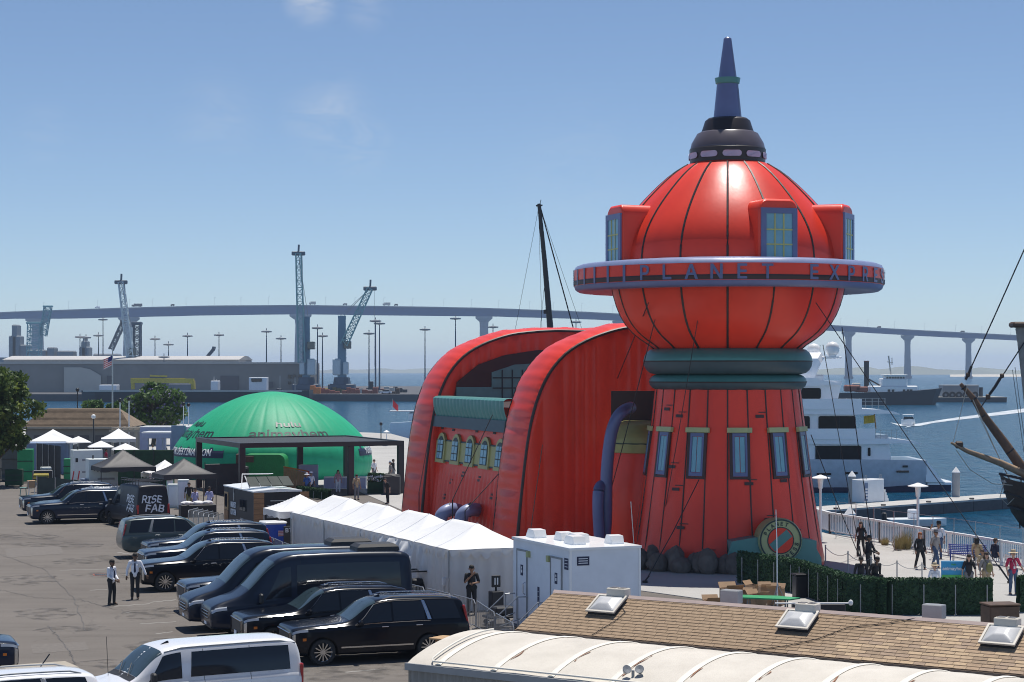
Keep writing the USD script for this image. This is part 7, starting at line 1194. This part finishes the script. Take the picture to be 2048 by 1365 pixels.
for i, (u, v, w, d) in enumerate(((330, 1226, 1.6, .9), (150, 1258, 1.1, .5), (246, 1150, 1.8, .7), (110, 1090, 2.5, .7), (60, 1160, 1.6, .8), (330, 1290, 1.5, .6), (200, 1120, 2.2, .9), (720, 1345, 2.0, .8), (28, 1075, 2.2, 1.0), (260, 1330, 1.4, .6), (90, 1228, 1.3, .7))):
    c = gp(u, v, 0); r = np.random.default_rng(60 + i); th = np.linspace(0, 2 * PI, 26)[:-1]; rr = 1 + .25 * np.sin(th * 2 + i) + .12 * np.sin(th * 5 + 2 * i)
    struct('oil_stain', poly(np.stack([c[0] + w * rr * np.cos(th), c[1] + d * 2.2 * rr * np.sin(th)], 1), .001, .007), 'stain')
def ground_strip(nm, pts, w, m, z, seed):
    r = np.random.default_rng(seed); P = np.array([gp(u, v, 0)[:2] for u, v in pts]); t = np.linspace(0, len(P) - 1, 14 * len(P)); Q = np.stack([np.interp(t, range(len(P)), P[:, k]) for k in (0, 1)], 1) + r.normal(size=(len(t), 2)) * (.12, .3) * .22
    struct(nm, np.array(0) if False else poly(LineString(Q).buffer(w), .001, z), m)
ground_strip('asphalt_crack', [(95, 1252), (118, 1276), (140, 1305), (150, 1330)], .014, 'tar_seal', .009, 1); ground_strip('asphalt_crack', [(0, 1180), (70, 1196), (160, 1200), (240, 1222), (330, 1232)], .012, 'tar_seal', .009, 2); ground_strip('asphalt_crack', [(30, 1062), (110, 1082), (190, 1090)], .018, 'tar_seal', .009, 3); ground_strip('asphalt_crack', [(0, 1110), (90, 1140), (150, 1200), (170, 1262)], .012, 'tar_seal', .009, 4)
for i, pts in enumerate((((10, 1098), (120, 1092), (128, 1108), (14, 1116)), ((182, 1148), (235, 1146), (240, 1153), (186, 1156)), ((60, 1290), (170, 1284), (178, 1300), (66, 1308)))): struct('asphalt_patch', poly(np.array([gp(u, v, 0)[:2] for u, v in pts]), .001, .004 + .0), 'patch_asphalt')
dr_ = thing('storm_drain', 'small square storm drain grate set in the asphalt', 'drain', gp(205, 1150, .005), .3); obj('frame', cat(bbox(-.4, .4, -.4, -.34, 0, .012), bbox(-.4, .4, .34, .4, 0, .012), bbox(-.4, -.34, -.34, .34, 0, .012), bbox(.34, .4, -.34, .34, 0, .012)), 'rust', dr_)
for x in np.linspace(-.28, .28, 7): obj('bar', bbox(x - .025, x + .025, -.34, .34, 0, .01), 'black_metal', dr_)
# ---------------------------------------------------------------- people
for nm, c in (('skin_light', (.50, .30, .21)), ('skin_mid', (.33, .18, .11)), ('skin_dark', (.14, .075, .045)), ('hair_black', (.012, .010, .009)), ('hair_brown', (.05, .028, .016)), ('hair_red', (.28, .085, .03)), ('hair_grey', (.18, .17, .16)), ('cloth_black', (.012, .012, .014)), ('cloth_white', (.72, .73, .77)), ('cloth_navy', (.016, .022, .05)), ('cloth_denim', (.06, .10, .18)), ('cloth_red', (.42, .02, .07)), ('cloth_grey', (.16, .16, .17)), ('cloth_olive', (.20, .19, .07)), ('cloth_blue', (.05, .12, .35)), ('cloth_pattern', (.30, .27, .25)), ('straw', (.48, .38, .24)), ('cloth_lilac', (.38, .38, .58)), ('shoe_black', (.012, .012, .012)), ('cloth_tan', (.40, .30, .18)), ('cloth_pink', (.55, .30, .34))): mat(nm, c, .75 if 'shoe' not in nm else .4, var=.12, scale=6)
_sp = np.array(trimesh.creation.icosphere(subdivisions=1).vertices)
def bone(p, q, r1, r2): return m3.Manifold.hull_points(np.vstack([_sp * r1 + p, _sp * r2 + q]))
def join(bs, refine=None):
    m = m3.Manifold.batch_boolean(bs, m3.OpType.Add)
    if refine: m = m.refine_to_length(refine)
    o = m.to_mesh(); v, f = np.array(o.vert_properties[:, :3], float), np.array(o.tri_verts)
    if refine:
        t = trimesh.Trimesh(v, f, process=False); trimesh.smoothing.filter_taubin(t, iterations=6); v = np.array(t.vertices)
    return v, f
A3 = lambda *a: np.array(a, float)
def person(label, loc, rz, top, legs, skin='skin_mid', hair='hair_black', h=1.74, arms=None, feet=None, sleeve=.45, sit=False, female=False, hairlen=0, hat=None, lean=0.0, bag=None, tie=False, skirt=False, shorts=False, group=None, head_turn=0.0, lanyard=False, long_top=0, held=None):
    o = thing('person', label, 'person', loc, rz, group); s = h / 1.75; sw = .165 if female else .185
    pz = .47 if sit else .94; L = lambda x, y, z: A3(x, y - lean * max(0, z - pz), z)
    up = pz - .94
    hip = {k: A3(k * .09, 0, pz) for k in (-1, 1)}; chest = L(0, 0, 1.27 + up); neck = L(0, -.01, 1.47 + up); head = L(0, -.03, 1.635 + up); sho = {k: L(k * sw, .0, 1.42 + up) for k in (-1, 1)}
    feet = feet or ({-1: (-.09, -.50, .42, 0.), 1: (.09, -.48, .42, 0.)} if sit else {-1: (-.11, .02, 0, 0.), 1: (.11, -.04, 0, 0.)})
    arms = arms or {}
    ank, knee = {}, {}
    for k in (-1, 1):
        fx, fy, kn, lift = feet[k]; ank[k] = A3(fx, fy, .085 + lift); mid = (hip[k] + ank[k]) / 2
        knee[k] = A3(k * .10, -.44, pz + .02) if sit else mid + (0, -.03 - abs(fy) * .12 - kn, .04)
    elb, wri, hd = {}, {}, {}
    for k in (-1, 1):
        e, w = arms.get(k, ((k * .26, .03, 1.14), (k * .275, -.05, .90)))
        elb[k], wri[k] = L(e[0], e[1], e[2] + up), L(w[0], w[1], w[2] + up); d = wri[k] - elb[k]; hd[k] = d / np.linalg.norm(d)
    B = [bone(hip[-1] + (0, 0, .03), hip[1] + (0, 0, .03), .105, .105), bone(L(0, 0, pz + .05), chest, .125, .135), bone(sho[-1], sho[1], .055, .055), bone(chest, L(0, 0, 1.40 + up), .135, .08), bone(neck - (0, 0, .06), neck + (0, -.01, .06), .052, .05)]
    B += [bone(head + (0, .005, .03), head + (0, -.015, -.045), .098, .075), bone(head + (0, -.04, -.075), head + (0, -.05, -.08), .045, .04)]
    B += [bone(head + (0, -.095, .005), head + (0, -.118, -.022), .012, .016)] + [bone(head + (k * .093, .01, .01), head + (k * .098, .018, -.02), .018, .014) for k in (-1, 1)]
    for k in (-1, 1):
        B += [bone(hip[k], knee[k], .088, .058), bone(knee[k], ank[k], .056, .038), bone(ank[k], ank[k] + (0, -.13, -.045), .042, .03), bone(sho[k], elb[k], .054, .040), bone(elb[k], wri[k], .040, .027)]
        d, a, b = frame_of(hd[k]); palm = wri[k] + d * .075; B.append(bone(wri[k] + d * .02, palm, .028, .032))
        side = np.cross(d, A3(0, -1, 0)); side = side / max(np.linalg.norm(side), 1e-6); nrm = np.cross(side, d)
        for j, (off, ln) in enumerate(((-.027, .062), (-.009, .072), (.009, .068), (.026, .052))):
            r0 = palm + side * off + d * .018; r1 = r0 + d * ln * .55 - nrm * .008; r2 = r1 + d * ln * .4 - nrm * .022; B += [bone(r0, r1, .0095, .009), bone(r1, r2, .009, .0075)]
        t0 = wri[k] + d * .035 + side * -.03; t1 = t0 + d * .035 - side * .03; B += [bone(t0, t1, .011, .010), bone(t1, t1 + d * .03 - side * .004, .010, .008)]
    sc = lambda m: (m[0] * s, m[1])
    obj('body', sc(join(B)), skin, o, smooth=50)
    ht = lambda m: sc(m)
    obj('eyes', sc(cat(*[(_sp * .011 + head + (k * .035, -.098, .012), trimesh.creation.icosphere(subdivisions=1).faces) for k in (-1, 1)])), 'hair_black', o)
    obj('mouth', sc(box(head + (0, -.092, -.062), (.045, .012, .008))), 'cloth_red' if female else 'skin_mid', o)
    T = [bone(L(0, 0, pz + (.02 if not long_top else -long_top)), chest, .142, .15), bone(chest, L(0, 0, 1.41 + up), .15, .075), bone(sho[-1], sho[1], .066, .066), bone(L(-.07, 0, pz + .04), L(.07, 0, pz + .04), .115, .115)]
    for k in (-1, 1):
        T.append(bone(sho[k], sho[k] + (elb[k] - sho[k]) * min(1, sleeve * 2), .068, .057 if sleeve < .5 else .052))
        if sleeve > .5: T.append(bone(elb[k], elb[k] + (wri[k] - elb[k]) * (sleeve - .5) * 1.95, .052, .040))
    obj('top', sc(join(T, .05)), top, o, smooth=60)
    P_ = [bone(hip[-1] + (0, 0, .02), hip[1] + (0, 0, .02), .122, .122)]
    for k in (-1, 1):
        if skirt: P_.append(bone(hip[k], hip[k] * .4 + knee[k] * .6, .115, .15)); continue
        P_.append(bone(hip[k], knee[k], .102, .074)); 
        if not shorts: P_.append(bone(knee[k], ank[k] + (0, 0, .02), .072, .058))
    obj('trousers' if not (skirt or shorts) else ('skirt' if skirt else 'shorts'), sc(join(P_, .06)), legs, o, smooth=60)
    for k in (-1, 1): obj('shoe', sc(join([bone(ank[k] + (0, .035, -.045), ank[k] + (0, -.10, -.05), .046, .042), bone(ank[k] + (0, -.1, -.05), ank[k] + (0, -.155, -.058), .042, .03)])), 'shoe_black' if not female else 'cloth_grey', o, smooth=60)
    Hr = [bone(head + (0, .02, .045), head + (0, -.02, .055), .103, .088), bone(head + (0, .045, .02), head + (0, .05, -.04), .082, .06)]
    if hairlen: Hr += [bone(head + (0, .05, 0), head + (0, .075, -hairlen), .09, .075)] + [bone(head + (k * .06, .01, .03), head + (k * .085, .03, -hairlen), .05, .045) for k in (-1, 1)]
    obj('hair', sc(join(Hr, .04)), hair, o, smooth=60)
    if hat:
        cap = lathe([(.001, .20), (.085, .19), (.11, .12), (.112, .075)], 16, head) if hat[1] == 'cap' else lathe([(.001, .20), (.09, .19), (.105, .09), (.20, .07), (.205, .062), (.1, .065)], 18, head)
        hm = obj('hat', sc(cap), hat[0], o, smooth=50)
        if hat[1] == 'cap': obj('peak', sc(mv(poly([(-.08, 0), (.08, 0), (.07, -.09), (-.07, -.09)], .012), head + (0, -.09, .07))), hat[0], hm)
    if tie: obj('tie', sc(loft([[chest + (-w, -.155 + dy, z), chest + (w, -.155 + dy, z), chest + (w, -.14 + dy, z), chest + (-w, -.14 + dy, z)] for z, w, dy in ((.13, .018, .055), (.05, .026, .0), (-.2, .04, .01), (-.25, .005, .01))])), 'cloth_navy', o)
    if lanyard: obj('lanyard', sc(cat(tube([chest + (-.07, -.10, .14), chest + (0, -.165, -.1), chest + (.07, -.10, .14)], .008, 4), rbox(chest + (0, -.165, -.16), (.07, .01, .1), .003))), 'white_paint', o)
    if bag: 
        c = {'back': chest + (0, .17, -.06), 'front': chest + (.05, -.22, -.14), 'side': L(sw + .12, .02, .92 + up)}[bag[1]]
        bg_ = obj('bag', sc(blob(c, (.15, .09, .2) if bag[1] != 'side' else (.09, .15, .15), 5, .08, 2)), bag[0], o, smooth=60); obj('strap', sc(tube([c + (-.05, 0, .12), sho[-1] + (.06, -.02, .06), sho[1] - (.02, .0, -.05), c + (.05, 0, .1)], .014, 4)), bag[0], bg_)
    if held: obj('phone', sc(rbox((wri[1] + hd[1] * .13), (.03, .09, .14), .008)), 'shoe_black', o)
    return o
g0 = lambda u, v: gp(u, v, 0)
walk_a = {-1: (-.08, -.30, .02, .0), 1: (.08, .30, -.02, .06)}; walk_b = {-1: (-.08, .28, -.02, .06), 1: (.08, -.28, .02, 0.)}
# face direction: rz = 0 faces the viewer, +pi/2 faces right
person('man in white shirt and dark tie seen from the side, left of the other', g0(223, 1210), 1.1, 'cloth_white', 'cloth_black', 'skin_dark', 'hair_black', 1.72, sleeve=.95, tie=True, arms={-1: ((-.22, -.02, 1.13), (-.08, -.24, .98)), 1: ((.24, .0, 1.13), (.1, -.25, .98))})
person('man in white shirt with slanting navy tie, arm held out to the SUV', g0(270, 1199), .15, 'cloth_white', 'cloth_black', 'skin_dark', 'hair_black', 1.80, sleeve=.95, tie=True, arms={1: ((.32, -.02, 1.16), (.42, -.08, .93)), -1: ((-.29, 0, 1.14), (-.31, -.02, .9))})
person('guard in black uniform, hand on chin, standing before the tent end', g0(943, 1229), .2, 'cloth_black', 'cloth_black', 'skin_mid', 'hair_black', 1.80, sleeve=.42, arms={-1: ((-.25, -.08, 1.16), (-.02, -.22, 1.42)), 1: ((.26, -.06, 1.15), (.02, -.24, 1.13))}, feet={-1: (-.12, .0, 0, 0), 1: (.12, -.02, 0, 0)})
person('person crouched behind the cream roof edge, only the head showing', g0(901, 1306) * (1, 1, 0), .3, 'cloth_black', 'cloth_navy', 'skin_light', 'hair_brown', 1.70, sit=True)
# promenade
person('woman in black top and leggings with shoulder bag, walking left', g0(1722, 1113), -.5, 'cloth_black', 'cloth_black', 'skin_light', 'hair_brown', 1.66, female=True, hairlen=.2, feet=walk_a, bag=('cloth_black', 'side'), sleeve=.4)
person('dark dressed man standing behind the hedge, holding a board', g0(1737, 1150), .9, 'cloth_black', 'cloth_black', 'skin_dark', 'hair_black', 1.72, sleeve=.9, arms={1: ((.2, -.2, 1.1), (.1, -.42, 1.02)), -1: ((-.2, -.18, 1.12), (-.05, -.4, 1.0))})
person('seated person in black, left one of the pair behind the hedge', g0(1722, 1176), 0, 'cloth_black', 'cloth_navy', 'skin_dark', 'hair_black', 1.74, sit=True, sleeve=.9)
person('seated person in black, right one of the pair, head bent', g0(1748, 1174), .4, 'cloth_black', 'cloth_black', 'skin_dark', 'hair_black', 1.72, sit=True, sleeve=.9, lean=.35)
person('woman with curly red hair, dark jacket and white top, walking', g0(1840, 1140), .35, 'cloth_black', 'cloth_black', 'skin_light', 'hair_red', 1.68, female=True, hairlen=.28, feet=walk_b, sleeve=.95, lanyard=False)
person('person in cap and patterned shirt carrying a backpack, walking in jeans', g0(1871, 1137), .5, 'cloth_pattern', 'cloth_denim', 'skin_mid', 'hair_brown', 1.70, female=True, feet=walk_a, bag=('cloth_grey', 'back'), hat=('cloth_grey', 'cap'))
person('man in white shirt and pale jeans behind the backpacker, arm raised', g0(1878, 1119), -.6, 'cloth_white', 'cloth_denim', 'skin_mid', 'hair_black', 1.76, sleeve=.5, arms={-1: ((-.34, -.2, 1.42), (-.2, -.42, 1.58))}, hat=('cloth_black', 'cap'))
bx = np.array([.91, -.41]);
p = g0(1956, 1131); person('dark haired person slouched on the blue bench, legs stretched out', p * (1, 1, 0), PI * .78, 'cloth_tan', 'cloth_denim', 'skin_mid', 'hair_black', 1.72, sit=True, sleeve=.4, hairlen=.1, lean=-.2, feet={-1: (-.1, -.78, 0, .25), 1: (.1, -.7, 0, .1)})
person('bare-legged person seated at the right end of the blue bench', p + A3(.75, -.15, 0), 2.0, 'cloth_navy', 'cloth_navy', 'skin_light', 'hair_brown', 1.70, sit=True, shorts=True, feet={-1: (-.1, -.8, 0, .3), 1: (.1, -.75, 0, .2)})
person('dark haired woman in black top beside the blue display board', g0(1938, 1192), -.2, 'cloth_black', 'cloth_grey', 'skin_light', 'hair_black', 1.64, female=True, hairlen=.25)
person('woman in patterned shirt and sunglasses with an olive bag in front', g0(1972, 1190), .2, 'cloth_pattern', 'cloth_tan', 'skin_light', 'hair_brown', 1.70, female=True, hairlen=.12, bag=('cloth_olive', 'front'), sleeve=.8)
person('person sitting on the ground behind the bench, dark round bag beside', g0(1964, 1150), .5, 'cloth_tan', 'cloth_black', 'skin_mid', 'hair_brown', 1.5, sit=True)
person('man in crimson shirt, straw hat and lanyard at the right edge', g0(2026, 1190), .1, 'cloth_red', 'cloth_denim', 'skin_light', 'hair_grey', 1.74, hat=('straw', 'brim'), lanyard=True, arms={1: ((.32, .04, 1.18), (.42, -.04, .98)), -1: ((-.27, .03, 1.14), (-.25, -.06, .92))})
person('person in straw hat hidden behind the long hedge', g0(1869, 1206), .2, 'cloth_white', 'cloth_denim', 'skin_light', 'hair_grey', 1.5, sit=False, hat=('straw', 'brim'))
# around the dome and pergola
def pz(label, u, vf, *a, **k): return person(label, g0(u, vf), *a, **k)
pz('person in white shirt and shorts right of the dome', 748, 962, .8, 'cloth_white', 'cloth_grey', 'skin_light', 'hair_brown', 1.72, shorts=True)
pz('person in grey trousers and white cap facing the dome', 781, 967, -1.2, 'cloth_pattern', 'cloth_grey', 'skin_light', 'hair_brown', 1.72, hat=('cloth_white', 'cap'), feet=walk_a)
pz('dark clad person with backpack at the right pergola post', 786, 962, 1.2, 'cloth_black', 'cloth_grey', 'skin_dark', 'hair_black', 1.74, bag=('cloth_black', 'back'))
pz('person in white cap and pale shirt by the wooden plank fence', 622, 993, .4, 'cloth_white', 'cloth_navy', 'skin_mid', 'hair_brown', 1.70, hat=('cloth_white', 'cap'))
pz('person in blue shirt and white hat left of the white cap', 614, 995, -.3, 'cloth_blue', 'cloth_navy', 'skin_mid', 'hair_brown', 1.66, hat=('cloth_white', 'brim'))
pz('person in pink and white beside the white bar counter', 676, 986, .2, 'cloth_pink', 'cloth_white', 'skin_light', 'hair_brown', 1.66, female=True, hairlen=.15)
pz('person in tan jacket behind the middle pergola post', 713, 1000, .5, 'cloth_tan', 'cloth_grey', 'skin_mid', 'hair_black', 1.74)
pz('black clad person bending over the planter', 776, 1008, -.9, 'cloth_black', 'cloth_black', 'skin_light', 'hair_black', 1.72, lean=.3)
pz('person in lilac shirt, left one beside the stacked barriers', 390, 1032, .9, 'cloth_lilac', 'cloth_lilac', 'skin_mid', 'hair_black', 1.72)
pz('person in lilac shirt with pole, right one by the kiosk', 419, 1032, -.6, 'cloth_lilac', 'cloth_lilac', 'skin_dark', 'hair_black', 1.78, arms={-1: ((-.3, -.1, 1.2), (-.3, -.2, 1.5))})
pz('person in dark green under the black canopy', 378, 1020, .2, 'cloth_black', 'cloth_olive', 'skin_mid', 'hair_black', 1.74)
for i, (u, v, t, b) in enumerate(((190, 935, 'cloth_black', 'among the parasols, leftmost'), (186, 930, 'cloth_olive', 'in yellow-olive among the parasols'), (212, 936, 'cloth_red', 'in red under the middle parasol'), (232, 938, 'cloth_navy', 'in navy behind the right parasol'), (262, 934, 'cloth_grey', 'in grey right of the white canopy'), (330, 925, 'cloth_black', 'in black inside the lilac pavilion'), (306, 926, 'cloth_white', 'in white inside the lilac pavilion'), (172, 936, 'cloth_pattern', 'in pattern left of the middle parasol'))):
    pz(f'distant person {b}', u, v, i * .8, t, 'cloth_denim' if i % 2 else 'cloth_grey', 'skin_mid', 'hair_brown', 1.68 + .02 * (i % 4))
# ---------------------------------------------------------------- the air
hz = usdkit.material(stage, '/World/Looks/haze_air', {'v': ('principled_volume', {'color': (.66, .80, 1.0), 'density': HAZE, 'anisotropy': .25})}, [], volume='v.volume')
obj('haze', bbox(-9000, 9000, -150, 15000, WZ - 4.0, 107.0), hz, kind='stuff')
